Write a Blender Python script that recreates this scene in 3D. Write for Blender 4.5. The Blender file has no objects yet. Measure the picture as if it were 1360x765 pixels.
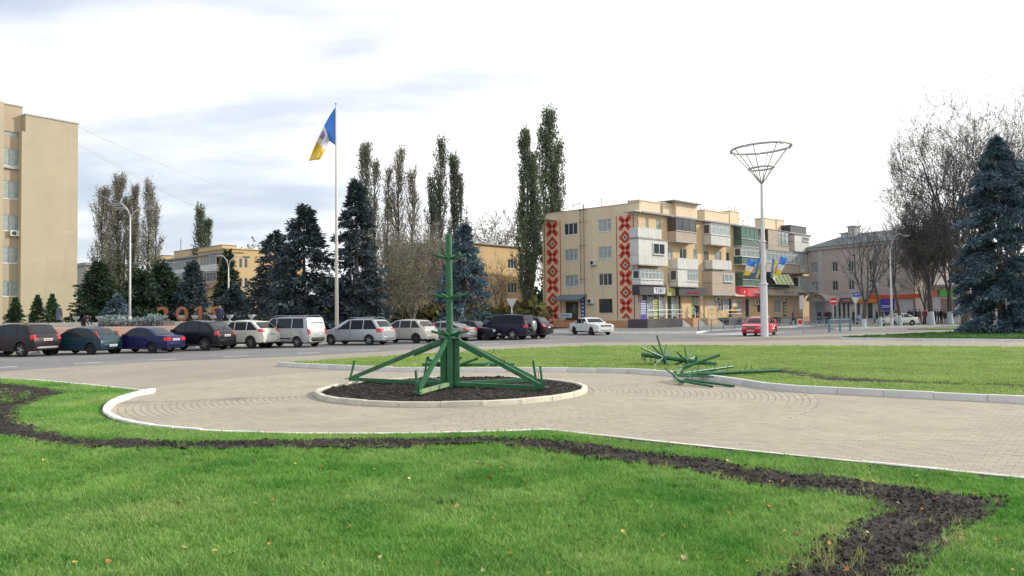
import bpy, bmesh, math, random
import numpy as np
from mathutils import Vector, Matrix, noise
from mathutils.geometry import tessellate_polygon
R = math.radians
rng = np.random.default_rng(7)
random.seed(7)
S = bpy.context.scene
COL = S.collection

# ---------------------------------------------------------------- camera
FPX = 1060.0
PITCH = math.atan(31.5 / FPX)
ROLL = R(0.57)
EYE = Vector((0, 0, 2.0))
Fv = Vector((0, math.cos(PITCH), math.sin(PITCH)))
U0 = Vector((0, -math.sin(PITCH), math.cos(PITCH)))
R0 = Vector((1, 0, 0))
Rv = R0 * math.cos(ROLL) - U0 * math.sin(ROLL)
Uv = U0 * math.cos(ROLL) + R0 * math.sin(ROLL)
cam = bpy.data.cameras.new('camera')
cam.sensor_width = 36.0
cam.lens = 36.0 * FPX / 1360.0
cam.clip_start = 0.1
cam.clip_end = 4000
camo = bpy.data.objects.new('camera', cam)
COL.objects.link(camo)
M3 = Matrix((Rv, Uv, -Fv)).transposed()
camo.matrix_world = Matrix.Translation(EYE) @ M3.to_4x4()
S.camera = camo

# ---------------------------------------------------------------- sky, sun, exposure
SUN_AZ = 76.0      # degrees to the right of the view direction (+Y)
SUN_EL = 25.0
S.view_settings.view_transform = 'Standard'
S.view_settings.look = 'None'
S.view_settings.gamma = 1
S.view_settings.exposure = 0.10
W = bpy.data.worlds.new('World')
S.world = W
W.use_nodes = True
nt = W.node_tree
for n in list(nt.nodes): nt.nodes.remove(n)
def N(t, typ, **k):
    n = t.nodes.new(typ)
    for a, b in k.items():
        setattr(n, a, b)
    return n
out = N(nt, 'ShaderNodeOutputWorld')
sky = N(nt, 'ShaderNodeTexSky', sky_type='NISHITA', sun_disc=False, sun_elevation=R(SUN_EL), sun_rotation=R(SUN_AZ), altitude=100, air_density=1.0, dust_density=1.5, ozone_density=1.0)
tc = N(nt, 'ShaderNodeTexCoord')
sep = N(nt, 'ShaderNodeSeparateXYZ')
nt.links.new(tc.outputs['Generated'], sep.inputs[0])
zz = N(nt, 'ShaderNodeMath', operation='MAXIMUM'); zz.inputs[1].default_value = 0.0
nt.links.new(sep.outputs['Z'], zz.inputs[0])
za = N(nt, 'ShaderNodeMath', operation='ADD'); za.inputs[1].default_value = 0.22
nt.links.new(zz.outputs[0], za.inputs[0])
dv = N(nt, 'ShaderNodeVectorMath', operation='DIVIDE')
cb = N(nt, 'ShaderNodeCombineXYZ')
for i in range(3): nt.links.new(za.outputs[0], cb.inputs[i])
nt.links.new(tc.outputs['Generated'], dv.inputs[0]); nt.links.new(cb.outputs[0], dv.inputs[1])
mp = N(nt, 'ShaderNodeMapping')
mp.inputs['Scale'].default_value = (0.9, 1.1, 1.0)
mp.inputs['Location'].default_value = (3.3, 1.2, 0.0)
nt.links.new(dv.outputs[0], mp.inputs[0])
cn = N(nt, 'ShaderNodeTexNoise'); cn.inputs['Scale'].default_value = 0.95; cn.inputs['Detail'].default_value = 7; cn.inputs['Roughness'].default_value = 0.5; cn.inputs['Distortion'].default_value = 0.25
nt.links.new(mp.outputs[0], cn.inputs['Vector'])
# the cloud deck thins out towards the left (west) of the view
bias = N(nt, 'ShaderNodeMapRange'); bias.inputs['From Min'].default_value = -0.62; bias.inputs['From Max'].default_value = 0.25
bias.inputs['To Min'].default_value = -0.15; bias.inputs['To Max'].default_value = 0.20
nt.links.new(sep.outputs['X'], bias.inputs['Value'])
ad = N(nt, 'ShaderNodeMath', operation='ADD')
nt.links.new(cn.outputs['Fac'], ad.inputs[0]); nt.links.new(bias.outputs[0], ad.inputs[1])
cr = N(nt, 'ShaderNodeMapRange', interpolation_type='SMOOTHSTEP')
cr.inputs['From Min'].default_value = 0.30; cr.inputs['From Max'].default_value = 0.62
nt.links.new(ad.outputs[0], cr.inputs['Value'])
# second noise: lavender-grey undersides
cn2 = N(nt, 'ShaderNodeTexNoise'); cn2.inputs['Scale'].default_value = 1.3; cn2.inputs['Detail'].default_value = 5
mp2 = N(nt, 'ShaderNodeMapping'); mp2.inputs['Location'].default_value = (8.1, 4.4, 0); mp2.inputs['Scale'].default_value = (0.9, 1.9, 1)
nt.links.new(dv.outputs[0], mp2.inputs[0]); nt.links.new(mp2.outputs[0], cn2.inputs['Vector'])
sb = N(nt, 'ShaderNodeMath', operation='SUBTRACT')
nt.links.new(cn2.outputs['Fac'], sb.inputs[0]); nt.links.new(bias.outputs[0], sb.inputs[1])
cr2 = N(nt, 'ShaderNodeMapRange', interpolation_type='SMOOTHSTEP')
cr2.inputs['From Min'].default_value = 0.42; cr2.inputs['From Max'].default_value = 0.72
nt.links.new(sb.outputs[0], cr2.inputs['Value'])
cc = N(nt, 'ShaderNodeMix', data_type='RGBA')
cc.inputs['A'].default_value = (1.26, 1.26, 1.24, 1)
cc.inputs['B'].default_value = (0.73, 0.79, 0.94, 1)
nt.links.new(cr2.outputs[0], cc.inputs['Factor'])
bsky = N(nt, 'ShaderNodeBackground'); bsky.inputs['Strength'].default_value = 0.15
nt.links.new(sky.outputs[0], bsky.inputs['Color'])
bcl = N(nt, 'ShaderNodeBackground'); bcl.inputs['Strength'].default_value = 1.0
nt.links.new(cc.outputs['Result'], bcl.inputs['Color'])
ms = N(nt, 'ShaderNodeMixShader')
fm = N(nt, 'ShaderNodeMapRange'); fm.inputs['To Min'].default_value = 0.55; fm.inputs['To Max'].default_value = 1.0
nt.links.new(cr.outputs[0], fm.inputs['Value'])
nt.links.new(fm.outputs[0], ms.inputs[0]); nt.links.new(bsky.outputs[0], ms.inputs[1]); nt.links.new(bcl.outputs[0], ms.inputs[2])
nt.links.new(ms.outputs[0], out.inputs[0])
sl = bpy.data.lights.new('sun', 'SUN'); sl.energy = 3.4; sl.angle = R(1.5); sl.color = (1.0, 0.93, 0.80)
so = bpy.data.objects.new('sun', sl); COL.objects.link(so)
sd = Vector((math.sin(R(SUN_AZ)) * math.cos(R(SUN_EL)), math.cos(R(SUN_AZ)) * math.cos(R(SUN_EL)), math.sin(R(SUN_EL))))
so.rotation_euler = sd.to_track_quat('Z', 'Y').to_euler()
so.location = sd * 50
try:
    W.cycles.sampling_method = 'MANUAL'; W.cycles.sample_map_resolution = 512
except Exception: pass
S.cycles.max_bounces = 6; S.cycles.transparent_max_bounces = 6

# ---------------------------------------------------------------- pixel -> world helpers (surveying the place)
def ray(px, py):
    return Fv * FPX + Rv * (px - 680.0) + Uv * (382.5 - py)
def G(px, py, z=0.0):
    d = ray(px, py); t = (z - EYE.z) / d.z
    p = EYE + d * t
    return Vector((p.x, p.y, z))
def PT(px, py, Y):
    d = ray(px, py); return EYE + d * (Y / d.y)
def GX(px, Y, z=0.0):
    "ground point seen in column px at depth Y"
    py = 410.0
    for _ in range(4):
        p = PT(px, py, Y)
        py += (p.z - z) * FPX / Y
    p = PT(px, py, Y)
    return Vector((p.x, p.y, z))

# ---------------------------------------------------------------- materials
MATS = {}
def mat(name, col, rough=0.7, metal=0.0, var=0.0, scale=3.0, bump=0.0, bscale=40.0, spec=0.5, coat=0.0, var2=0.0, island=0.0, col2=None, sheen=0.0, trans=0.0):
    if name in MATS: return MATS[name]
    m = bpy.data.materials.new(name); m.use_nodes = True
    t = m.node_tree; b = t.nodes['Principled BSDF']
    b.inputs['Base Color'].default_value = (*col, 1)
    b.inputs['Roughness'].default_value = rough
    b.inputs['Metallic'].default_value = metal
    b.inputs['Specular IOR Level'].default_value = spec
    if coat: b.inputs['Coat Weight'].default_value = coat; b.inputs['Coat Roughness'].default_value = 0.06
    last = None
    co = N(t, 'ShaderNodeTexCoord')
    if var or col2:
        n1 = N(t, 'ShaderNodeTexNoise'); n1.inputs['Scale'].default_value = scale; n1.inputs['Detail'].default_value = 6; n1.inputs['Roughness'].default_value = 0.62
        t.links.new(co.outputs['Object'], n1.inputs['Vector'])
        r1 = N(t, 'ShaderNodeMapRange'); r1.inputs['From Min'].default_value = 0.3; r1.inputs['From Max'].default_value = 0.7
        t.links.new(n1.outputs['Fac'], r1.inputs['Value'])
        mx = N(t, 'ShaderNodeMix', data_type='RGBA')
        v = var or 0.0
        mx.inputs['A'].default_value = (*[c * (1 - v) for c in col], 1)
        mx.inputs['B'].default_value = (*(col2 if col2 else [min(1, c * (1 + v)) for c in col]), 1)
        t.links.new(r1.outputs[0], mx.inputs['Factor'])
        last = mx.outputs['Result']
    if island:
        ge = N(t, 'ShaderNodeNewGeometry')
        hs = N(t, 'ShaderNodeHueSaturation')
        mr = N(t, 'ShaderNodeMapRange'); mr.inputs['To Min'].default_value = 1 - island; mr.inputs['To Max'].default_value = 1 + island
        t.links.new(ge.outputs['Random Per Island'], mr.inputs['Value'])
        t.links.new(mr.outputs[0], hs.inputs['Value'])
        if last: t.links.new(last, hs.inputs['Color'])
        else: hs.inputs['Color'].default_value = (*col, 1)
        last = hs.outputs[0]
    if var2:
        oi = N(t, 'ShaderNodeObjectInfo'); hs = N(t, 'ShaderNodeHueSaturation')
        mr = N(t, 'ShaderNodeMapRange'); mr.inputs['To Min'].default_value = 1 - var2; mr.inputs['To Max'].default_value = 1 + var2
        t.links.new(oi.outputs['Random'], mr.inputs['Value']); t.links.new(mr.outputs[0], hs.inputs['Value'])
        if last: t.links.new(last, hs.inputs['Color'])
        else: hs.inputs['Color'].default_value = (*col, 1)
        last = hs.outputs[0]
    if last: t.links.new(last, b.inputs['Base Color'])
    if bump:
        n2 = N(t, 'ShaderNodeTexNoise'); n2.inputs['Scale'].default_value = bscale; n2.inputs['Detail'].default_value = 5
        t.links.new(co.outputs['Object'], n2.inputs['Vector'])
        bp = N(t, 'ShaderNodeBump'); bp.inputs['Strength'].default_value = bump; bp.inputs['Distance'].default_value = 0.02
        t.links.new(n2.outputs['Fac'], bp.inputs['Height']); t.links.new(bp.outputs[0], b.inputs['Normal'])
    MATS[name] = m
    return m

def leafmat(name, col, isl=0.45, col2=None, scale=0.6, transl=0.25):
    "foliage: diffuse + translucent, clump and per-leaf variation"
    if name in MATS: return MATS[name]
    m = bpy.data.materials.new(name); m.use_nodes = True
    t = m.node_tree; b = t.nodes['Principled BSDF']; o = t.nodes['Material Output']
    co = N(t, 'ShaderNodeTexCoord'); n1 = N(t, 'ShaderNodeTexNoise'); n1.inputs['Scale'].default_value = scale; n1.inputs['Detail'].default_value = 4
    t.links.new(co.outputs['Object'], n1.inputs['Vector'])
    r1 = N(t, 'ShaderNodeMapRange'); r1.inputs['From Min'].default_value = 0.36; r1.inputs['From Max'].default_value = 0.64
    t.links.new(n1.outputs['Fac'], r1.inputs['Value'])
    mx = N(t, 'ShaderNodeMix', data_type='RGBA'); mx.inputs['A'].default_value = (*[c * 0.75 for c in col], 1); mx.inputs['B'].default_value = (*(col2 or [c * 1.3 for c in col]), 1)
    t.links.new(r1.outputs[0], mx.inputs['Factor'])
    ge = N(t, 'ShaderNodeNewGeometry'); hs = N(t, 'ShaderNodeHueSaturation')
    mr = N(t, 'ShaderNodeMapRange'); mr.inputs['To Min'].default_value = 1 - isl; mr.inputs['To Max'].default_value = 1 + isl
    t.links.new(ge.outputs['Random Per Island'], mr.inputs['Value']); t.links.new(mr.outputs[0], hs.inputs['Value']); t.links.new(mx.outputs['Result'], hs.inputs['Color'])
    t.links.new(hs.outputs[0], b.inputs['Base Color']); b.inputs['Roughness'].default_value = 0.65; b.inputs['Specular IOR Level'].default_value = 0.3
    tr = N(t, 'ShaderNodeBsdfTranslucent'); t.links.new(hs.outputs[0], tr.inputs['Color'])
    ms = N(t, 'ShaderNodeMixShader'); ms.inputs[0].default_value = transl
    t.links.new(b.outputs[0], ms.inputs[1]); t.links.new(tr.outputs[0], ms.inputs[2]); t.links.new(ms.outputs[0], o.inputs['Surface'])
    MATS[name] = m
    return m

def wear(m, col, scale=(8, 8, 8), lo=0.6, hi=0.75, amt=0.6, det=8):
    "stains, rust or dirt with a shape of their own, laid over a material's own colour"
    t = m.node_tree; b = t.nodes['Principled BSDF']; inp = b.inputs['Base Color']
    co = N(t, 'ShaderNodeTexCoord'); mpn = N(t, 'ShaderNodeMapping'); mpn.inputs['Scale'].default_value = scale
    n1 = N(t, 'ShaderNodeTexNoise'); n1.inputs['Scale'].default_value = 1.0; n1.inputs['Detail'].default_value = det; n1.inputs['Roughness'].default_value = 0.6
    t.links.new(co.outputs['Object'], mpn.inputs[0]); t.links.new(mpn.outputs[0], n1.inputs['Vector'])
    mr = N(t, 'ShaderNodeMapRange'); mr.inputs['From Min'].default_value = lo; mr.inputs['From Max'].default_value = hi; mr.inputs['To Max'].default_value = amt
    t.links.new(n1.outputs['Fac'], mr.inputs['Value'])
    mx = N(t, 'ShaderNodeMix', data_type='RGBA'); mx.inputs['B'].default_value = (*col, 1)
    t.links.new(mr.outputs[0], mx.inputs['Factor'])
    if inp.is_linked: t.links.new(inp.links[0].from_socket, mx.inputs['A'])
    else: mx.inputs['A'].default_value = inp.default_value
    t.links.new(mx.outputs['Result'], inp); return m

# ---------------------------------------------------------------- mesh builder
def frame_from(d):
    d = Vector(d).normalized()
    up = Vector((0, 0, 1)) if abs(d.z) < 0.9 else Vector((1, 0, 0))
    a = d.cross(up).normalized(); b = a.cross(d).normalized()
    return a, b
class MB:
    def __init__(s): s.v = []; s.f = []; s.m = []
    def add(s, vs, fs, mi=0):
        o = len(s.v); s.v.extend([tuple(p) for p in vs]); s.f.extend([tuple(i + o for i in f) for f in fs]); s.m.extend([mi] * len(fs)); return s
    def box(s, x0, x1, y0, y1, z0, z1, mi=0):
        return s.add([(x0,y0,z0),(x1,y0,z0),(x1,y1,z0),(x0,y1,z0),(x0,y0,z1),(x1,y0,z1),(x1,y1,z1),(x0,y1,z1)],
                     [(0,3,2,1),(4,5,6,7),(0,1,5,4),(1,2,6,5),(2,3,7,6),(3,0,4,7)], mi)
    def cbox(s, x0, x1, y0, y1, z0, z1, c=0.01, mi=0):
        "box with chamfered edges"
        vs = []; 
        for (X, sx) in ((x0, 1), (x1, -1)):
            for (Y, sy) in ((y0, 1), (y1, -1)):
                for (Z, sz) in ((z0, 1), (z1, -1)):
                    vs += [(X, Y + sy*c, Z + sz*c), (X + sx*c, Y, Z + sz*c), (X + sx*c, Y + sy*c, Z)]
        bm = bmesh.new()
        for p in vs: bm.verts.new(p)
        r = bmesh.ops.convex_hull(bm, input=bm.verts)
        bmesh.ops.dissolve_limit(bm, angle_limit=0.02, verts=bm.verts, edges=bm.edges)
        bm.verts.index_update(); bm.verts.ensure_lookup_table()
        s.add([v.co[:] for v in bm.verts], [[v.index for v in f.verts] for f in bm.faces], mi); bm.free(); return s
    def beam(s, p, q, w, h, mi=0, up=None):
        p = Vector(p); q = Vector(q); d = (q - p).normalized()
        a, b = frame_from(d)
        a = a * w / 2; b = b * h / 2
        vs = [p-a-b, p+a-b, p+a+b, p-a+b, q-a-b, q+a-b, q+a+b, q-a+b]
        return s.add(vs, [(0,1,2,3),(7,6,5,4),(1,0,4,5),(2,1,5,6),(3,2,6,7),(0,3,7,4)], mi)
    def tube(s, pts, rad, n=8, cap=True, mi=0):
        pts = [Vector(p) for p in pts]
        if not hasattr(rad, '__len__'): rad = [rad] * len(pts)
        vs = []; fs = []; a = b = None
        for i, p in enumerate(pts):
            d = (pts[min(i+1, len(pts)-1)] - pts[max(i-1, 0)]).normalized()
            if a is None: a, b = frame_from(d)
            else:
                a = (a - d * a.dot(d)).normalized(); b = d.cross(a) * -1
                b = a.cross(d).normalized()
            for k in range(n):
                t = 2*math.pi*k/n; vs.append(p + (a*math.cos(t) + b*math.sin(t)) * rad[i])
        for i in range(len(pts)-1):
            for k in range(n):
                k2 = (k+1) % n; fs.append((i*n+k, i*n+k2, (i+1)*n+k2, (i+1)*n+k))
        if cap:
            fs.append(tuple(range(n))[::-1]); fs.append(tuple((len(pts)-1)*n + k for k in range(n)))
        return s.add(vs, fs, mi)
    def lathe(s, prof, n=16, c=(0,0,0), mi=0, axis='z', cap=True):
        vs = []; fs = []
        for (r, z) in prof:
            for k in range(n):
                t = 2*math.pi*k/n
                if axis == 'z': vs.append((c[0]+r*math.cos(t), c[1]+r*math.sin(t), c[2]+z))
                else: vs.append((c[0]+r*math.cos(t), c[1]+z, c[2]+r*math.sin(t)))
        for i in range(len(prof)-1):
            for k in range(n):
                k2 = (k+1) % n; fs.append((i*n+k, i*n+k2, (i+1)*n+k2, (i+1)*n+k))
        if cap: fs.append(tuple(range(n))[::-1]); fs.append(tuple((len(prof)-1)*n+k for k in range(n)))
        return s.add(vs, fs, mi)
    def prism(s, poly, z0, z1, mi=0):
        "vertical prism over a 2-D outline"
        n = len(poly)
        ar = sum(poly[i][0]*poly[(i+1)%n][1]-poly[(i+1)%n][0]*poly[i][1] for i in range(n))
        if ar < 0: poly = poly[::-1]
        vs = [(p[0], p[1], z0) for p in poly] + [(p[0], p[1], z1) for p in poly]
        tri = tessellate_polygon([[Vector((p[0], p[1], 0)) for p in poly]])
        fs = []
        for t in tri:
            a, b, c = t
            cr_ = (poly[b][0]-poly[a][0])*(poly[c][1]-poly[a][1])-(poly[b][1]-poly[a][1])*(poly[c][0]-poly[a][0])
            if cr_ < 0: t = (a, c, b)
            fs.append(tuple(i+n for i in t)); 
            if z1 > z0: fs.append((t[2], t[1], t[0]))
        if z1 > z0:
            for i in range(n): j = (i+1) % n; fs.append((i, j, j+n, i+n))
        else: vs = vs
        return s.add(vs, fs, mi)
    def build(s, name, m, parent=None, smooth=False, label=None, link=True, ang=None):
        me = bpy.data.meshes.new(name)
        me.from_pydata(s.v, [], s.f)
        ms = m if isinstance(m, (list, tuple)) else [m]
        for q in ms: me.materials.append(q)
        if len(ms) > 1: me.polygons.foreach_set('material_index', s.m)
        if smooth:
            me.polygons.foreach_set('use_smooth', [True]*len(me.polygons))
            if ang is not None: me.set_sharp_from_angle(angle=R(ang))
        me.update()
        o = bpy.data.objects.new(name, me)
        if link: COL.objects.link(o)
        if parent: o.parent = parent
        if label: o['label'] = label
        return o
def npmesh(name, v, f, m, parent=None, smooth=False, mi=None):
    "v (n,3) f (k,3 or 4) numpy"
    me = bpy.data.meshes.new(name)
    v = np.asarray(v, np.float32); f = np.asarray(f, np.int32); k = f.shape[1]
    me.vertices.add(len(v)); me.vertices.foreach_set('co', v.ravel())
    me.loops.add(f.size); me.loops.foreach_set('vertex_index', f.ravel())
    me.polygons.add(len(f)); me.polygons.foreach_set('loop_start', np.arange(0, f.size, k, dtype=np.int32))
    try: me.polygons.foreach_set('loop_total', np.full(len(f), k, np.int32))
    except Exception: pass
    if smooth: me.polygons.foreach_set('use_smooth', np.ones(len(f), bool))
    ms = m if isinstance(m, (list, tuple)) else [m]
    for q in ms: me.materials.append(q)
    if mi is not None: me.polygons.foreach_set('material_index', np.asarray(mi, np.int32))
    me.update(calc_edges=True); me.validate()
    if smooth: me.shade_smooth()
    else: me.shade_flat()
    o = bpy.data.objects.new(name, me); COL.objects.link(o)
    if parent: o.parent = parent
    return o
def tag(o, label=None, cat=None, group=None, kind=None):
    if label: o['label'] = label
    if cat: o['category'] = cat
    if group: o['group'] = group
    if kind: o['kind'] = kind
    return o
def thing(name, label, cat, loc=(0,0,0), rz=0.0, group=None, kind=None):
    o = bpy.data.objects.new(name, None); o.empty_display_size = 0.3
    COL.objects.link(o); o.location = loc; o.rotation_euler = (0, 0, rz)
    return tag(o, label, cat, group, kind)
def kids(o): return [c for c in bpy.data.objects if c.parent == o]
def copy_tree(o, loc=None, rz=None, label=None, group=None, scale=None, parent=None):
    ch = list(o.children)
    c = o.copy(); COL.objects.link(c)
    if parent: c.parent = parent
    if loc is not None: c.location = loc
    if rz is not None: c.rotation_euler = (0, 0, rz)
    if scale is not None: c.scale = scale
    if label: c['label'] = label
    if group: c['group'] = group
    for k in ch: copy_tree(k, parent=c)
    return c
def share(o, name=None, parent=None, loc=None, rot=None, scale=None):
    c = o.copy(); COL.objects.link(c)
    if parent: c.parent = parent
    if loc is not None: c.location = loc
    if rot is not None: c.rotation_euler = rot
    if scale is not None: c.scale = scale
    return c
def text_mesh(txt, size, extrude=0.01, bevel=0.0):
    cu = bpy.data.curves.new('lettering', 'FONT'); cu.body = txt; cu.size = size; cu.extrude = extrude; cu.bevel_depth = bevel
    cu.align_x = 'CENTER'; cu.align_y = 'CENTER'; cu.resolution_u = 3
    o = bpy.data.objects.new('lettering', cu); COL.objects.link(o)
    dg = bpy.context.evaluated_depsgraph_get(); dg.update()
    me = bpy.data.meshes.new_from_object(o.evaluated_get(dg))
    bpy.data.objects.remove(o)
    return me
def lettering(name, txt, size, m, parent, loc, rot, extrude=0.01, bevel=0.0, fit=None):
    me = text_mesh(txt, size, extrude, bevel)
    if fit:
        xs = [v.co.x for v in me.vertices]; ys = [v.co.y for v in me.vertices]
        if xs:
            kx = fit[0] / max(0.01, max(xs)-min(xs)); ky = fit[1] / max(0.01, max(ys)-min(ys)); cx = (max(xs)+min(xs))/2; cy = (max(ys)+min(ys))/2
            for v in me.vertices: v.co.x = (v.co.x-cx)*kx; v.co.y = (v.co.y-cy)*ky
    me.materials.clear(); me.materials.append(m)
    o = bpy.data.objects.new(name, me); COL.objects.link(o); o.parent = parent; o.location = loc; o.rotation_euler = rot
    return o
# ================================================================ GROUND, ROAD, PAVING
DIRA = R(45.5)
dd = Vector((math.cos(DIRA), math.sin(DIRA), 0)); nn = Vector((-math.sin(DIRA), math.cos(DIRA), 0))
def ab(a, b, z=0.0): p = dd * a + nn * b; return Vector((p.x, p.y, z))
m_asph = mat('asphalt', (0.185, 0.18, 0.185), 0.9, var=0.22, scale=0.25, bump=0.25, bscale=60)
m_base = mat('ground_dust', (0.30, 0.28, 0.25), 0.95, var=0.2, scale=0.1)
def sheet(name, poly, z, m, thick=0.0, label=None):
    o = MB().prism([(p[0], p[1]) for p in poly], z - thick, z, 0).build(name, m)
    o['kind'] = 'structure'
    return o
def ring(R_, z): return [(R_*math.cos(t), R_*math.sin(t)) for t in np.linspace(0, 2*math.pi, 48, endpoint=False)]
sheet('ground', ring(1500, 0), -0.06, m_base)
# asphalt road: everything from the edge of the paving to the kerbs beyond
road_near = [G(-260, 506), G(0, 493), G(206, 480), G(400, 473), G(591, 461.5), G(704, 457), G(840, 453), G(982, 448), G(1127, 443.5), G(1260, 439), G(1500, 433)]
sheet('road', [(p.x, p.y) for p in road_near] + [(150, 170), (20, 230), (-90, 120)], -0.02, m_asph)

# paving sheet (joint sand) with a fine brick pattern for the far part
def brick_mat(name, c1, c2, mortar, sc, rot):
    m = mat(name, c1, 0.9, bump=0.0)
    t = m.node_tree; b = t.nodes['Principled BSDF']
    co = N(t, 'ShaderNodeTexCoord'); mpn = N(t, 'ShaderNodeMapping'); mpn.inputs['Rotation'].default_value = (0, 0, rot)
    t.links.new(co.outputs['Object'], mpn.inputs[0])
    br = N(t, 'ShaderNodeTexBrick'); br.inputs['Scale'].default_value = sc; br.inputs['Mortar Size'].default_value = 0.012
    br.inputs['Brick Width'].default_value = 0.2*1; br.inputs['Row Height'].default_value = 0.14
    br.inputs['Color1'].default_value = (*c1, 1); br.inputs['Color2'].default_value = (*c2, 1); br.inputs['Mortar'].default_value = (*mortar, 1)
    t.links.new(mpn.outputs[0], br.inputs['Vector'])
    n1 = N(t, 'ShaderNodeTexNoise'); n1.inputs['Scale'].default_value = 0.35; n1.inputs['Detail'].default_value = 8; n1.inputs['Roughness'].default_value = 0.65
    t.links.new(co.outputs['Object'], n1.inputs['Vector'])
    hs = N(t, 'ShaderNodeHueSaturation'); mr = N(t, 'ShaderNodeMapRange'); mr.inputs['From Min'].default_value = 0.3; mr.inputs['From Max'].default_value = 0.7; mr.inputs['To Min'].default_value = 0.86; mr.inputs['To Max'].default_value = 1.1
    t.links.new(n1.outputs['Fac'], mr.inputs['Value']); t.links.new(mr.outputs[0], hs.inputs['Value']); t.links.new(br.outputs['Color'], hs.inputs['Color'])
    t.links.new(hs.outputs[0], b.inputs['Base Color'])
    return m
PAVE_C = (0.355, 0.316, 0.250)
kd = (G(1360, 632) - G(730, 569)).normalized()       # direction of the near kerb
KROT = math.atan2(kd.y, kd.x)
m_pave_far = brick_mat('paving_far', (0.352, 0.316, 0.258), (0.315, 0.284, 0.232), (0.25, 0.225, 0.18), 1.0, -KROT)
pave_poly = [(p.x, p.y) for p in [G(-260, 540), G(-260, 506), G(0, 493), G(206, 480), G(400, 473), G(591, 461.5), G(704, 457), G(840, 453), G(982, 448), G(1127, 443.5), G(1260, 439), G(1500, 433)]] + [(60, 30), (30, -4), (9.0, 5.0)]
sheet('paving', pave_poly + [(-20, 8)], -0.010, m_pave_far)

# ---- outlines of the kerbs (near lawn and lawn island)
near_kerb_px = [(-160, 494), (0, 501.5), (40, 503), (110, 509), (185, 516.5), (207, 518.5)]
near_arc_px = [(207, 518.5), (186, 522), (166, 528), (150, 536), (143, 545), (150, 553), (168, 559), (200, 564), (240, 568), (290, 571), (350, 573), (420, 574), (520, 574), (640, 572), (728, 569)]
near_line_px = [(728, 569), (860, 583), (1000, 597), (1180, 615), (1360, 632), (1540, 650)]
KZ = 0.06
nk_g = [G(*p, KZ) for p in near_kerb_px]; na_g = [G(*p, KZ) for p in near_arc_px]; nl_g = [G(*p, KZ) for p in near_line_px]
def resample(pts, step):
    pts = [Vector((p[0], p[1], 0)) for p in pts]
    L = [0]
    for i in range(1, len(pts)): L.append(L[-1] + (pts[i]-pts[i-1]).length)
    n = max(1, round(L[-1]/step)); res = []
    for k in range(n+1):
        t = L[-1]*k/n; i = max(0, min(len(pts)-2, next((j for j in range(len(L)-1) if L[j+1] >= t), len(L)-2)))
        u = (t-L[i])/max(1e-9, L[i+1]-L[i]); res.append(pts[i].lerp(pts[i+1], u))
    return res
def smooth_pts(pts, it=2):
    for _ in range(it):
        q = [pts[0]]
        for i in range(len(pts)-1):
            q.append(pts[i].lerp(pts[i+1], 0.25)); q.append(pts[i].lerp(pts[i+1], 0.75))
        q.append(pts[-1]); pts = q
    return pts
m_kerb = mat('white_painted_kerb', (0.78, 0.77, 0.72), 0.85, var=0.10, scale=5, bump=0.5, bscale=25, var2=0.12)
kerb_n = [0]
def kerb_line(root, pts, step, w=0.11, z0=-0.03, z1=0.12, side=0, m=None, loop=False, taper=None):
    "individual kerb stones along pts; each one its own object; side -1..1 shifts the stone across"
    rs = resample(pts, step)
    for i in range(len(rs)-1):
        a, b = rs[i], rs[i+1]
        d = (b-a); L = d.length; d.normalize(); nrm = Vector((-d.y, d.x, 0))
        g = 0.003
        zz1 = z1 + random.uniform(-0.006, 0.006)
        if taper and i == taper: zz1 -= 0.03
        c = (a+b)/2 + nrm*side*w/2
        mb = MB().cbox(-L/2+g, L/2-g, -w/2, w/2, z0, zz1, 0.012)
        o = mb.build('kerb_stone', m or m_kerb, root)
        o.location = c + nrm*random.uniform(-0.004, 0.004); o.rotation_euler = (0, 0, math.atan2(d.y, d.x)+random.uniform(-0.003, 0.003))
        kerb_n[0] += 1
near_kerb = thing('lawn_kerb', None, None, kind='structure')
kerb_line(near_kerb, nk_g, 1.0, side=-1, z1=0.06, w=0.08)
arc_s = smooth_pts(na_g, 2)
qs_ = [0, 20, 24, 27, 30, 33, 36, len(arc_s)-1]
for (i0_, i1_), zz_, ww_ in zip(zip(qs_[:-1], qs_[1:]), (.115, .11, .105, .095, .085, .075, .06), (.12, .115, .11, .105, .10, .09, .08)): kerb_line(near_kerb, arc_s[i0_:i1_+1], 0.62, w=ww_, side=-1, z1=zz_)
kerb_line(near_kerb, nl_g, 1.0, w=0.07, side=-1, z1=0.06)

isl_front_px = [(367, 486), (420, 489), (520, 493.5), (610, 494.5), (700, 494), (780, 494.5), (840, 496), (898, 500), (940, 505), (982, 511), (1033, 519.5), (1062, 520.5), (1160, 526), (1360, 536), (1560, 546)]
isl_back_px = [(1560, 466), (1360, 463), (1200, 461.8), (1040, 461), (900, 460.5), (800, 461), (760, 462), (700, 464.5), (600, 470), (500, 476), (430, 481), (367, 486)]
ifr = [G(*p) for p in isl_front_px]; ibk = [G(*p) for p in isl_back_px]
isl_kerb = thing('island_kerb', None, None, kind='structure')
kerb_line(isl_kerb, ifr, 1.0, w=0.15, side=1, z1=0.15, m=mat('grey_white_kerb', (0.62, 0.62, 0.61), 0.85, var=0.10, scale=4, bump=0.4, bscale=25, var2=0.08))
kerb_line(isl_kerb, ibk, 2.0, w=0.12, side=1, z1=0.07, m=mat('grey_white_kerb', (0,0,0)))

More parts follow.
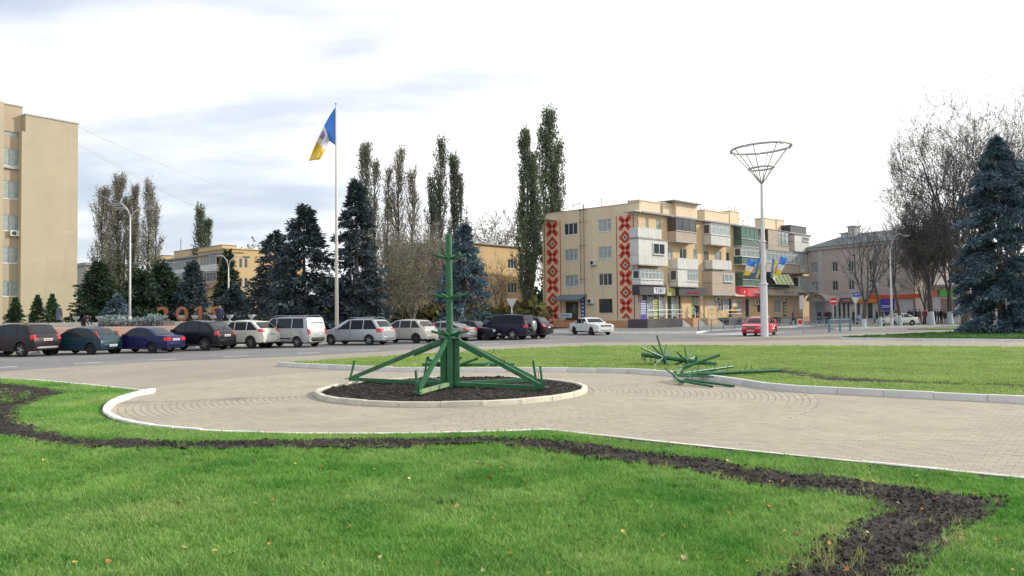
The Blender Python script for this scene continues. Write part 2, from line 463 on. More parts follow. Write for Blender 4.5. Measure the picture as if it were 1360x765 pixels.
# ---- soil bed round the spruce frame
BED = G(601, 526.0); 
bl = G(423, 524.5); br_ = G(779, 519)
BED = Vector((-1.53, 20.35, 0)); BR = 3.42
bed_kerb = thing('bed_kerb', None, None, kind='structure', loc=BED)
m_bedk = mat('cream_painted_kerb', (0.60, 0.57, 0.47), 0.85, var=0.16, scale=5, bump=0.5, bscale=25, var2=0.10)
kerb_line(bed_kerb, [Vector((BR*math.cos(t), BR*math.sin(t), 0)) for t in np.linspace(0, 2*math.pi, 73)], 0.9, w=0.13, side=1, z1=0.11, m=m_bedk)
m_soil = mat('black_soil', (0.038, 0.031, 0.027), 0.95, var=0.6, scale=22, bump=1.0, bscale=70, island=0.0)
def fbm(x, y, s, seed=0.0):
    return noise.fractal(Vector((x*s, y*s, seed)), 1.0, 2.0, 4)
def soil_disc():
    nr, na = 46, 150; vs = []; fs = []
    for i in range(nr+1):
        r = BR*0.985*(i/nr)
        for k in range(na):
            t = 2*math.pi*k/na; x = r*math.cos(t); y = r*math.sin(t)
            edge = min(1, (BR-r)/0.5)
            h = 0.03 + edge*(0.05 + 0.07*fbm(x, y, 0.9, 3) + 0.06*abs(fbm(x, y, 4, 8)) + 0.04*fbm(x, y, 11, 1))
            vs.append((x, y, h))
    for i in range(nr):
        for k in range(na):
            k2 = (k+1) % na; fs.append((i*na+k, i*na+k2, (i+1)*na+k2, (i+1)*na+k))
    o = npmesh('bed_soil', vs, fs, m_soil); o.location = BED; o['kind'] = 'structure'
soil_disc()
def clods(name, pts, smin, smax, m):
    "loose lumps: little deformed octahedra joined in one mesh"
    pts = np.asarray(pts); n = len(pts)
    base = np.array([(1,0,0),(-1,0,0),(0,1,0),(0,-1,0),(0,0,1),(0,0,-1)], float)
    tri = np.array([(0,2,4),(2,1,4),(1,3,4),(3,0,4),(2,0,5),(1,2,5),(3,1,5),(0,3,5)])
    sc = rng.uniform(smin, smax, (n,1,1)) * rng.uniform(0.55, 1.2, (n,6,1))
    ang = rng.uniform(0, 6.28, n); ca, sa = np.cos(ang), np.sin(ang)
    Rm = np.stack([np.stack([ca,-sa,0*ca],-1), np.stack([sa,ca,0*ca],-1), np.stack([0*ca,0*ca,1+0*ca],-1)],-2)
    V = (base[None]*sc) * np.array([1,1,0.7]); V = V + rng.uniform(-.2,.2,(n,6,3))*smin
    V = np.einsum('nij,nkj->nki', Rm, V) + pts[:,None,:]
    F = tri[None] + (np.arange(n)*6)[:,None,None]
    o = npmesh(name, V.reshape(-1,3), F.reshape(-1,3), m); o['kind'] = 'stuff'; return o
pp = []
for _ in range(14400):
    r = BR*0.97*math.sqrt(random.random()); t = random.uniform(0, 6.283); x = r*math.cos(t); y = r*math.sin(t)
    edge = min(1, (BR-r)/0.5)
    pp.append((BED.x+x, BED.y+y, 0.03 + edge*(0.05+0.07*fbm(x, y, .9, 3)+0.06*abs(fbm(x, y, 4, 8)))+0.005))
o = clods('soil_clods', pp[:14000], 0.012, 0.032, m_soil)
tag(o, 'crumbly black soil lumps heaped in the round bed under the green frame', 'soil')
o = clods('soil_clods', pp[14000:], 0.04, 0.08, m_soil)
tag(o, 'larger black earth clods lying on the round bed', 'soil')

# ---- paving stones: rings round the bed, straight courses to the right
LIM = 8.55
m_stone = mat('concrete_paver', PAVE_C, 0.9, var=0.10, scale=0.5, bump=0.12, bscale=120, island=0.07, var2=0.075)
wear(m_stone, (0.17, 0.155, 0.13), (.8, .8, .8), .58, .72, .35); wear(m_stone, (0.16, 0.15, 0.10), (9, 9, 9), .66, .74, .5)
wear(m_kerb, (0.22, 0.20, 0.17), (3, 3, 5), .60, .72, .6); wear(m_bedk, (0.20, 0.18, 0.14), (3, 3, 5), .58, .70, .6)
stones = []      # (cx, cy, angle, len, wid)
r = BR + 0.16
RS = 0.145
while r < LIM:
    n = int(2*math.pi*(r+RS/2)/0.208)
    off = random.random()
    for k in range(n):
        t = 2*math.pi*(k+off)/n
        stones.append((BED.x+(r+RS/2)*math.cos(t), BED.y+(r+RS/2)*math.sin(t), t+math.pi/2, 2*math.pi*(r+RS/2)/n-0.005, RS-0.010))
    r += RS
k0 = G(728, 569, 0)
kn = Vector((-kd.y, kd.x, 0))
for j in range(-45, 125):
    for i in range(-60, 190):
        p = k0 + kd*((i + 0.5*(j % 2))*0.21) + kn*(j*0.142)
        if (p-BED).length < LIM+0.06: continue
        stones.append((p.x, p.y, KROT, 0.204, 0.136))
# keep those on the paved area and near enough
from mathutils.geometry import intersect_point_tri_2d
def inpoly(P, poly):
    x, y = P[:,0], P[:,1]; ins = np.zeros(len(P), bool); n = len(poly)
    for i in range(n):
        x0, y0 = poly[i][0], poly[i][1]; x1, y1 = poly[(i+1)%n][0], poly[(i+1)%n][1]
        c = ((y0 > y) != (y1 > y))
        with np.errstate(divide='ignore', invalid='ignore'):
            xi = (x1-x0)*(y-y0)/(y1-y0)+x0
        ins ^= c & (x < xi)
    return ins
lawn_poly = [(p.x, p.y) for p in nk_g] + [(p.x, p.y) for p in arc_s[1:]] + [(p.x, p.y) for p in nl_g[1:]] + [(12, -3), (-16, -3), (-32, 8)]
isl_poly = [(p.x, p.y) for p in ifr] + [(p.x, p.y) for p in ibk[:-1]]
def inset(pts, d):
    r_ = []
    for i, p in enumerate(pts):
        a = pts[max(0, i-1)]; b = pts[min(len(pts)-1, i+1)]; t = (b-a).normalized(); r_.append((p.x-t.y*d, p.y+t.x*d))
    return r_
isl_in = inset(resample(ifr, 1.0), 0.10) + inset(ibk[:-1], 0.06)
A = np.array(stones)
def projx(A):
    d = np.stack([A[:,0], A[:,1], np.full(len(A), -2.0)], -1)
    zc = d @ np.array(Fv); return 680+FPX*(d @ np.array(Rv))/zc, 382.5-FPX*(d @ np.array(Uv))/zc
sx, sy = projx(A)
keep = (~inpoly(A, lawn_poly)) & (~inpoly(A, isl_poly)) & (A[:,1] < 31) & (sx > -60) & (sx < 1420) & (sy < 800) & inpoly(A, pave_poly + [(-20, 8)])
A = A[keep]; sy = sy[keep]; sx = sx[keep]
order = np.argsort(-sy)
inside = order[(sx[order] > -5) & (sx[order] < 1365)]
near300 = inside[:300]; nset = np.zeros(len(A), bool); nset[near300] = True
paving_root = thing('paving_stones', None, None, kind='structure')
proto = MB().cbox(-0.1, 0.1, -0.068, 0.068, -0.03, 0.0, 0.0035).build('paving_stone', m_stone, link=False)
for i in near300:
    c = proto.copy(); COL.objects.link(c); c.parent = paving_root
    c.location = (A[i,0], A[i,1], random.uniform(-0.002, 0.0015)); c.rotation_euler = (random.uniform(-.006,.006), random.uniform(-.006,.006), A[i,2]); c.scale = (A[i,3]/0.2, A[i,4]/0.136, 1)
def stone_mesh(A):
    n = len(A); ca, sa = np.cos(A[:,2]), np.sin(A[:,2]); hl, hw = A[:,3]/2, A[:,4]/2
    dz = rng.uniform(-0.0012, 0.0004, n); vs = []
    for (inset, z) in ((0.0, -0.008), (0.002, 0.0)):
        for sx_, sy_ in ((-1,-1),(1,-1),(1,1),(-1,1)):
            u = sx_*(hl-inset); w = sy_*(hw-inset)
            vs.append(np.stack([A[:,0]+ca*u-sa*w, A[:,1]+sa*u+ca*w, z+dz], -1))
    V = np.stack(vs, 1).reshape(-1, 3)
    q = np.array([(4,5,6,7),(0,1,5,4),(1,2,6,5),(2,3,7,6),(3,0,4,7)])
    F = (q[None] + (np.arange(n)*8)[:,None,None]).reshape(-1, 4)
    return V, F
V, F = stone_mesh(A[~nset])
o = npmesh('paving_stone_field', V, F, m_stone, paving_root); o['kind'] = 'stuff'

# ---- near lawn with its soil band
band_up = [(-40, 503), (0, 509), (38, 513), (94, 522), (59, 531), (29, 543), (23, 557), (44, 569), (73, 577), (118, 584), (186, 586.5), (260, 588), (335, 588), (420, 586), (500, 584), (597, 583), (660, 582), (726, 584), (770, 590), (818, 595), (860, 602), (950, 612), (970, 617), (1036, 629), (1117, 638), (1228, 652.5), (1300, 659), (1342, 663), (1344, 667), (1312, 691), (1268, 721), (1240, 745), (1222, 770), (1190, 830)]
band_dn = [(940, 830), (1000, 768), (1052, 752), (1060, 738), (1066, 728), (1110, 710), (1147, 688), (1170, 673), (1163, 667), (1080, 656), (1030, 650), (981, 641.5), (950, 635), (915, 627), (854, 618), (781, 609), (722, 600), (656, 591), (597, 591.5), (535, 597), (450, 596), (335, 597.5), (194, 596.5), (112, 595.5), (37, 588), (0, 582.5), (-60, 575)]
band_up_w = [G(*p, 0.03) for p in band_up]; band_dn_w = [G(*p, 0.03) for p in band_dn]
wedge_px = [(-90, 512), (-40, 513.5), (0, 517), (30, 521), (56, 525), (30, 532), (0, 538.5), (-40, 545), (-90, 552)]
wedge_w = [G(*p, 0.03) for p in wedge_px]
band_poly = [(p.x, p.y) for p in band_up_w] + [(p.x, p.y) for p in band_dn_w]
wedge = [(p.x, p.y) for p in wedge_w]
m_lawn_soil = mat('lawn_earth', (0.07, 0.12, 0.03), 0.95, var=0.35, scale=2.5)
sheet('lawn', lawn_poly, 0.012, m_lawn_soil, thick=0.08)
# soil band: fine bumpy surface, slightly below grass tips
def soil_field(name, poly, step, z, amp, seed):
    P = np.array(poly); x0, y0 = P.min(0); x1, y1 = P.max(0)
    y0 = max(y0, 4.6)
    nx = int((x1-x0)/step)+2; ny = int((y1-y0)/step)+2
    X, Y = np.meshgrid(x0+np.arange(nx)*step, y0+np.arange(ny)*step, indexing='ij')
    P2 = np.stack([X.ravel(), Y.ravel()], -1)
    ins = inpoly(P2, poly)
    idx = -np.ones(len(P2), int); g = ins.reshape(nx, ny)
    gd = g.copy()
    gd[1:] |= g[:-1]; gd[:-1] |= g[1:]; gd[:,1:] |= g[:,:-1]; gd[:,:-1] |= g[:,1:]
    sel = gd.ravel(); idx[sel] = np.arange(sel.sum())
    Z = np.zeros(sel.sum()); Q = P2[sel]
    for i, (x, y) in enumerate(Q):
        v = Vector((x, y, seed))
        Z[i] = amp*(0.55*noise.noise(v*2.2) + 0.5*abs(noise.noise(v*7)) + 0.45*abs(noise.noise(v*17)) + 0.25*noise.noise(v*38))
    V = np.column_stack([Q, z + Z])
    I = idx.reshape(nx, ny); a = I[:-1,:-1]; b = I[1:,:-1]; c = I[1:,1:]; d = I[:-1,1:]
    ok = (a>=0)&(b>=0)&(c>=0)&(d>=0)
    F = np.stack([a[ok], b[ok], c[ok], d[ok]], -1)
    o = npmesh(name, V, F, m_soil, smooth=False); o['kind'] = 'structure'; return o
soil_field('soil_band', band_poly, 0.028, 0.034, 0.075, 2.0)
cp = []
Pb = np.array(band_poly); x0, y0 = Pb.min(0); x1, y1 = Pb.max(0)
C = np.column_stack([rng.uniform(x0, x1, 140000), rng.uniform(max(4.6, y0), y1, 140000)])
C = C[inpoly(C, band_poly)]
w = np.clip((11/np.maximum(C[:,1], 4))**1.2, 0, 1.0); C = C[rng.uniform(0, 1, len(C)) < w][:24000]
o = clods('soil_clods', np.column_stack([C, rng.uniform(0.045, 0.075, len(C))]), 0.007, 0.030, m_soil)
tag(o, 'fine black soil crumbs along the bare band through the foreground lawn', 'soil')

# ---- grass: instanced tufts on explicit points
def grass_mat(name, a, b, dry, scale=0.9, dryamt=0.5, tr=0.35):
    m = bpy.data.materials.new(name); m.use_nodes = True; t = m.node_tree; bs = t.nodes['Principled BSDF']; o = t.nodes['Material Output']
    ge = N(t, 'ShaderNodeNewGeometry'); oi = N(t, 'ShaderNodeObjectInfo')
    n1 = N(t, 'ShaderNodeTexNoise'); n1.inputs['Scale'].default_value = scale; n1.inputs['Detail'].default_value = 5; n1.inputs['Roughness'].default_value = 0.6
    t.links.new(ge.outputs['Position'], n1.inputs['Vector'])
    r1 = N(t, 'ShaderNodeMapRange'); r1.inputs['From Min'].default_value = 0.35; r1.inputs['From Max'].default_value = 0.65; t.links.new(n1.outputs['Fac'], r1.inputs['Value'])
    mx = N(t, 'ShaderNodeMix', data_type='RGBA'); mx.inputs['A'].default_value = (*a, 1); mx.inputs['B'].default_value = (*b, 1); t.links.new(r1.outputs[0], mx.inputs['Factor'])
    n2 = N(t, 'ShaderNodeTexNoise'); n2.inputs['Scale'].default_value = 0.45; n2.inputs['Detail'].default_value = 6; t.links.new(ge.outputs['Position'], n2.inputs['Vector'])
    ad = N(t, 'ShaderNodeMath', operation='MULTIPLY_ADD'); t.links.new(ge.outputs['Random Per Island'], ad.inputs[0]); ad.inputs[1].default_value = 0.35; t.links.new(n2.outputs['Fac'], ad.inputs[2])
    r2 = N(t, 'ShaderNodeMapRange'); r2.inputs['From Min'].default_value = 0.60; r2.inputs['From Max'].default_value = 0.98; r2.inputs['To Max'].default_value = dryamt; t.links.new(ad.outputs[0], r2.inputs['Value'])
    mx2 = N(t, 'ShaderNodeMix', data_type='RGBA'); t.links.new(r2.outputs[0], mx2.inputs['Factor']); t.links.new(mx.outputs['Result'], mx2.inputs['A']); mx2.inputs['B'].default_value = (*dry, 1)
    hs = N(t, 'ShaderNodeHueSaturation'); mr = N(t, 'ShaderNodeMapRange'); mr.inputs['To Min'].default_value = 0.62; mr.inputs['To Max'].default_value = 1.45
    mm_ = N(t, 'ShaderNodeMath', operation='MULTIPLY_ADD'); mm_.inputs[1].default_value = 0.65; t.links.new(ge.outputs['Random Per Island'], mm_.inputs[0]); m3_ = N(t, 'ShaderNodeMath', operation='MULTIPLY'); m3_.inputs[1].default_value = .35; t.links.new(oi.outputs['Random'], m3_.inputs[0]); t.links.new(m3_.outputs[0], mm_.inputs[2]); t.links.new(mm_.outputs[0], mr.inputs['Value']); t.links.new(mr.outputs[0], hs.inputs['Value']); t.links.new(mx2.outputs['Result'], hs.inputs['Color'])
    t.links.new(hs.outputs[0], bs.inputs['Base Color']); bs.inputs['Roughness'].default_value = 0.5; bs.inputs['Specular IOR Level'].default_value = 0.35
    tr_ = N(t, 'ShaderNodeBsdfTranslucent'); t.links.new(hs.outputs[0], tr_.inputs['Color'])
    ms = N(t, 'ShaderNodeMixShader'); ms.inputs[0].default_value = tr
    t.links.new(bs.outputs[0], ms.inputs[1]); t.links.new(tr_.outputs[0], ms.inputs[2]); t.links.new(ms.outputs[0], o.inputs['Surface'])
    return m
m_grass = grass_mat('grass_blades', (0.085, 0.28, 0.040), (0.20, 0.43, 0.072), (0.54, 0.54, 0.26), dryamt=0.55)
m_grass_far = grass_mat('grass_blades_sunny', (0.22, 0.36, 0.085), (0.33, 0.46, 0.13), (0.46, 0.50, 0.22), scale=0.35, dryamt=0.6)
def tuft(name, nb, rad, h, w, m):
    vs = []; fs = []
    for _ in range(nb):
        r = rad*math.sqrt(random.random()); t = random.uniform(0, 6.283); x, y = r*math.cos(t), r*math.sin(t)
        a = random.uniform(0, 6.283); hh = h*random.uniform(0.55, 1.15); ww = w*random.uniform(0.7, 1.2)
        lean = hh*random.uniform(0.15, 0.8); la = random.uniform(0, 6.283); lx, ly = lean*math.cos(la), lean*math.sin(la)
        cx, cy = math.cos(a)*ww/2, math.sin(a)*ww/2; i = len(vs)
        vs += [(x-cx, y-cy, 0), (x+cx, y+cy, 0), (x+cx*.8+lx*.35, y+cy*.8+ly*.35, hh*.6), (x-cx*.8+lx*.35, y-cy*.8+ly*.35, hh*.6), (x+lx, y+ly, hh)]
        fs += [(i, i+1, i+2, i+3), (i+3, i+2, i+4)]
    mb = MB(); mb.add(vs, fs)
    return mb.build(name, m, link=False)
def scatter(name, pts, tufts, smin, smax, label, cat='grass'):
    me = bpy.data.meshes.new(name); n = len(pts)
    me.vertices.add(n); me.vertices.foreach_set('co', np.asarray(pts, np.float32).ravel())
    rot = np.zeros((n, 3), np.float32); rot[:,2] = rng.uniform(0, 6.28, n); rot[:,0] = rng.uniform(-.18, .18, n); rot[:,1] = rng.uniform(-.18, .18, n)
    at = me.attributes.new('rot', 'FLOAT_VECTOR', 'POINT'); at.data.foreach_set('vector', rot.ravel())
    at = me.attributes.new('scl', 'FLOAT', 'POINT'); at.data.foreach_set('value', rng.uniform(smin, smax, n).astype(np.float32))
    at = me.attributes.new('pick', 'INT', 'POINT'); at.data.foreach_set('value', rng.integers(0, len(tufts), n).astype(np.int32))
    ob = bpy.data.objects.new(name, me); COL.objects.link(ob)
    ng = bpy.data.node_groups.new(name, 'GeometryNodeTree')
    ng.interface.new_socket('Geometry', in_out='INPUT', socket_type='NodeSocketGeometry'); ng.interface.new_socket('Geometry', in_out='OUTPUT', socket_type='NodeSocketGeometry')
    gi = N(ng, 'NodeGroupInput'); go = N(ng, 'NodeGroupOutput'); jn = N(ng, 'GeometryNodeJoinGeometry')
    ra = N(ng, 'GeometryNodeInputNamedAttribute', data_type='FLOAT_VECTOR'); ra.inputs[0].default_value = 'rot'
    sa = N(ng, 'GeometryNodeInputNamedAttribute', data_type='FLOAT'); sa.inputs[0].default_value = 'scl'
    pa = N(ng, 'GeometryNodeInputNamedAttribute', data_type='INT'); pa.inputs[0].default_value = 'pick'
    for i, tf in enumerate(tufts):
        oi = N(ng, 'GeometryNodeObjectInfo'); oi.inputs['Object'].default_value = tf
        ip = N(ng, 'GeometryNodeInstanceOnPoints')
        eq = N(ng, 'FunctionNodeCompare', data_type='INT', operation='EQUAL'); eq.inputs[3].default_value = i
        ng.links.new(pa.outputs['Attribute'], eq.inputs[2])
        ng.links.new(eq.outputs[0], ip.inputs['Selection'])
        ng.links.new(gi.outputs[0], ip.inputs['Points']); ng.links.new(oi.outputs['Geometry'], ip.inputs['Instance'])
        ng.links.new(ra.outputs['Attribute'], ip.inputs['Rotation']); ng.links.new(sa.outputs['Attribute'], ip.inputs['Scale'])
        ng.links.new(ip.outputs[0], jn.inputs[0])
    ng.links.new(jn.outputs[0], go.inputs[0])
    md = ob.modifiers.new('tufts', 'NODES'); md.node_group = ng
    tag(ob, label, cat, kind='stuff'); return ob
def pldist(P, pts):
    d = np.full(len(P), 1e9)
    for a, b in zip(pts[:-1], pts[1:]):
        a2 = np.array([a[0], a[1]]); v = np.array([b[0], b[1]])-a2; t = np.clip(((P-a2)@v)/max(1e-9, v@v), 0, 1)
        d = np.minimum(d, np.linalg.norm(P-(a2+t[:, None]*v), axis=1))
    return d
def lawn_points(poly, n, ymin, ymax, power, excl=[], keepoff=None):
    P = np.array(poly); x0, y0 = P.min(0); x1, y1 = P.max(0); y0 = max(y0, ymin); y1 = min(y1, ymax)
    res = []; tot = 0
    while tot < n:
        u = rng.uniform(0, 1, 60000)
        # depth distribution ~ y^-power
        yy = (y0**(1-power) + u*(y1**(1-power)-y0**(1-power)))**(1/(1-power)) if power != 1 else y0*(y1/y0)**u
        xx = rng.uniform(-1, 1, 60000)*(yy*0.70+0.6)
        C = np.column_stack([xx, yy]); k = inpoly(C, poly)
        for e in excl:
            q_ = inpoly(C, e); ii = np.nonzero(q_ & k)[0]
            if len(ii): q_[ii[pldist(C[ii], [*e, e[0]]) < rng.uniform(0.02, 0.16, len(ii))]] = False
            k &= ~q_
        C = C[k]
        if keepoff is not None: C = C[pldist(C, keepoff[0]) > keepoff[1]]
        res.append(C); tot += len(C)
        if k.sum() == 0: break
    return np.concatenate(res)[:n]
t_near = [tuft('grass_tuft', 40, 0.075, 0.066, 0.0058, m_grass) for _ in range(5)]
t_mid = [tuft('grass_tuft', 60, 0.13, 0.062, 0.009, m_grass) for _ in range(4)]
BAND_C = band_poly
KERB_PL = list(nk_g)+list(arc_s)+list(nl_g)
C1 = lawn_points(lawn_poly, 27000, 4.4, 14.5, 1.0, [BAND_C], (KERB_PL, 0.17))
gz = 0.010
scatter('lawn_grass', np.column_stack([C1, np.full(len(C1), gz)]), t_near, 0.75, 1.25, 'bright green mown grass covering the foreground lawn')
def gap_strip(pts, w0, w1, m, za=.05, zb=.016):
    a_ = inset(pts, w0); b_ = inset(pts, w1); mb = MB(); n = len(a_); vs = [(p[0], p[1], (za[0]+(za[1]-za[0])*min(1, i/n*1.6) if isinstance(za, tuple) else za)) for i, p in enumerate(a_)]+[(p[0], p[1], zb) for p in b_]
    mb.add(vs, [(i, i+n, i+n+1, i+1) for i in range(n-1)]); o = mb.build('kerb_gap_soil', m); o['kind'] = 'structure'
gap_strip(list(arc_s), -0.11, -0.26, m_soil, (.085, .045)); gap_strip(resample(nl_g, .5), -0.068, -0.20, m_soil, .048)  # soil gap, banked up to stand in for the kerb face's shade and stain
C2 = lawn_points(lawn_poly, 9000, 12.5, 34, 1.0, [BAND_C], (KERB_PL, 0.22))
C2b = lawn_points(wedge, 500, 10, 34, 1.0, [])
C2 = np.concatenate([C2, C2b])
scatter('lawn_grass', np.column_stack([C2, np.full(len(C2), gz)]), t_mid, 0.75, 1.2, 'mown grass on the lawn tongue left of the curved white kerb')
# sparse weeds at the rim of the soil band and on it
t_weed = [tuft('grass_tuft', 14, 0.06, 0.11, 0.005, grass_mat('pale_grass', (0.16, 0.26, 0.05), (0.30, 0.34, 0.12), (0.45, 0.42, 0.2))) for _ in range(3)]
Cw = []
for P_ in (band_up_w, band_dn_w):
    for p in resample(P_, 0.06):
        if p.y < 16 and random.random() < 0.2: Cw.append((p.x+random.gauss(0, .05), p.y+random.gauss(0, .05)))
for _ in range(55):
    p = G(random.gauss(1070, 45), random.gauss(748, 18)); Cw.append((p.x, p.y))
Cb = lawn_points(band_poly, 45, 4.6, 13, 1.0); Cw += [tuple(c) for c in Cb]
scatter('stray_grass', np.column_stack([np.array(Cw), np.full(len(Cw), 0.02)]), t_weed, 0.4, 1.2, 'pale straggling grass blades along the edges of the bare soil band')
# island lawn: its own thin band of soil
sheet('island_lawn', isl_in, 0.05, mat('island_earth', (0.14, 0.20, 0.045), 0.95, var=0.3, scale=0.8), thick=0.08)
ib_px_up = [(1000, 488.5), (1036, 490), (1080, 496.5), (1125, 502.5), (1200, 506.5), (1280, 510), (1360, 512.5), (1500, 518)]
ib_px_dn = [(1500, 525), (1360, 517.5), (1280, 515), (1200, 512.5), (1125, 511), (1085, 508), (1040, 500), (1000, 493)]
ib = [(p.x, p.y) for p in [G(*q, 0.05) for q in ib_px_up + ib_px_dn]]
soil_field('island_soil', ib, 0.06, 0.045, 0.07, 5.0)
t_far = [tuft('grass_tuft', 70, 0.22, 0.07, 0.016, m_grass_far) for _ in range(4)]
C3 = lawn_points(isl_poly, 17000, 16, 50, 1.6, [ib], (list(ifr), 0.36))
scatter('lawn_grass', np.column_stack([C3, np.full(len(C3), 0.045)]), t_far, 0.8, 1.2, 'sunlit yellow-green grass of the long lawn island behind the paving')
# ================================================================ TERRACE AND PAVEMENTS BEYOND THE ROAD
m_pink = mat('reddish_paving', (0.36, 0.24, 0.20), 0.9, var=0.15, scale=1.2, bump=0.3)
m_conc = mat('concrete', (0.40, 0.39, 0.37), 0.9, var=0.15, scale=1.5, bump=0.3)
m_white_ledge = mat('white_ledge_stone', (0.55, 0.55, 0.52), 0.8, var=0.1, scale=2)
m_granite = mat('dark_granite', (0.085, 0.075, 0.085), 0.6, var=0.3, scale=6, bump=0.2)
TZ = 1.2
def stpoly(lst): return [(lambda p: (p.x, p.y))(ab(a, b)) for a, b in lst]
# kerb behind the parked cars, pavement strip, then six broad steps up to the terrace
sheet('parking_pavement', stpoly([(-60, 50), (36, 48.5), (36, 51), (-60, 53)]), 0.12, m_conc, thick=0.15)
A0, A1 = -62, 27
for i in range(7):
    b0 = 53 + i*0.75
    sheet('terrace_step', stpoly([(A0, b0), (A1, b0-1.5), (A1, b0+0.75-1.5) if i < 6 else (A1, 130), (A0, b0+0.75) if i < 6 else (A0, 150)]), 0.12 + (i+1)*(TZ-0.12)/7, m_pink, thick=(TZ-0.12)/7 + 0.003*i + 0.01)
# lawn strip on the terrace
gpoly = [GX(-60, 70), GX(140, 66.5), GX(430, 64), GX(430, 140), GX(-60, 140)]
m_tlawn = mat('terrace_grass', (0.07, 0.16, 0.03), 0.95, var=0.3, scale=1.5)
sheet('terrace_lawn', [(p.x, p.y) for p in gpoly], TZ+0.06, m_tlawn, thick=0.05)
# white retaining ledge with concrete urns
lg0 = GX(-30, 64.5, TZ); lg1 = GX(425, 61.2, TZ)
ledge = thing('white_ledge', 'long low white ledge behind the parked cars carrying the urns and the year numerals', 'ledge', (lg0.x, lg0.y, TZ))
ld = (lg1-lg0); LL = ld.length; LA = math.atan2(ld.y, ld.x); ledge.rotation_euler = (0, 0, LA)
mb = MB()
nseg = 14
for i in range(nseg):
    MB.cbox(mb, i*LL/nseg+0.01, (i+1)*LL/nseg-0.01, -0.3, 0.3, 0.0, 0.36, 0.02) if False else None
for i in range(nseg):
    s_ = MB().cbox(i*LL/nseg+0.008, (i+1)*LL/nseg-0.008, -0.25, 0.25, 0.0, 0.28+random.uniform(-.004,.004), 0.015).build('coping_slab', m_white_ledge, ledge)
def urn_proto():
    t = thing('concrete_urn', '', 'planter')
    MB().cbox(-0.13, 0.13, -0.13, 0.13, 0, 0.05, 0.01).build('foot', m_urn, t)
    MB().lathe([(0.07, 0.05), (0.05, 0.14), (0.09, 0.2), (0.2, 0.27), (0.27, 0.42), (0.29, 0.50), (0.25, 0.50), (0.2, 0.44)], 18).build('bowl', m_urn, t, smooth=True, ang=50)
    return t
m_urn = mat('pale_concrete_urn', (0.42, 0.46, 0.46), 0.85, var=0.15, scale=6, bump=0.3)
U = urn_proto()
urns = [ (101, 'beside the right edge of the beige office block'), (116, 'above the stooping person'), (132, 'left end of the dark granite bed'), (148, 'in front of the small round blue spruce'),
        (200, 'just left of the big numeral 2'), (219, 'behind the foot of the numeral 2'), (241, 'showing through the hole of the numeral zero'), (259, 'just left of the numeral 1'), (283, 'behind the tail of the numeral 9'), (305, 'right of the numeral 9'), (334, 'farthest right, left of the large dark spruce')]
for i, (px, wh) in enumerate(urns):
    f = (px+30)/455.0; p = lg0.lerp(lg1, max(0, f)); q = GX(px, p.y, TZ+0.28)
    lb = 'pale concrete urn on the white ledge, ' + wh
    o = U if i == 0 else copy_tree(U)
    o.location = (q.x, q.y, TZ+0.28); o['label'] = lb; o['group'] = 'concrete urns along the white ledge'
# the year in big copper numerals
m_copper = mat('copper_brown_metal', (0.28, 0.10, 0.05), 0.4, 0.4, var=0.15, scale=3)
for ch, px, wd in zip('2019', (217, 241.5, 263.5, 288.5), ('two', 'zero', 'one', 'nine')):
    q = GX(px, 62.6, TZ+0.28)
    t = thing('year_numeral', f'big copper-brown numeral {wd} standing on the white ledge' , 'numeral', (q.x, q.y, TZ+0.285), math.atan2(q.y, q.x)-math.pi/2, 'numerals of the year on the ledge')
    if ch == '1': MB().cbox(.0, .26, -.13, .13, .03, 1.17, .03).beam((.02, 0, 1.08), (-.28, 0, .86), .25, .17).cbox(-.2, .42, -.129, .129, .02, .16, .02).build('digit', m_copper, t)
    else: lettering('digit', ch, 1.5, m_copper, t, (0, 0, 0.60), (math.pi/2, 0, 0), extrude=0.13, bevel=0.03, fit=(0.95 if ch != '1' else 0.62, 1.15))
    MB().cbox(-0.42, 0.42, -0.16, 0.16, 0.0, 0.05, 0.01).build('footplate', m_copper, t)
# dark granite flower bed with silvery creeping juniper
gb0 = GX(131, 59.6, TZ-0.1); gb1 = GX(214, 59.0, TZ-0.1)
gb = thing('granite_flower_bed', 'low dark granite flower bed wall with silvery juniper spilling over it', 'flower bed', gb0, math.atan2(gb1.y-gb0.y, gb1.x-gb0.x))
GL = (gb1-gb0).length
for i in range(9):
    MB().cbox(i*GL/9+0.006, (i+1)*GL/9-0.006, -0.08, 0.08, -0.4, 0.48, 0.01).build('granite_panel', m_granite, gb)
MB().box(0.05, GL-0.05, 0.06, 1.6, -0.4, 0.38).build('earth_fill', m_soil, gb)
for i in range(2):
    MB().cbox(-0.08+i*(GL+0.0), 0.08+i*(GL+0.0)-0.0, 0.085, 1.7, -0.4, 0.478, 0.01).build('granite_panel', m_granite, gb)
# pavement by the flats, with kerb and the side-street corner
sw = [(p.x, p.y) for p in [G(733, 440.2, 0.12), G(800, 440.8, 0.12), G(852, 441.3, 0.12), G(925, 441.0, 0.12)]] + [(lambda p: (p.x, p.y))(ab(q, 39.3)) for q in (66, 90, 132)] + [(lambda p: (p.x, p.y))(ab(q, 58)) for q in (132, 62)] + [(-8.0, 118), (-2.0, 103)]
sheet('pavement', sw, 0.12, mat('grey_pavement', (0.27, 0.26, 0.255), 0.9, var=0.18, scale=0.8, bump=0.2), thick=0.16)
flat_kerb = thing('pavement_kerb', None, None, kind='structure')
kpts = [Vector((p[0], p[1], 0)) for p in sw[:7]]
kerb_line(flat_kerb, kpts, 2.0, w=0.2, z1=0.15, side=-1, m=mat('white_painted_kerb', (0,0,0)))
# gable-side and far pavements
sheet('side_pavement', [(p.x, p.y) for p in [G(560, 440, 0.12), G(700, 438.5, 0.12), G(716, 437, 0.12)]] + [(-6, 104), (-16, 110), (-40, 96)], 0.10, m_conc, thick=0.14)
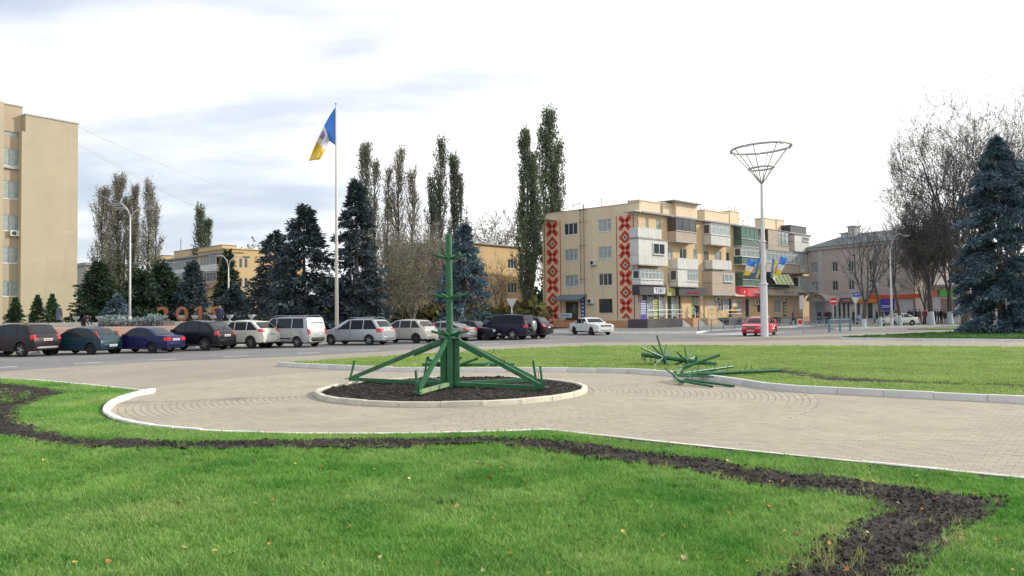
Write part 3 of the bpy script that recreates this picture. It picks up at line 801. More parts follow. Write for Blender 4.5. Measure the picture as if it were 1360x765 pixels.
# right-hand traffic island, lawn triangle and spruce lawn
m_path = mat('light_paving_strip', (0.30, 0.28, 0.25), 0.9, var=0.15, scale=0.5)
tri_px = [(1120, 449.2), (1170, 446.5), (1230, 443.5), (1300, 442.5), (1420, 441.5), (1560, 441), (1560, 450.5), (1360, 450.3), (1240, 449.8)]
tp = [(p.x, p.y) for p in [G(*q) for q in tri_px]]
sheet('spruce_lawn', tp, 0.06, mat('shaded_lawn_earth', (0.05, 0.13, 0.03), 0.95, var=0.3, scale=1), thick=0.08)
rk = thing('spruce_lawn_kerb', None, None, kind='structure')
kerb_line(rk, [G(*q) for q in [(1118, 450.5), (1240, 452.2), (1360, 453), (1560, 453.4)]], 1.6, w=0.16, z1=0.12, side=-1, m=mat('grey_white_kerb', (0,0,0)))
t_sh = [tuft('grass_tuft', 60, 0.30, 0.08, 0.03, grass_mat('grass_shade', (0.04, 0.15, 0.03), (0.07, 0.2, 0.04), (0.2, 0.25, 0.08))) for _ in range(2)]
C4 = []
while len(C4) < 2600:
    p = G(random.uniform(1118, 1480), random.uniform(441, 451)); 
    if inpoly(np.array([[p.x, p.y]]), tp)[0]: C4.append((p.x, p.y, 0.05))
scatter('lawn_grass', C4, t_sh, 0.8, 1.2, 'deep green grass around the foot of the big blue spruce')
g2 = [(p.x, p.y) for p in [G(1205, 437.5), G(1230, 435.8), G(1290, 435.0), G(1420, 434), G(1420, 436.5), G(1300, 437.6)]]
sheet('far_verge', g2, 0.05, m_tlawn, thick=0.07)
sheet('far_verge', [(p.x, p.y) for p in [G(1100, 436.8), G(1200, 434), G(1280, 432.3), G(1400, 431.2), G(1400, 432.2), G(1280, 433.2), G(1200, 435.2), G(1110, 437.6)]], 0.10, m_conc, thick=0.12)
# far pavement in front of the shops
sheet('shop_pavement', [(p.x, p.y) for p in [G(1085, 433.6), G(1200, 429.5), G(1320, 427.5), G(1500, 425)]] + [(170, 190), (40, 190), (40, 118)], 0.10, mat('shop_paving', (0.36, 0.34, 0.31), 0.9, var=0.15, scale=0.4), thick=0.12)
# painted marks on the road
m_wp = mat('road_paint', (0.62, 0.62, 0.60), 0.8, var=0.25, scale=4)
def dash(p, q, w, zc=-0.014):
    p = Vector((p.x, p.y, 0)); q = Vector((q.x, q.y, 0)); d = (q-p).normalized(); n_ = Vector((-d.y, d.x, 0))*w/2
    return [(p-n_)[:2], (q-n_)[:2], (q+n_)[:2], (p+n_)[:2]]
for a, b in [((0, 487.5), (22, 486)), ((98, 482.2), (136, 480.6)), ((200, 477.8), (234, 476.2)), ((296, 473.6), (330, 472)), ((395, 469), (424, 467.8)), ((478, 465), (503, 464)), ((640, 457.2), (662, 456.2))]:
    sheet('lane_dash', dash(G(*a), G(*b), 0.15), -0.012, m_wp, thick=0.006)
# zebra crossing right of the lamp
for i in range(7):
    c = ab(57.5 + i*1.15, 33.0) 
    a_ = c - nn*2.0; b_ = c + nn*2.0
    sheet('crossing_stripe', dash(a_, b_, 0.55), -0.012, m_wp, thick=0.006)
# ================================================================ GREEN STEEL SPRUCE FRAME AND ITS PIECES
m_gp = mat('green_paint', (0.013, 0.115, 0.042), 0.42, 0.0, var=0.28, scale=5, bump=0.12, bscale=30)
m_gp2 = mat('pale_green_paint', (0.22, 0.33, 0.17), 0.5, 0.0, var=0.3, scale=6, bump=0.12, bscale=30)
wear(m_gp, (0.11, 0.055, 0.03), (14, 14, 9), .63, .70, .8); wear(m_gp, (0.05, 0.20, 0.10), (3, 3, 2), .55, .70, .5); wear(m_gp2, (0.12, 0.07, 0.04), (14, 14, 9), .60, .70, .8)
m_dark_end = mat('dark_pipe_mouth', (0.01, 0.02, 0.012), 0.9)
def pipe(name, p, q, r, parent, m=m_gp, n=12, mouth=True):
    p = Vector(p); q = Vector(q); d = (q-p).normalized()
    o = MB().tube([p, q], r, n).build(name, m, parent, smooth=True, ang=40)
    if mouth:
        e = MB().tube([q - d*0.01, q + d*0.002], r*0.78, n).build('pipe_mouth', m_dark_end, o)
    return o
FY = 20.2
f0 = GX(598, FY, 0.0)
root = thing('spruce_frame', 'tall green steel frame for an artificial spruce standing in the round soil bed', 'frame', (f0.x, f0.y, 0.06))
F0 = Vector(root.location)
def L(v): return Vector(v) - F0
zt = PT(598, 311.5, FY).z - 0.06
MB().cbox(-0.075, 0.075, -0.075, 0.075, 0.0, 1.30, 0.008).build('lower_post', m_gp, root)
MB().tube([(0, 0, 1.30), (-0.005, 0, 2.5), (-0.012, 0, zt)], [0.088, 0.086, 0.082], 14).build('upper_post', m_gp, root, smooth=True, ang=40)
# wide channel plates on both sides of the post
ca = R(18)
for (sx_, w_) in ((-1, 0.14), (1, 0.12)):
    x = sx_*0.17
    MB().cbox(x-w_/2, x+w_/2, -0.012, 0.012, -0.02, 1.28, 0.004).build('channel_plate', m_gp, root)
    MB().cbox(x+sx_*w_/2-0.008, x+sx_*w_/2+0.008, -0.012, 0.10, -0.02, 1.28, 0.003).build('channel_flange', m_gp, root)
for sy_ in (-1, 1):
    MB().cbox(-0.06, 0.06, sy_*0.17-0.012, sy_*0.17+0.012, -0.02, 1.27, 0.004).build('channel_plate', m_gp, root)
MB().box(-0.20, 0.20, 0.10, 0.112, -0.02, 1.26).build('rear_plate', m_gp, root)
MB().cbox(-0.25, 0.25, -0.2, 0.2, 1.28, 1.30, 0.004).build('cap_plate', m_gp, root)
for z, ln in ((3.30, 0.42), (2.30, 0.46), (1.36, 0.46)):
    for k in range(6):
        t = k*math.pi/3 + {3.30: 0.25, 2.30: 0.1, 1.36: 0.2}[z]
        d = Vector((math.cos(t), math.sin(t), 0))
        pipe('branch_stub', d*0.07+Vector((0, 0, z)), d*ln+Vector((0, 0, z+0.11)), 0.033, root, n=10)
for k in range(3):
    MB().lathe([(0.012, 0), (0.012, 0.012)], 8, (0.086 if k != 1 else 0.0, -0.0865 if k == 1 else 0.0, 3.62+0.07*k), axis='y').build('bolt', m_dark_end, root)
legs = [((-2.95, 2.1), 'left'), ((-0.60, -1.85), 'fl'), ((2.30, -0.95), 'r'), ((2.2, 1.4), 'br'), ((-0.9, 2.25), 'bl')]
for (lx, ly), tagn in legs:
    d = Vector((lx, ly, 0)).normalized(); tip = Vector((lx, ly, 0.12))
    st = d*0.2 + Vector((0, 0, 1.24))
    mm = m_gp
    MB().beam(st, tip, 0.07, 0.10).build('brace', mm, root)
    MB().beam(d*0.10+Vector((0, 0, 0.14)), tip+Vector((0, 0, -0.01)), 0.10, 0.09).build('base_beam', m_gp2 if tagn == 'fl' else mm, root)
    MB().beam(st*0.985+Vector((0, 0, -0.06)), st*0.7+tip*0.3+Vector((0, 0, -0.08)), 0.012, 0.06).build('gusset', mm, root)
    lean = Vector((-d.y, d.x, 0))*random.uniform(-0.07, 0.07) + (Vector((0.10, 0, 0)) if tagn in ('left', 'bl') else Vector((-0.08, 0, 0)) if tagn in ('r', 'br') else Vector((0, 0, 0)))
    pipe('peg', tip, tip + lean + Vector((0, 0, 0.50)), 0.032, root, n=10)
    MB().beam(tip+d*0.02+Vector((0.05, 0, 0)), tip+d*0.02+Vector((0.06, 0.02, 0.22)), 0.09, 0.012).build('end_plate', mm, root)
    MB().beam(tip-d*0.06, tip+d*0.12, 0.2, 0.02).build('foot_plate', mm, root)
    # thin twigs of wire welded to the brace
    for q in range(4):
        c = st.lerp(tip, random.uniform(0.3, 0.9)); v = Vector((random.uniform(-1, 1), random.uniform(-1, 1), random.uniform(0.4, 1))).normalized()
        MB().tube([c, c+v*0.09, c+v*0.20+Vector((0, 0, 0.02))], 0.007, 4).build('wire_twig', mm, root)

def wires(parent, p, q, n, ln, m=m_gp, down=0.5):
    p = Vector(p); q = Vector(q); d = (q-p).normalized(); a, b = frame_from(d)
    for k in range(n):
        c = p.lerp(q, (k+0.5)/n)
        for s_ in (-1, 1):
            t = random.uniform(0, 6.28); v = (a*math.cos(t)+b*math.sin(t)*0.6 + Vector((0, 0, random.uniform(-.9, .6)))).normalized()
            MB().tube([c, c+v*ln*0.6+d*0.02*s_, c+v*ln+d*0.06*s_], 0.010, 4).build('wire_twig', m, parent)
# piece A: thin trunk section with two whorls, lying on the island lawn
YA = 27.6
def P3(px, py, Y): return PT(px, py, Y)
pa0 = P3(852.5, 470.8, 28.2); pa1 = P3(951.5, 484.2, 27.2)
ra = thing('fallen_frame_section', 'green pipe trunk with two spiky whorls of rods lying on the lawn island', 'frame section', (pa0.x, pa0.y, 0.1), group='dismantled green spruce frame pieces')
OA = Vector(ra.location); LA_ = lambda v: Vector(v)-OA
pipe('trunk_pipe', LA_(pa0), LA_(pa1), 0.078, ra, n=14)
def whorl(root_, O, hub, tips, r):
    for (px, py, dy) in tips:
        h = P3(*hub); t = P3(px, py, hub[2]+dy)
        pipe('rod', h-O, t-O, r, root_, n=8)
hubA1 = (881.6, 474.8, 27.9)
whorl(ra, OA, hubA1, [(872.3, 445.5, 0.1), (876, 456, 0.8), (852, 462.2, -0.5), (885, 458, 0.9), (893.6, 464.8, 1.0), (892.5, 471, 0.9), (863, 489.5, -0.6), (888.7, 485.8, -0.7), (878, 487.8, -0.3), (883.5, 487.5, 0.3), (897, 478, .6), (866, 459, .5), (871, 481, -.6)], 0.032)
hubA2 = (912.5, 479, 27.5)
whorl(ra, OA, hubA2, [(899.5, 468.5, -0.6), (909.5, 461.3, 0.2), (919.8, 466.5, 0.9), (896, 484, 0.5), (914.5, 489.5, -0.3), (908, 488, 0.7), (903, 473, .5), (923, 474, .4), (925, 487, -.3)], 0.030)
h = P3(925, 481, 27.4); pipe('rod', h-OA, P3(925, 472.8, 27.4)-OA, 0.05, ra, n=10)
pipe('rod', h-OA, P3(927.5, 486.5, 27.4)-OA, 0.05, ra, n=10)
wires(ra, LA_(pa0), LA_(P3(872, 474, 28)), 8, 0.28)
# piece B: whorl of long arms lying half on the kerb
pb0 = P3(893, 498.3, 22.4)
rb = thing('fallen_branch_whorl', 'green whorl of long pipe arms lying across the island kerb onto the paving', 'frame section', (pb0.x, pb0.y, 0.1), group='dismantled green spruce frame pieces')
OB = Vector(rb.location); LB = lambda v: Vector(v)-OB
MB().lathe([(0.02, -0.10), (0.055, -0.09), (0.055, 0.09), (0.02, 0.10)], 10, tuple(LB(P3(897, 497.5, 22.4)))).build('hub', m_gp, rb, smooth=True, ang=40)
armsB = [((898, 497, 22.4), (930, 478.5, 22.9), 0.026), ((900, 499, 22.3), (948, 500.5, 22.0), 0.022), ((899, 497, 22.4), (990, 494.6, 23.6), 0.024), ((897, 499, 22.2), (884, 490, 22.0), 0.024), ((905, 500, 22.3), (962, 492, 23.4), 0.020), ((901, 490.5, 22.6), (955.5, 471.5, 22.8), 0.042), ((897, 497, 22.4), (973, 486.8, 24.2), 0.042), ((895, 498, 22.4), (1036.5, 491.8, 23.4), 0.052), ((903, 505.5, 21.4), (946, 513.2, 20.45), 0.036), ((909, 504.0, 21.6), (975, 512.9, 20.6), 0.036)]
for a, b, r in armsB: 
    pipe('arm', LB(P3(*a)), LB(P3(*b)), r, rb, n=12)
MB().beam(LB(P3(897, 503, 21.9)), LB(P3(905, 509.5, 21.3)), 0.16, 0.02).build('end_plate', m_gp2, rb)
MB().beam(LB(P3(898, 497, 22.3)), LB(P3(904, 488.5, 22.6)), 0.12, 0.02).build('end_plate', m_gp2, rb)
MB().tube([LB(P3(895, 497, 22.4)), LB(P3(899, 504, 21.8)), LB(P3(906, 508, 21.3))], 0.05, 8).build('bent_lug', m_gp, rb, smooth=True)
wires(rb, LB(P3(905, 497.5, 22.6)), LB(P3(1015, 493, 23.3)), 14, 0.30)
wires(rb, LB(P3(905, 497, 22.6)), LB(P3(965, 488.5, 24)), 8, 0.28)
# piece C: trunk lying behind the standing frame
YC = 27.5
rc_p = P3(561, 484, YC)
rc = thing('fallen_frame_section', 'green pipe trunk with stub arms lying on the lawn just behind the standing frame', 'frame section', (rc_p.x, rc_p.y, 0.1), group='dismantled green spruce frame pieces')
OC = Vector(rc.location)
pipe('trunk_pipe', P3(561, 484, YC)-OC, P3(683, 484, YC+0.8)-OC, 0.06, rc, n=12)
for a, b, r in [((592, 484, YC+.2), (568, 476, YC-0.3), 0.085), ((609, 485, YC+.3), (635, 475.8, YC), 0.045), ((601, 486, YC+.2), (612.5, 474.8, YC-0.6), 0.04), ((640, 485, YC+.5), (655, 478, YC+1.2), 0.035), ((650, 484, YC+.5), (640, 491, YC-.1), 0.03), ((586, 484, YC+.2), (575, 492, YC-0.2), 0.03)]:
    pipe('rod', P3(*a)-OC, P3(*b)-OC, r, rc, n=9)
wires(rc, P3(640, 484, YC+.4)-OC, P3(680, 484, YC+.8)-OC, 5, 0.3)

# ---- fallen leaves on the lawn
def leaf_mesh(m, sc, kind):
    if kind: o = [(0, -1), (.45, -.75), (.8, -.3), (.75, .25), (.5, .6), (0, 1.05), (-.5, .6), (-.75, .25), (-.8, -.3), (-.45, -.75)]
    else: o = [(0, -1), (.2, -.6), (.75, -.55), (.5, -.1), (.95, .25), (.4, .35), (0, 1.1), (-.4, .35), (-.95, .25), (-.5, -.1), (-.75, -.55), (-.2, -.6)]
    vs = [(0, 0, 0.0)] + [(x, y, 0.35*x*x + 0.25*y*y*random.uniform(.4, 1.4)) for x, y in o]
    n = len(o); fs = [(0, 1+i, 1+(i+1) % n) for i in range(n)]
    vs.append((0.05, -1.0, 0.1)); vs.append((-0.05, -1.0, 0.1)); vs.append((0.0, -1.7, 0.5)); k = len(vs); fs.append((k-3, k-2, k-1))
    mb = MB(); mb.add([(x*sc, y*sc, z*sc) for x, y, z in vs], fs)
    return mb.build('fallen_leaf', m, link=False)
lm = [mat('leaf_orange', (0.55, 0.20, 0.05), 0.7, var=0.3, scale=20), mat('leaf_yellow', (0.62, 0.42, 0.10), 0.7, var=0.2, scale=20), mat('leaf_brown', (0.26, 0.12, 0.07), 0.8, var=0.3, scale=20), mat('leaf_tan', (0.58, 0.42, 0.30), 0.8, var=0.2, scale=20)]
lp = [leaf_mesh(lm[i % 4], 0.027, i < 4) for i in range(8)]
leaf_px = [(231, 666), (238, 668), (362, 664), (358, 722), (245, 727), (285, 731), (310, 735), (445, 731), (502, 736), (505, 740), (57, 611), (120, 632), (151, 653), (177, 647), (24, 745), (100, 747), (144, 746), (194, 585), (250, 614), (336, 611), (427, 619), (784, 655), (725, 630), (700, 583), (650, 634), (765, 672), (775, 666), (865, 673), (909, 700), (881, 711), (757, 699), (828, 706), (908, 741), (911, 743), (677, 735), (689, 736), (502, 735), (581, 749), (846, 700), (1024, 640), (1036, 671), (1022, 672), (1145, 669), (1118, 679), (1224, 676), (1154, 709), (1105, 709), (1112, 720), (1125, 756), (1102, 722), (1271, 631), (1284, 642), (1324, 664), (1218, 632), (1280, 695), (1290, 700), (1322, 716), (1269, 752), (1256, 753), (1058, 708), (1040, 747), (1030, 757), (1055, 753), (937, 673), (979, 667), (1216, 641), (1200, 745), (606, 672), (560, 655), (889, 598), (1010, 634), (1160, 640), (1245, 661), (1193, 668), (1180, 700), (1135, 741)]
leaf_px += [(random.uniform(0, 1360), random.uniform(592, 764)) for _ in range(75)]
for i, (px, py) in enumerate(leaf_px):
    p = G(px, py, 0.06)
    if not inpoly(np.array([[p.x, p.y]]), lawn_poly)[0]: continue
    k = random.choice([0, 0, 1, 2, 3, 4, 5, 6, 7])
    o = lp[k].copy(); COL.objects.link(o); o.location = p; s_ = random.uniform(0.6, 1.25)*(1 + 0.25*(p.y > 9))*(.7 if i >= 76 else 1); o.scale = (s_, s_, s_)
    o.rotation_euler = (random.uniform(-.7, .7), random.uniform(-.7, .7), random.uniform(0, 6.28))
    on = 'lying on the bare soil band' if inpoly(np.array([[p.x, p.y]]), band_poly)[0] else 'lying in the foreground grass'
    cn_ = ('orange', 'yellow', 'brown', 'tan')[k % 4]
    tag(o, f'small dry {cn_} autumn leaf {on}', 'leaf', f'{cn_} fallen leaves {on}')
# ================================================================ CARS
m_glass = mat('car_glass', (0.018, 0.026, 0.032), 0.05, spec=0.3)
m_glass_t = mat('tinted_car_glass', (0.006, 0.008, 0.012), 0.05, spec=0.25)
m_rub = mat('tyre_rubber', (0.014, 0.014, 0.015), 0.85)
m_rim = mat('alloy_rim', (0.45, 0.46, 0.48), 0.32, 0.8)
m_hub = mat('steel_rim', (0.10, 0.10, 0.11), 0.5, 0.6)
m_trim = mat('black_plastic', (0.02, 0.02, 0.022), 0.6)
m_red = mat('red_lamp_lens', (0.55, 0.015, 0.02), 0.15, coat=0.6)
m_clear = mat('clear_lamp_lens', (0.62, 0.64, 0.66), 0.12, 0.3, coat=0.6)
m_plate = mat('number_plate', (0.68, 0.68, 0.64), 0.5)
m_chrome = mat('chrome', (0.6, 0.6, 0.62), 0.15, 1.0)
m_ink = mat('black_ink', (0.02, 0.02, 0.03), 0.6)
m_amber = mat('amber_lens', (0.7, 0.22, 0.02), 0.2)
def paint(name, c, metal=0.35, rough=0.3): return mat(name, ([q*.45 for q in c] if max(c) < .062 else c) if max(c) < .1 else c, rough, metal if max(c) > .2 else 0.0, var=0.05, scale=1.5, coat=0.12 if max(c) < .2 else 0.4, spec=0.3)
wheel_cache = {}
def wheel(r, w, alloy, parent, loc, side):
    key = (round(r, 3), round(w, 3), alloy)
    if key not in wheel_cache:
        ty = MB().lathe([(r*.60, -w/2*.8), (r*.86, -w/2), (r*.97, -w/2*.82), (r, -w/2*.5), (r, w/2*.5), (r*.97, w/2*.82), (r*.86, w/2), (r*.60, w/2*.8)], 28, axis='y', cap=False)
        rm = MB()
        rm.lathe([(r*.62, -w*.42), (r*.62, w*.1), (r*.56, w*.1), (r*.55, -w*.36)], 24, axis='y', cap=False)
        ns = 5 if alloy else 10
        for k in range(ns):
            t = 2*math.pi*k/ns; d = Vector((math.cos(t), 0, math.sin(t))); pv = Vector((-math.sin(t), 0, math.cos(t)))
            if alloy:
                for q in (-1, 1): rm.beam(d*r*.10+Vector((0, -w*.36, 0)), d*r*.58+pv*q*r*.10+Vector((0, -w*.40, 0)), r*.12, w*.12)
            else: rm.beam(d*r*.2+Vector((0, -w*.34, 0)), d*r*.56+Vector((0, -w*.34, 0)), r*.18, w*.08)
        rm.lathe([(r*.17, -w*.43), (r*.17, -w*.2)], 14, axis='y')
        bk = MB().lathe([(r*.56, -w*.2), (r*.56, -w*.12)], 20, axis='y')
        wheel_cache[key] = (ty.build('tyre', m_rub, link=False, smooth=True, ang=35), rm.build('rim', m_rim if alloy else m_hub, link=False, smooth=True, ang=35), bk.build('brake_disc', m_trim, link=False))
    ty, rm, bk = wheel_cache[key]
    wh = share(ty, parent=parent, loc=loc, rot=(0, 0, 0 if side < 0 else math.pi)); wh.name = 'wheel'
    share(rm, parent=wh); share(bk, parent=wh)
def car(name, label, sp, pm, loc, head, cat='car', glass=None, group=None, extras=None):
    Lc, Wc, H = sp['L'], sp['W'], sp['H']; cl = sp.get('clear', 0.20)
    zf = sp['zf']; cowl = sp['cowl']; rf = sp['rf']; rr = sp['rr']; rg = sp['rg']; dk = sp['dk']
    belt = sp['belt']; tum = sp.get('tum', 0.15)
    top = [(0, zf-0.30), (0.02, zf-0.12), (0.07, zf-0.04), (0.2, zf), ((0.2+cowl[0])/2, (zf+cowl[1])/2+0.025), cowl, ((cowl[0]*.5+rf[0]*.5), (cowl[1]+rf[1])/2+0.02), rf, (rf[0]*.7+rr[0]*.3, H), ((rf[0]+rr[0])/2, H+0.005), rr, ((rr[0]+rg[0])/2, (rr[1]+rg[1])/2+0.01), rg, dk, (Lc-0.03, dk[1]-0.10), (Lc, dk[1]-0.32)]
    # monotone x
    tx = np.array([p[0] for p in top]); tz = np.array([p[1] for p in top])
    for i in range(1, len(tx)): tx[i] = max(tx[i], tx[i-1]+0.004)
    def ztop(x): return float(np.interp(x, tx, tz))
    def plan(x):
        fr = max(0, 1-x/0.75); re = max(0, 1-(Lc-x)/0.55)
        return 1 - 0.17*fr**2 - 0.12*re**2
    def hw(x, z):
        w = Wc/2*plan(x)
        if z < belt: w *= 1 - 0.045*((z-0.55)/0.45)**2 if z < 0.55 else 1 - 0.02*((z-0.55)/(belt-0.55))**2
        else: w = w*0.98 - tum*((z-belt)/(H-belt))
        return w
    xs = sorted(set([round(float(v), 4) for v in tx] + [round(Lc*k/46, 4) for k in range(1, 46)]))
    q = [xs[0]]
    for x in xs[1:]:
        if x-q[-1] > 0.012: q.append(x)
    if q[-1] < Lc: q[-1] = Lc if Lc-q[-1] < .012 else q[-1]
    if q[-1] != Lc: q.append(Lc)
    xs = q
    fr_ = [0, .07, .16, .28, .40, .52, .64, .76, .88, 1.0]
    V = []; 
    for x in xs:
        zt_ = ztop(x); zb = cl + 0.06*max(0, 1-x/0.4) + 0.10*max(0, 1-(Lc-x)/0.5)
        rr_ = min(0.10 if zt_ > belt+.2 else 0.07, (zt_-zb)*0.3)
        row = [(0, zb), (hw(x, zb)*0.86, zb)]
        zs = zt_-rr_
        for k in fr_:
            z = zb+0.03+(zs-zb-0.03)*k; row.append((hw(x, z), z))
        ye = hw(x, zs)
        for k in (30, 60, 90):
            a = R(k); row.append((ye-rr_*(1-math.cos(a)), zs+rr_*math.sin(a)*0.82))
        y0 = ye-rr_; z0 = zs+rr_*.82
        row.append((y0*0.6, z0+(zt_-z0)*0.75)); row.append((0, zt_))
        V.append(row)
    n = len(V[0]); vs = []; fs = []
    ringn = 2*n-2
    for x, row in zip(xs, V):
        for (y, z) in row: vs.append((x, -y, z))
        for (y, z) in row[-2:0:-1]: vs.append((x, y, z))
    for i in range(len(xs)-1):
        for k in range(ringn):
            k2 = (k+1) % ringn; fs.append((i*ringn+k, (i+1)*ringn+k, (i+1)*ringn+k2, i*ringn+k2))
    fs.append(tuple(range(ringn))); fs.append(tuple((len(xs)-1)*ringn+k for k in range(ringn))[::-1])
    wr = sp['wr']; wx = sp['wx']; ww = sp.get('ww', 0.205)
    mb = MB(); mb.add(vs, fs)
    body = mb.build('body', [pm, m_trim], None)
    bm = bmesh.new(); bm.from_mesh(body.data); bmesh.ops.recalc_face_normals(bm, faces=bm.faces); bm.to_mesh(body.data); bm.free()
    cut = MB()
    for x in wx:
        for s_ in (-1, 1):
            ya, yb = (Wc/2-0.30, Wc/2+0.1) if s_ > 0 else (-Wc/2-0.1, -Wc/2+0.30)
            cut.lathe([(wr+0.055, ya), (wr+0.055, yb)], 28, (x, 0, wr+0.01), axis='y')
    co = cut.build('cutter', m_trim)
    bm = bmesh.new(); bm.from_mesh(co.data); bmesh.ops.recalc_face_normals(bm, faces=bm.faces); bm.to_mesh(co.data); bm.free()
    md = body.modifiers.new('b', 'BOOLEAN'); md.operation = 'DIFFERENCE'; md.object = co; md.solver = 'EXACT'
    dg = bpy.context.evaluated_depsgraph_get(); dg.update()
    me = bpy.data.meshes.new_from_object(body.evaluated_get(dg)); body.modifiers.clear(); body.data = me
    bpy.data.objects.remove(co)
    me.materials.clear(); me.materials.append(pm); me.materials.append(m_trim)
    skirt = sp.get('skirt', 0.0)
    for p in me.polygons:
        c = p.center; mi = 0
        for x in wx:
            if math.hypot(c.x-x, c.z-wr-.01) < wr+0.052 and abs(c.y) < Wc/2-0.0: 
                if abs(p.normal.y) < 0.7 or abs(c.y) < Wc/2-0.25: mi = 1
        if c.z < cl+0.10: mi = 1
        if skirt and c.z < skirt: mi = 1
        if p.normal.z < -0.8 and c.z < .5: mi = 1
        p.material_index = mi; p.use_smooth = True
    me.set_sharp_from_angle(angle=R(32))
    t = thing(name, label, cat, (0, 0, 0), group=group)
    body.parent = t
    gl = glass or m_glass; glb = sp.get('rear_glass', gl)
    def sidepatch(nm, q4, m, s_, off=0.008, par=body, nx=4, nz=4):
        (xa0, za0), (xa1, za1), (xb1, zb1), (xb0, zb0) = q4   # bottom-front, top-front, top-rear, bottom-rear
        vs_ = []
        for i in range(nx+1):
            u = i/nx
            for j in range(nz+1):
                v = j/nz
                x = (xa0*(1-v)+xa1*v)*(1-u)+(xb0*(1-v)+xb1*v)*u; z = (za0*(1-v)+za1*v)*(1-u)+(zb0*(1-v)+zb1*v)*u
                vs_.append((x, s_*(hw(x, z)+off), z))
        n0 = len(vs_); inner = [(x, y-s_*0.03, z) for x, y, z in vs_]
        f_ = []
        for i in range(nx):
            for j in range(nz):
                a = i*(nz+1)+j; f = (a, a+nz+1, a+nz+2, a+1); f_.append(f if s_ < 0 else f[::-1])
        edge = [i*(nz+1) for i in range(nx+1)] + [nx*(nz+1)+j for j in range(1, nz+1)] + [i*(nz+1)+nz for i in range(nx-1, -1, -1)] + [j for j in range(nz-1, 0, -1)]
        for a, b in zip(edge, edge[1:]+edge[:1]):
            f = (a, b, b+n0, a+n0); f_.append(f if s_ > 0 else f[::-1])
        mb_ = MB(); mb_.add(vs_+inner, f_); return mb_.build(nm, m, par, smooth=False)
    def toppatch(nm, xa, xb, wfa, wfb, m, off=0.008, par=body, nx=5, ny=8):
        vs_ = []
        for i in range(nx+1):
            x = xa+(xb-xa)*i/nx; zt_ = ztop(x)
            rr_ = 0.10
            ye = hw(x, zt_-rr_)-rr_; wf = wfa+(wfb-wfa)*i/nx
            dx = 0.02; sl = (ztop(x+dx)-ztop(x-dx))/(2*dx); nl = math.hypot(1, sl)
            for j in range(ny+1):
                y = (j/ny*2-1)*(ye+0.03)*wf
                yr = min(1, abs(y)/max(ye, .01)); zc = zt_ - (rr_*0.18)*(0.25*min(1, yr/0.6) if yr < .6 else 0.25+0.75*(yr-.6)/.4)
                vs_.append((x - sl/nl*off, y, zc+off/nl))
        f_ = []
        for i in range(nx):
            for j in range(ny):
                a = i*(ny+1)+j; f_.append((a, a+ny+1, a+ny+2, a+1))
        n0 = len(vs_); mb_ = MB(); mb_.add(vs_, f_); return mb_.build(nm, m, par, smooth=True)
    # greenhouse
    zb_ = belt+0.03; ztp = H-0.115
    pil = sp['pil']
    def xfront(z): 
        f = (z-cowl[1])/(rf[1]-cowl[1]); return cowl[0]+(rf[0]-cowl[0])*f
    def xrear(z):
        f = (z-rg[1])/(rr[1]-rg[1]); return rg[0]+(rr[0]-rg[0])*f
    ff = sp.get('fo', 0.22); ro = sp.get('ro', 0.22)
    xb0 = max(xfront(zb_), cowl[0])+ff; xt0 = xfront(ztp)+ff*0.75
    rb0 = xrear(zb_)-ro; rt0 = xrear(ztp)-ro*0.9
    bnd = [((xb0, zb_), (xt0, ztp))] + [((p_, zb_), (p_+sp.get('pl', 0.0), ztp)) for p_ in pil] + [((rb0, zb_), (rt0, ztp))]
    for s_ in (-1, 1):
        for i in range(len(bnd)-1):
            a, b = bnd[i], bnd[i+1]; g1 = 0.0 if i == 0 else 0.035; g2 = 0.0 if i == len(bnd)-2 else 0.035
            m_ = gl if i == 0 else glb
            sidepatch('side_window', [(a[0][0]+g1, a[0][1]), (a[1][0]+g1, a[1][1]), (b[1][0]-g2, b[1][1]), (b[0][0]-g2, b[0][1])], m_, s_)
        # door seams, handles, sill, arch lips
        for p_ in pil[:2]:
            sidepatch('door_seam', [(p_-0.006, cl+0.16), (p_-0.006, belt), (p_+0.006, belt), (p_+0.006, cl+0.16)], m_trim, s_, off=0.003, nx=1, nz=4)
            sidepatch('door_handle', [(p_-0.22, belt-0.14), (p_-0.22, belt-0.105), (p_-0.06, belt-0.105), (p_-0.06, belt-0.14)], sp.get('handle', pm), s_, off=0.02, nx=1, nz=1)
        sidepatch('door_seam', [(xb0-.10, cl+0.2), (xb0-.12, belt), (xb0-.108, belt), (xb0-.088, cl+0.2)], m_trim, s_, off=0.003, nx=1, nz=4)
        if sp.get('mould'): sidepatch('side_moulding', [(wx[0]+wr+.12, 0.50), (wx[0]+wr+.12, 0.58), (wx[1]-wr-.12, 0.58), (wx[1]-wr-.12, 0.50)], m_trim, s_, off=0.012, nx=8, nz=1)
        xm = xb0+0.06; ym = s_*(hw(xm, belt)+0.11)
        o = MB().cbox(xm-0.08, xm+0.06, ym-0.09, ym+0.09, belt+0.02, belt+0.15, 0.03).build('wing_mirror', sp.get('mirror', pm), t)
        # rear lamps
        rl = sp['rl']   # (z0,z1,wrap,width)
        z0, z1, wrp, wid = rl[:4]; 
        sidepatch('tail_lamp', [(Lc-wrp-0.06, z0), (Lc-wrp-0.10+sp.get('rlt', 0), z1), (min(Lc-0.05, xs_at(tx, tz, z1, Lc)-0.01), z1), (Lc-0.04, z0)], m_red, s_, off=0.012, nx=4, nz=3)
        yy = s_*(hw(Lc-.05, (z0+z1)/2)-wid/2-0.005); xr_ = xs_at(tx, tz, z1, Lc)
        if z1 < belt+.12: o = lampbox('tail_lamp', t, xs_at(tx, tz, z0, Lc), xs_at(tx, tz, z1, Lc), yy-wid/2, yy+wid/2, z0, z1, m_red, 1)
        # head lamps
        hz0, hz1, hwid = sp['hl']
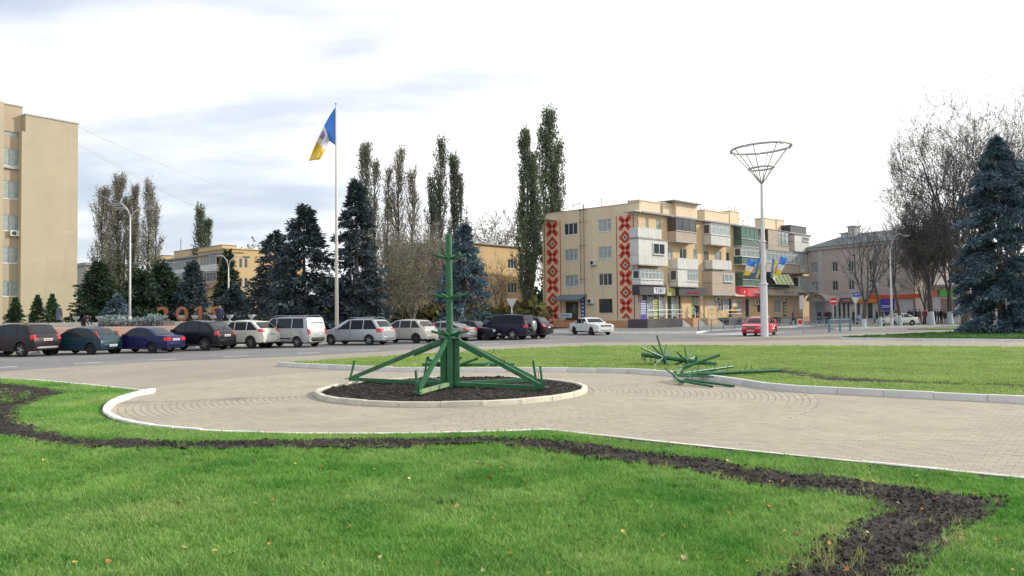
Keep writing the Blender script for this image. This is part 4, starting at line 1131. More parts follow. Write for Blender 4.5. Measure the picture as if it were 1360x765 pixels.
        yy = s_*(hw(.12, (hz0+hz1)/2)-hwid/2-0.02)
        o = lampbox('head_lamp', t, xf_at(tx, tz, hz0), xf_at(tx, tz, hz1), yy-hwid/2, yy+hwid/2, hz0, hz1, m_clear, -1)
    toppatch('windscreen', cowl[0]+0.05, rf[0]-0.05, 0.94, 0.9, gl, nx=6)
    zr0 = rg[0]-0.06; zr1 = rr[0]+0.07
    if rg[0]-rr[0] > 0.12: toppatch('rear_window', zr1, zr0, 0.86, 0.9, glb, nx=6)
    # bumpers, grille, plates
    wb = Wc/2*0.84
    bz = sp.get('bz', (0.36, 0.58))
    bpm = sp.get('bump', pm)
    b = bumper('rear_bumper', t, Lc, hw, bz, bpm, 1); b = bumper('front_bumper', t, 0, hw, (bz[0]-.02, bz[1]-.05), bpm, -1)
    pz = sp.get('pz', 0.72)
    xp = xs_at(tx, tz, pz+.05, Lc)+0.02 if pz > bz[1] else Lc+0.075
    o = MB().box(xp, xp+0.02, -0.26, 0.26, pz-0.055, pz+0.055).build('number_plate', m_plate, t)
    MB().box(xp+0.0215, xp+0.0225, -0.21, 0.21, pz-0.025, pz+0.025).build('plate_digits', mat('plate_ink', (0.16, 0.16, 0.2), 0.7), o)
    o = MB().box(-0.10, -0.08, -0.26, 0.26, 0.36, 0.47).build('number_plate', m_plate, t)
    MB().box(-0.1022, -0.1012, -0.21, 0.21, 0.39, 0.44).build('plate_digits', mat('plate_ink', (0,0,0)), o)
    g_ = sp.get('gr', (zf-0.22, zf-0.10, 0.42))
    o = MB().box(xf_at(tx, tz, g_[1])-0.045, 0.12, -g_[2], g_[2], g_[0], g_[1]).build('grille', m_trim, t)
    for k in range(3):
        z = g_[0]+(g_[1]-g_[0])*(k+.5)/3
        MB().box(xf_at(tx, tz, g_[1])-0.052, 0.0, -g_[2]+.02, g_[2]-.02, z-.006, z+.006).build('grille_bar', m_chrome, o)
    for x in wx:
        for s_ in (-1, 1): wheel(wr, ww, sp.get('alloy', True), t, (x, s_*(Wc/2-ww/2-0.025), wr), s_)
    # simple cabin inside shadow: tail exhaust, wiper, roof rails
    if sp.get('rails'):
        for s_ in (-1, 1):
            yr = s_*(hw((rf[0]+rr[0])/2, H-.1)-0.09)
            MB().tube([(rf[0]+.15, yr, H-.01), (rf[0]+.3, yr, H+.05), (rr[0]-.25, yr, H+.05), (rr[0]-.1, yr, H-.02)], 0.02, 6).build('roof_rail', sp['rails'], t, smooth=True)
    MB().tube([(Lc-.2, -0.5, cl+.04), (Lc+.02, -0.5, cl+.04)], 0.03, 8).build('exhaust_pipe', m_chrome, t)
    if rg[0]-rr[0] > 0.12 and sp.get('wiper', True):
        x = (rr[0]+rg[0])/2+.08; MB().beam((rg[0]-.02, 0, ztop(rg[0]-.02)+.03), (x, 0.32, ztop(x)+.03), 0.02, 0.012).build('rear_wiper', m_trim, t)
    if extras: extras(t, dict(L=Lc, W=Wc, H=H, hw=hw, ztop=ztop, pm=pm, sp=sp))
    # centre the car over its origin
    for c in t.children: c.location.x -= Lc/2
    t.location = loc; t.rotation_euler = (0, 0, head+math.pi)   # nose is at local -x
    return t
def xs_at(tx, tz, z, Lc):
    "x of the rear outline at height z"
    for i in range(len(tx)-1, 0, -1):
        if tz[i-1] >= z >= tz[i]: return tx[i-1]+(tx[i]-tx[i-1])*(tz[i-1]-z)/max(1e-6, tz[i-1]-tz[i])
    return Lc
def xf_at(tx, tz, z):
    for i in range(1, len(tx)):
        if tz[i-1] <= z <= tz[i]: return tx[i-1]+(tx[i]-tx[i-1])*(z-tz[i-1])/max(1e-6, tz[i]-tz[i-1])
    return 0
def lampbox(nm, t, x0, x1, ya, yb, z0, z1, m, s_):
    e = 0.022*s_; i_ = -0.10*s_; vs = []
    for (x, z) in ((x0, z0), (x1, z1)):
        vs += [(x+e, ya, z), (x+e, yb, z), (x+i_, ya, z), (x+i_, yb, z)]
    f = [(0, 1, 5, 4), (2, 6, 7, 3), (0, 4, 6, 2), (1, 3, 7, 5), (4, 5, 7, 6), (0, 2, 3, 1)]
    if s_ < 0: f = [q[::-1] for q in f]
    mb = MB(); mb.add(vs, f); return mb.build(nm, m, t)
def bumper(nm, t, x, hw, bz, m, s_):
    vs = []; fs = []; n = 14
    prof = [(0.0, bz[0]), (0.05, bz[0]+0.02), (0.07, (bz[0]+bz[1])/2), (0.05, bz[1]-0.02), (-0.06, bz[1])]
    w = hw(x - s_*0.10, .5)+0.012
    for k in range(n+1):
        u = k/n*2-1; y = u*w; back = 0.24*abs(u)**5
        for (e, z) in prof: vs.append((x + s_*(e-back), y, z))
    for (e, z) in [prof[0], prof[-1]]: pass
    np_ = len(prof)
    for k in range(n):
        for j in range(np_-1):
            a = k*np_+j; f = (a, a+np_, a+np_+1, a+1); fs.append(f if s_ > 0 else f[::-1])
    # underside closing
    mb = MB(); mb.add(vs, fs); return mb.build(nm, m, t, smooth=True, ang=60)
SUVp = dict(L=4.32, W=1.82, H=1.66, zf=1.0, cowl=(1.28, 1.10), rf=(1.95, 1.60), rr=(3.75, 1.60), rg=(4.12, 1.12), dk=(4.24, 1.02), belt=1.06, pil=[2.35, 3.22], wx=(0.83, 3.50), wr=0.35, rl=(0.88, 1.08, 0.14, 0.20), hl=(0.74, 0.92, 0.34), clear=0.26, skirt=0.42, bz=(0.40, 0.66), pz=0.85, rails=m_trim, ww=0.22)
HATCH = dict(L=3.85, W=1.65, H=1.44, zf=0.82, cowl=(0.98, 0.95), rf=(1.65, 1.36), rr=(3.10, 1.37), rg=(3.62, 0.98), dk=(3.74, 0.86), belt=0.90, pil=[2.05, 2.80], wx=(0.72, 3.20), wr=0.29, rl=(0.86, 1.22, 0.06, 0.07), rlt=-0.20, hl=(0.58, 0.74, 0.32), clear=0.19, alloy=False, pz=0.47, ww=0.18)
SEDAN = dict(L=4.05, W=1.58, H=1.40, zf=0.80, cowl=(1.12, 0.92), rf=(1.66, 1.33), rr=(2.75, 1.33), rg=(3.35, 0.97), dk=(3.95, 0.93), belt=0.88, pil=[2.10], wx=(0.74, 3.10), wr=0.28, rl=(0.66, 0.84, 0.10, 0.30), hl=(0.58, 0.72, 0.30), clear=0.2, alloy=False, pz=0.72, wiper=False, ww=0.17, ro=0.24)
def V_(b, **k): d = dict(b); d.update(k); return d
H155 = R(155)
ROWG = 'cars parked in a slanting row across the road'
def park(name, label, sp, pm, px, Y, head=H155, cat='car', **k):
    p = GX(px, Y, -0.02)
    return car(name, label, sp, pm, (p.x, p.y, -0.02), head, cat, group=ROWG, **k)
# 1
park('parked_suv', 'dark brown off-roader with roof rails at the left end of the parked row', SUVp, paint('paint_dark_brown', (0.040, 0.024, 0.034)), 22, 41.3) if False else None
c1 = park('parked_suv', 'dark brown off-roader with roof rails, cut by the left edge of the photo', V_(SUVp, rails=m_trim, bz=(.38, .52), bump=mat('silver_skid_plate', (0.25, 0.25, 0.26), 0.45, 0.3)), paint('paint_dark_brown', (0.040, 0.024, 0.034)), 20, 41.2, head=R(163))
c2 = park('parked_hatchback', 'dark teal small hatchback with tall red tail lamps parked beside the brown off-roader', HATCH, paint('paint_teal', (0.013, 0.045, 0.065), 0.5), 110, 42.6, head=R(163))
c3 = park('parked_sedan', 'deep blue boxy sedan parked between the teal hatchback and the black off-roader', SEDAN, paint('paint_blue', (0.010, 0.013, 0.075), 0.3), 193, 43.6, head=R(163))
c4 = park('parked_suv', 'black off-roader with shiny alloy wheels parked beside the blue sedan', V_(SUVp, L=4.5, H=1.70, zf=0.98, rr=(3.70, 1.62), rg=(4.26, 1.14), dk=(4.40, 1.04), wx=(0.86, 3.62), pil=[2.35, 3.25], skirt=0, rails=m_trim, wr=0.37), paint('paint_black', (0.010, 0.011, 0.020)), 258, 46.0, head=R(163))
c5 = park('parked_suv', 'pearl white off-roader with tinted windows parked just left of the silver van', V_(SUVp, L=4.4, H=1.68, rr=(3.60, 1.60), rg=(4.18, 1.14), dk=(4.30, 1.05), wx=(0.86, 3.52), skirt=0, rails=None, bz=(0.38, 0.70), rl=(0.98, 1.16, 0.26, 0.20), wr=0.36), paint('paint_pearl', (0.60, 0.59, 0.53), 0.1), 321, 48.4, head=R(160), glass=m_glass_t)
VAN = dict(L=4.45, W=1.80, H=1.86, zf=0.95, cowl=(0.80, 1.12), rf=(1.50, 1.78), rr=(4.22, 1.80), rg=(4.36, 1.16), dk=(4.40, 1.05), belt=1.13, pil=[1.98, 3.15], wx=(0.80, 3.55), wr=0.32, rl=(0.80, 1.10, 0.05, 0.12), hl=(0.7, 0.9, 0.3), clear=0.22, pz=0.80, rails=m_rim, mould=True, ro=0.30, pl=0.0, tum=0.12, bz=(0.36, 0.62), ww=0.19)
c6 = park('parked_van', 'silver family van with roof rack and side windows', V_(VAN, bump=m_trim), paint('paint_silver_van', (0.42, 0.44, 0.45), 0.55), 384, 49.2, cat='van')
MPV = dict(L=4.70, W=1.82, H=1.70, zf=0.84, cowl=(0.95, 1.04), rf=(2.00, 1.62), rr=(4.05, 1.60), rg=(4.48, 1.08), dk=(4.58, 0.98), belt=0.98, pil=[2.35, 3.30], wx=(0.88, 3.75), wr=0.32, rl=(0.82, 1.06, 0.34, 0.34), hl=(0.62, 0.82, 0.36), clear=0.2, pz=0.90, rails=m_rim, fo=0.45, ro=0.20)
c7 = park('parked_minivan', 'silver-blue people carrier with long tail lamps parked just right of the flagpole', MPV, paint('paint_silver_blue', (0.42, 0.46, 0.50), 0.5), 475, 51.5, head=R(158), cat='minivan', glass=m_glass_t)
c8 = park('parked_hatchback', 'pale silver rounded hatchback with black wheels left of the green frame', V_(HATCH, L=4.25, W=1.78, H=1.60, zf=0.88, cowl=(1.0, 1.05), rf=(1.85, 1.52), rr=(3.55, 1.52), rg=(4.02, 1.05), dk=(4.12, 0.92), belt=1.0, pil=[2.25, 3.1], wx=(0.85, 3.5), wr=0.32, rl=(0.98, 1.32, 0.08, 0.09), clear=0.2, pz=0.80), paint('paint_pale_silver', (0.50, 0.50, 0.46), 0.4), 538, 53.8)
c9 = park('parked_sedan', 'silver-grey liftback half hidden behind the post of the green frame', V_(SEDAN, L=4.5, W=1.74, H=1.42, zf=0.78, cowl=(1.2, 0.95), rf=(1.95, 1.36), rr=(3.15, 1.36), rg=(4.05, 1.0), dk=(4.38, 0.96), belt=0.92, pil=[2.4, 3.2], wx=(0.85, 3.5), wr=0.31, alloy=True, rl=(0.76, 0.92, 0.2, 0.3)), paint('paint_grey', (0.34, 0.34, 0.35), 0.55), 590, 56.8)
c10 = park('parked_sedan', 'dark navy boxy old sedan facing right beside the green frame', V_(SEDAN, L=4.10, W=1.62, H=1.42, zf=0.84, cowl=(1.25, 0.94), rf=(1.66, 1.36), rr=(2.95, 1.36), rg=(3.40, 0.98), dk=(4.02, 0.94), belt=0.90, wx=(0.72, 3.12), mould=False, hl=(0.62, 0.80, 0.34)), paint('paint_navy', (0.008, 0.010, 0.035), 0.2), 628, 58.0, head=R(-25))
def spare(t, c):
    L_ = c['L']; o = MB().lathe([(0.30, 0.0), (0.36, 0.03), (0.37, 0.10), (0.36, 0.2), (0.30, 0.23)], 24, axis='y').build('spare_wheel_cover', mat('grey_cover', (0.30, 0.31, 0.33), 0.35, 0.5), t, smooth=True, ang=50)
    o.rotation_euler = (0, 0, -math.pi/2); o.location = (L_+0.02, 0.12, 1.0)
c11 = park('parked_suv', 'large dark blue off-roader with round spare wheel cover on its tail', V_(SUVp, L=4.55, W=1.86, H=1.84, zf=1.08, cowl=(1.35, 1.18), rf=(1.95, 1.76), rr=(4.30, 1.78), rg=(4.44, 1.20), dk=(4.50, 1.06), belt=1.14, pil=[2.3, 3.2], wx=(0.85, 3.45), wr=0.38, bz=(0.45, 0.7)), paint('paint_midnight', (0.018, 0.018, 0.06), 0.3), 668, 58.3, glass=m_glass_t, extras=spare)
c12 = park('parked_suv', 'dark maroon-black off-roader at the right end of the parked row, mostly hidden', V_(SUVp, L=4.4, skirt=0, H=1.66, rails=None), paint('paint_black_plum', (0.03, 0.012, 0.03), 0.3), 694, 60.5)
# driving / standing elsewhere
p = GX(785, 68.2, -0.02)
VOLGA = dict(L=4.76, W=1.80, H=1.47, zf=0.90, cowl=(1.50, 1.0), rf=(2.0, 1.40), rr=(3.25, 1.40), rg=(3.80, 1.03), dk=(4.66, 0.98), belt=0.95, pil=[2.5, 3.35], wx=(0.95, 3.75), wr=0.33, rl=(0.66, 0.86, 0.08, 0.3), hl=(0.62, 0.82, 0.26), clear=0.22, alloy=False, pz=0.7, bump=m_chrome, bz=(0.42, 0.54), gr=(0.60, 0.84, 0.52), wiper=False, mould=False)
car('white_sedan', 'old white saloon with chrome bumper coming out of the side street past the embroidered gable', VOLGA, paint('paint_white', (0.72, 0.74, 0.72), 0.0), (p.x, p.y, -0.02), R(-64))
p = GX(1009, 61.6, -0.02)
def deliv(t, c):
    for s_ in (-1, 1):
        for k, (x, z, w) in enumerate([(2.55, 0.78, .34), (3.0, 0.72, .3), (2.7, 0.55, .5)]):
            y = s_*(c['hw'](x, z)+0.006); MB().box(x-w/2, x+w/2, y-.002, y+.002, z-.05, z+.05).build('white_lettering', mat('white_vinyl', (0.75, 0.72, 0.7), 0.5), t)
car('red_hatchback', 'bright red hatchback with white door lettering driving behind the foot of the tall lamp', V_(HATCH, L=4.0, W=1.66, H=1.48, alloy=True, wr=0.31, gr=(0.60, 0.72, 0.36), hl=(0.60, 0.80, 0.36)), paint('paint_red', (0.52, 0.012, 0.03), 0.1), (p.x, p.y, -0.02), R(234), extras=deliv)
p = GX(1192, 89.5, -0.02)
car('silver_sedan', 'pale greenish silver sedan behind the double street lamp near the shops', V_(SEDAN, L=4.4, W=1.72, H=1.44, cowl=(1.2, .95), rf=(1.9, 1.37), rr=(3.1, 1.37), rg=(3.75, 1.0), dk=(4.3, .97), belt=.92, pil=[2.35, 3.1], wx=(.85, 3.45), wr=.31, alloy=True), paint('paint_pale_green_silver', (0.50, 0.53, 0.50), 0.4), (p.x, p.y, -0.02), R(196))
# ================================================================ BUILDINGS
m_glassw = mat('window_glass', (0.05, 0.065, 0.075), 0.08, spec=0.8)
m_glassl = mat('curtained_glass', (0.30, 0.36, 0.37), 0.15, var=0.25, scale=2.5, spec=0.8)
m_wframe = mat('white_window_frame', (0.60, 0.62, 0.62), 0.6, var=0.08)
m_bframe = mat('brown_window_frame', (0.10, 0.055, 0.04), 0.6, var=0.15)
m_gframe = mat('green_window_frame', (0.05, 0.12, 0.10), 0.6, var=0.15)
m_iron = mat('dark_iron', (0.05, 0.045, 0.045), 0.6, 0.3, var=0.2)
m_roofm = mat('grey_roof_sheet', (0.25, 0.26, 0.28), 0.7, var=0.2, scale=1)
m_ac = mat('white_plastic_box', (0.60, 0.61, 0.60), 0.55, var=0.08, scale=4)
win_cache = {}
def window(parent, x, z, w, h, y=0.0, mull=1, fr=None, gl=None, axis='x', name='window', rail=False, facing=-1, sill=True):
    "window (> pane, sill) centred at x, bottom z; lies in the plane y (axis x) looking -y, or in plane x=y looking -x"
    fr = fr or m_wframe; gl = gl or m_glassw
    key = (round(w, 2), round(h, 2), mull, fr.name, gl.name, rail, sill)
    if key not in win_cache:
        t = 0.07; mb = MB()
        mb.box(-w/2, w/2, 0, 0.08, 0, t); mb.box(-w/2, w/2, 0, 0.08, h-t, h)
        mb.box(-w/2, -w/2+t, 0, 0.08, t, h-t); mb.box(w/2-t, w/2, 0, 0.08, t, h-t)
        for k in range(mull):
            c = -w/2+w*(k+1)/(mull+1); mb.box(c-0.035, c+0.035, 0.002, 0.078, t, h-t)
        if rail: mb.box(-w/2+t, w/2-t, 0.004, 0.076, h*0.7, h*0.7+0.05)
        f = mb.build(name, fr, link=False)
        panes = []
        n = mull+1
        for k in range(n):
            a = -w/2+w*k/n+(t if k == 0 else .035); b = -w/2+w*(k+1)/n-(t if k == n-1 else .035)
            panes.append(MB().box(a, b, 0.035, 0.05, t, h-t).build('pane', gl, link=False))
        s_ = MB().box(-w/2-0.05, w/2+0.05, -0.10, 0.02, -0.05, 0.002).build('sill', m_wframe if sill else fr, link=False)
        win_cache[key] = (f, panes, s_)
    f, panes, s_ = win_cache[key]
    rot = (0, 0, 0) if axis == 'x' else (0, 0, -math.pi/2)
    loc = (x, y, z) if axis == 'x' else (y, x, z)
    o = share(f, parent=parent, loc=loc, rot=rot)
    for p_ in panes: share(p_, parent=o)
    if sill: share(s_, parent=o)
    return o
def holed_wall(name, parent, m, x0, x1, z0, z1, holes, y=0.0, depth=0.16, axis='x', thick=None):
    "wall sheet with real openings (x0,x1,z0,z1) and reveals; looks towards -y (axis x) or -x (axis y)"
    xs = sorted(set([x0, x1] + [h[0] for h in holes] + [h[1] for h in holes])); zs = sorted(set([z0, z1] + [h[2] for h in holes] + [h[3] for h in holes]))
    xs = [v for v in xs if x0 <= v <= x1]; zs = [v for v in zs if z0 <= v <= z1]
    mb = MB(); vs = []; fs = []
    for i in range(len(xs)-1):
        for j in range(len(zs)-1):
            cx, cz = (xs[i]+xs[i+1])/2, (zs[j]+zs[j+1])/2
            if any(h[0] < cx < h[1] and h[2] < cz < h[3] for h in holes): continue
            k = len(vs); vs += [(xs[i], y, zs[j]), (xs[i+1], y, zs[j]), (xs[i+1], y, zs[j+1]), (xs[i], y, zs[j+1])]; fs.append((k, k+1, k+2, k+3))
    for h in holes:
        k = len(vs); q = [(h[0], h[2]), (h[1], h[2]), (h[1], h[3]), (h[0], h[3])]
        vs += [(a, y, b) for a, b in q] + [(a, y+depth, b) for a, b in q]
        for e in range(4): e2 = (e+1) % 4; fs.append((k+e, k+4+e, k+4+e2, k+e2))
        fs.append((k+4, k+5, k+6, k+7))
    if axis == 'y': vs = [(b, a, c) for a, b, c in vs]; fs = [f[::-1] for f in fs]
    mb.add(vs, fs); return mb.build(name, m, parent)
def to_local(o):
    M = Matrix.Translation(o.location) @ Matrix.Rotation(o.rotation_euler.z, 4, 'Z'); return M.inverted()
def on_plane(o, px, py, axis, off):
    "pixel -> local coordinates on the plane y=off (axis x) or x=off (axis y) of building o"
    I = to_local(o); e = I @ EYE; d = I.to_3x3() @ ray(px, py)
    if axis == 'x': t = (off-e.y)/d.y; p = e+d*t; return p.x, p.z
    t = (off-e.x)/d.x; p = e+d*t; return p.y, p.z
def ac_unit(parent, x, z, y, axis='x'):
    a = MB().cbox(-0.42, 0.42, -0.32, 0.0, 0, 0.6, 0.02).build('air_conditioner', m_ac, parent)
    a.location = (x, y, z) if axis == 'x' else (y, x, z); a.rotation_euler = (0, 0, 0 if axis == 'x' else -math.pi/2)
    MB().lathe([(0.22, -0.335), (0.22, -0.322)], 16, (-0.1, 0, 0.3), axis='y').build('fan_grille', m_iron, a)
    MB().box(-0.3, -0.26, -0.3, 0.02, -0.06, -0.002).box(0.26, 0.3, -0.3, 0.02, -0.06, -0.002).build('bracket', m_iron, a)
# ---------------------------------------------------------------- the four-storey block with the embroidered gable
WC = (0.56, 0.43, 0.265)
m_flat = mat('ochre_render', (0.64, 0.475, 0.275), 0.9, var=0.07, scale=0.6, bump=0.2, bscale=20)
m_gab = mat('cream_render', (0.68, 0.565, 0.40), 0.9, var=0.05, scale=0.6, bump=0.2, bscale=20)
m_plinth = mat('orange_plinth', (0.55, 0.30, 0.16), 0.9, var=0.08, scale=1)
m_balw = mat('white_balcony_panel', (0.58, 0.58, 0.56), 0.75, var=0.08, scale=1.5)
m_balb = mat('beige_balcony_panel', (0.42, 0.35, 0.29), 0.8, var=0.08, scale=1.5)
wear(m_flat, (0.36, 0.28, 0.19), (1.2, 1.2, .12), .56, .74, .45); wear(m_gab, (0.42, 0.34, 0.25), (1.0, 1.0, .10), .56, .74, .4); wear(m_balw, (0.30, 0.27, 0.23), (3, 3, .5), .55, .75, .5)
C0 = GX(848, 87.4, 0.0)
cr_ = GX(1076, 118.5, 0.0); DB = math.atan2(cr_.y-C0.y, cr_.x-C0.x)
bd = thing('apartment_block', 'four-storey ochre apartment block with red embroidery murals on its gable and mixed balconies', 'building', (C0.x, C0.y, 0.0), DB)
BL = (cr_-C0).length; BW = 14.0; ZE = 12.75; ZP = 13.85
FX = lambda px, py, off=0.0: on_plane(bd, px, py, 'x', off)
GY = lambda px, py, off=0.0: on_plane(bd, px, py, 'y', off)
def rect(px0, px1, py0, py1, off=0.0, fn=FX):
    a, b = fn(px0, (py0+py1)/2, off)[0], fn(px1, (py0+py1)/2, off)[0]; pm_ = (px0+px1)/2
    z1, z0 = fn(pm_, py0, off)[1], fn(pm_, py1, off)[1]
    return min(a, b), max(a, b), z0, z1
ROWS = [(1.9, 3.35), (4.85, 6.25), (7.9, 9.3), (11.0, 12.4)]
# gable
gh = []
gcols = [(rect(749, 767, 300, 310, 0, GY)[0:2]), (rect(794, 812, 300, 310, 0, GY)[0:2])]
gwin = []
for c in gcols:
    for r_ in ROWS[1:]:
        gh.append((c[0], c[1], r_[0], r_[1])); gwin.append((c, r_, m_wframe))
c = gcols[1]; gh.append((c[0], c[1], 1.75, 3.35)); gwin.append((c, (1.75, 3.35), m_bframe))
dgy = rect(751, 768, 400, 420, 0, GY)[0:2]; gh.append((dgy[0], dgy[1], 0.7, 3.1))
holed_wall('gable_wall', bd, m_gab, 0, BW, 0.9, ZP, gh, 0.0, 0.2, axis='y')
MB().box(-0.06, 0.0, -0.0, BW, 0.0, 0.9).build('plinth', m_plinth, bd)
for i, (c, r_, fr) in enumerate(gwin):
    window(bd, (c[0]+c[1])/2, r_[0]+0.01, c[1]-c[0]-0.02, r_[1]-r_[0]-0.02, 0.06, mull=2, fr=fr, gl=(m_glassl if i in (0, 1, 4, 5) else m_glassw), axis='y')
dr = MB().box(0.08, 0.14, dgy[0]+.02, dgy[1]-.02, 0.7, 3.08).build('entrance_door', m_bframe, bd)
MB().box(0.05, 0.078, dgy[0]+.3, (dgy[0]+dgy[1])/2-.08, 1.6, 2.8).box(0.05, 0.078, (dgy[0]+dgy[1])/2+.08, dgy[1]-.3, 1.6, 2.8).build('door_pane', m_glassw, dr)
aw = rect(736, 771, 392, 401, -1.2, GY)
vs = [(0, aw[0], 3.95), (0, aw[1], 3.95), (-1.5, aw[1], 3.35), (-1.5, aw[0], 3.35), (0, aw[0], 3.85), (0, aw[1], 3.85), (-1.5, aw[1], 3.25), (-1.5, aw[0], 3.25)]
mb = MB(); mb.add(vs, [(0, 1, 2, 3), (7, 6, 5, 4), (3, 2, 6, 7), (1, 5, 6, 2), (0, 3, 7, 4), (0, 4, 5, 1)]); mb.build('entrance_awning', mat('blue_grey_awning', (0.10, 0.16, 0.22), 0.5), bd)
m_blue = mat('sign_blue', (0.015, 0.05, 0.30), 0.5)
r_ = rect(771.5, 776.5, 396, 421, -0.1, GY)
sg = MB().box(-0.12, -0.005, r_[0], r_[1], r_[2], r_[3]).build('shop_sign', m_blue, bd)
for k in range(5):
    z = r_[2]+(r_[3]-r_[2])*(k+.5)/5; MB().box(-0.126, -0.121, r_[0]+.12, r_[1]-.12, z-.12, z+.12).build('letter', m_ac, sg)
r_ = rect(742, 759.5, 416, 422, -1.9, GY)
bo = MB().box(-1.95, -1.90, r_[0], r_[1], r_[2], r_[3]).build('banner_board', mat('pale_blue_board', (0.42, 0.58, 0.62), 0.6), bd)
MB().box(-1.956, -1.951, r_[0]+.3, r_[1]-.3, r_[2]+.22, r_[3]-.22).build('banner_text', m_blue, bo)
# entrance ramp and landing with railing
ry0, ry1 = dgy[0]-0.6, BW-0.3
MB().box(-1.9, -0.07, ry0, dgy[1]+0.6, 0.13, 0.70).build('landing', m_plinth, bd)
vs = [(-1.9, dgy[1]+.6, .12), (-.07, dgy[1]+.6, .12), (-1.9, dgy[1]+.6, .7), (-.07, dgy[1]+.6, .7), (-1.9, BW-.1, .12), (-.07, BW-.1, .12), (-1.9, BW-.1, 0.16), (-.07, BW-.1, .16)]
mb = MB(); mb.add(vs, [(0, 2, 6, 4), (1, 5, 7, 3), (2, 3, 7, 6), (4, 6, 7, 5), (0, 1, 3, 2)]); mb.build('ramp', m_plinth, bd)
rl_ = MB()
for k in range(7):
    y_ = ry0+0.1+(BW-0.3-ry0)*k/6; zb = 0.7 if y_ < dgy[1]+.6 else 0.7-0.55*(y_-dgy[1]-.6)/max(.1, (BW-.1-dgy[1]-.6)); rl_.tube([(-1.85, y_, zb), (-1.85, y_, zb+.95)], 0.025, 6)
rl_.tube([(-1.85, ry0+.1, 1.65), (-1.85, dgy[1]+.6, 1.65), (-1.85, BW-.3, 1.12)], 0.03, 6); rl_.build('ramp_railing', m_iron, bd)
# ladder on the gable, pipes
ly = rect(771, 780, 300, 310, 0, GY); lyc = (ly[0]+ly[1])/2; lad = MB()
lad.tube([(-0.35, lyc-.28, 2.9), (-0.35, lyc-.28, 14.4)], 0.03, 6); lad.tube([(-0.35, lyc+.28, 5.2), (-0.35, lyc+.28, 14.4)], 0.03, 6)
for k in range(34):
    z = 5.4+k*0.27; lad.box(-0.36, -0.34, lyc-.26, lyc+.26, z, z+.02)
for z in (5.7, 9.6, 12.3, 13.7): lad.box(-0.36, 0.0, lyc-.5, lyc-.46, z, z+.03); lad.box(-0.36, 0.0, lyc+.46, lyc+.5, z, z+.03); lad.box(-0.38, -0.36, lyc-.5, lyc+.5, z, z+.035)
lad.build('roof_ladder', m_iron, bd)
for (px, py) in ((789, 349), (785.5, 400)):
    a, z = GY(px, py); ac_unit(bd, a, z-.3, -0.01, 'y')
# lamps shading the murals
for (px, py) in ((725, 292), (838, 281)):
    a, z = GY(px, py, -0.8); MB().cbox(-1.3, 0.0, a-0.9, a+0.9, z-.05, z+.05, 0.02).build('mural_lamp_hood', m_ac, bd)
# murals: flat painted cross-stitch strips
m_mr = mat('mural_red', (0.60, 0.055, 0.03), 0.85, var=0.1); m_mk = mat('mural_black', (0.05, 0.02, 0.025), 0.85); m_mw = mat('mural_pale', (0.62, 0.50, 0.36), 0.85); m_mb = mat('mural_brown', (0.22, 0.07, 0.05), 0.85)
def star(i, j):     # 0 none 1 red 2 black 3 pale
    a, b = abs(i), abs(j); s_, d, m_ = a+b, abs(a-b), max(a, b)
    if a == 0 and b == 0: return 3
    if a == 0 or b == 0: return 1 if s_ in (2, 3) else 0
    if m_ > 7 or d > 4: return 0
    if s_ <= 3: return 1
    if s_ <= 7: return 2 if d <= 1 else (1 if d <= 3 else 0)
    if s_ <= 11: return 1 if d <= 3 else 0
    return 1 if d in (0, 2) else 0
def diamond(i, j):
    s_ = abs(i)+abs(j)
    if s_ <= 1: return 2
    if s_ <= 3: return 3
    if s_ == 4: return 2
    return 1 if s_ <= 7 else 0
def mural(ya, yb, zt_, zb_):
    w = yb-ya; nc = 21; cw = w/nc; cz = cw*0.99; n = int((zt_-zb_)/cz)
    cells = {1: MB(), 2: MB(), 3: MB(), 4: MB()}
    per = 27
    for j in range(n):
        z1 = zt_-j*cz; jj = j % per
        for i in range(nc):
            k = 0; c_ = i-10
            if abs(c_) == 10: k = 4 if (j//2) % 2 else 1
            elif abs(c_) <= 8:
                if jj < 15: k = star(c_, jj-7) if abs(c_) <= 7 else 0
                else:
                    k = diamond(c_, jj-21)
            if k:
                y0 = ya+i*cw; off = -0.008 - 0.002*k
                cells[k].add([(off, y0, z1-cz), (off, y0+cw*1.0, z1-cz), (off, y0+cw*1.0, z1), (off, y0, z1)], [(0, 3, 2, 1)])
    root_ = MB().box(-0.008, -0.001, ya+cw*.2, yb-cw*.2, zt_-n*cz, zt_).build('embroidery_mural', m_gab, bd)
    for k, nm, mm in ((1, 'red_stitches', m_mr), (2, 'black_stitches', m_mk), (3, 'pale_stitches', m_mw), (4, 'border_stitches', m_mb)): cells[k].build(nm, mm, root_)['kind'] = 'stuff'
a = rect(819, 842.5, 350, 360, 0, GY); mural(a[0], a[1], GY(830, 286)[1], GY(830, 424.5)[1])
a = rect(723, 745, 350, 360, 0, GY); mural(a[0], a[1], GY(733, 294)[1], GY(733, 424.5)[1])
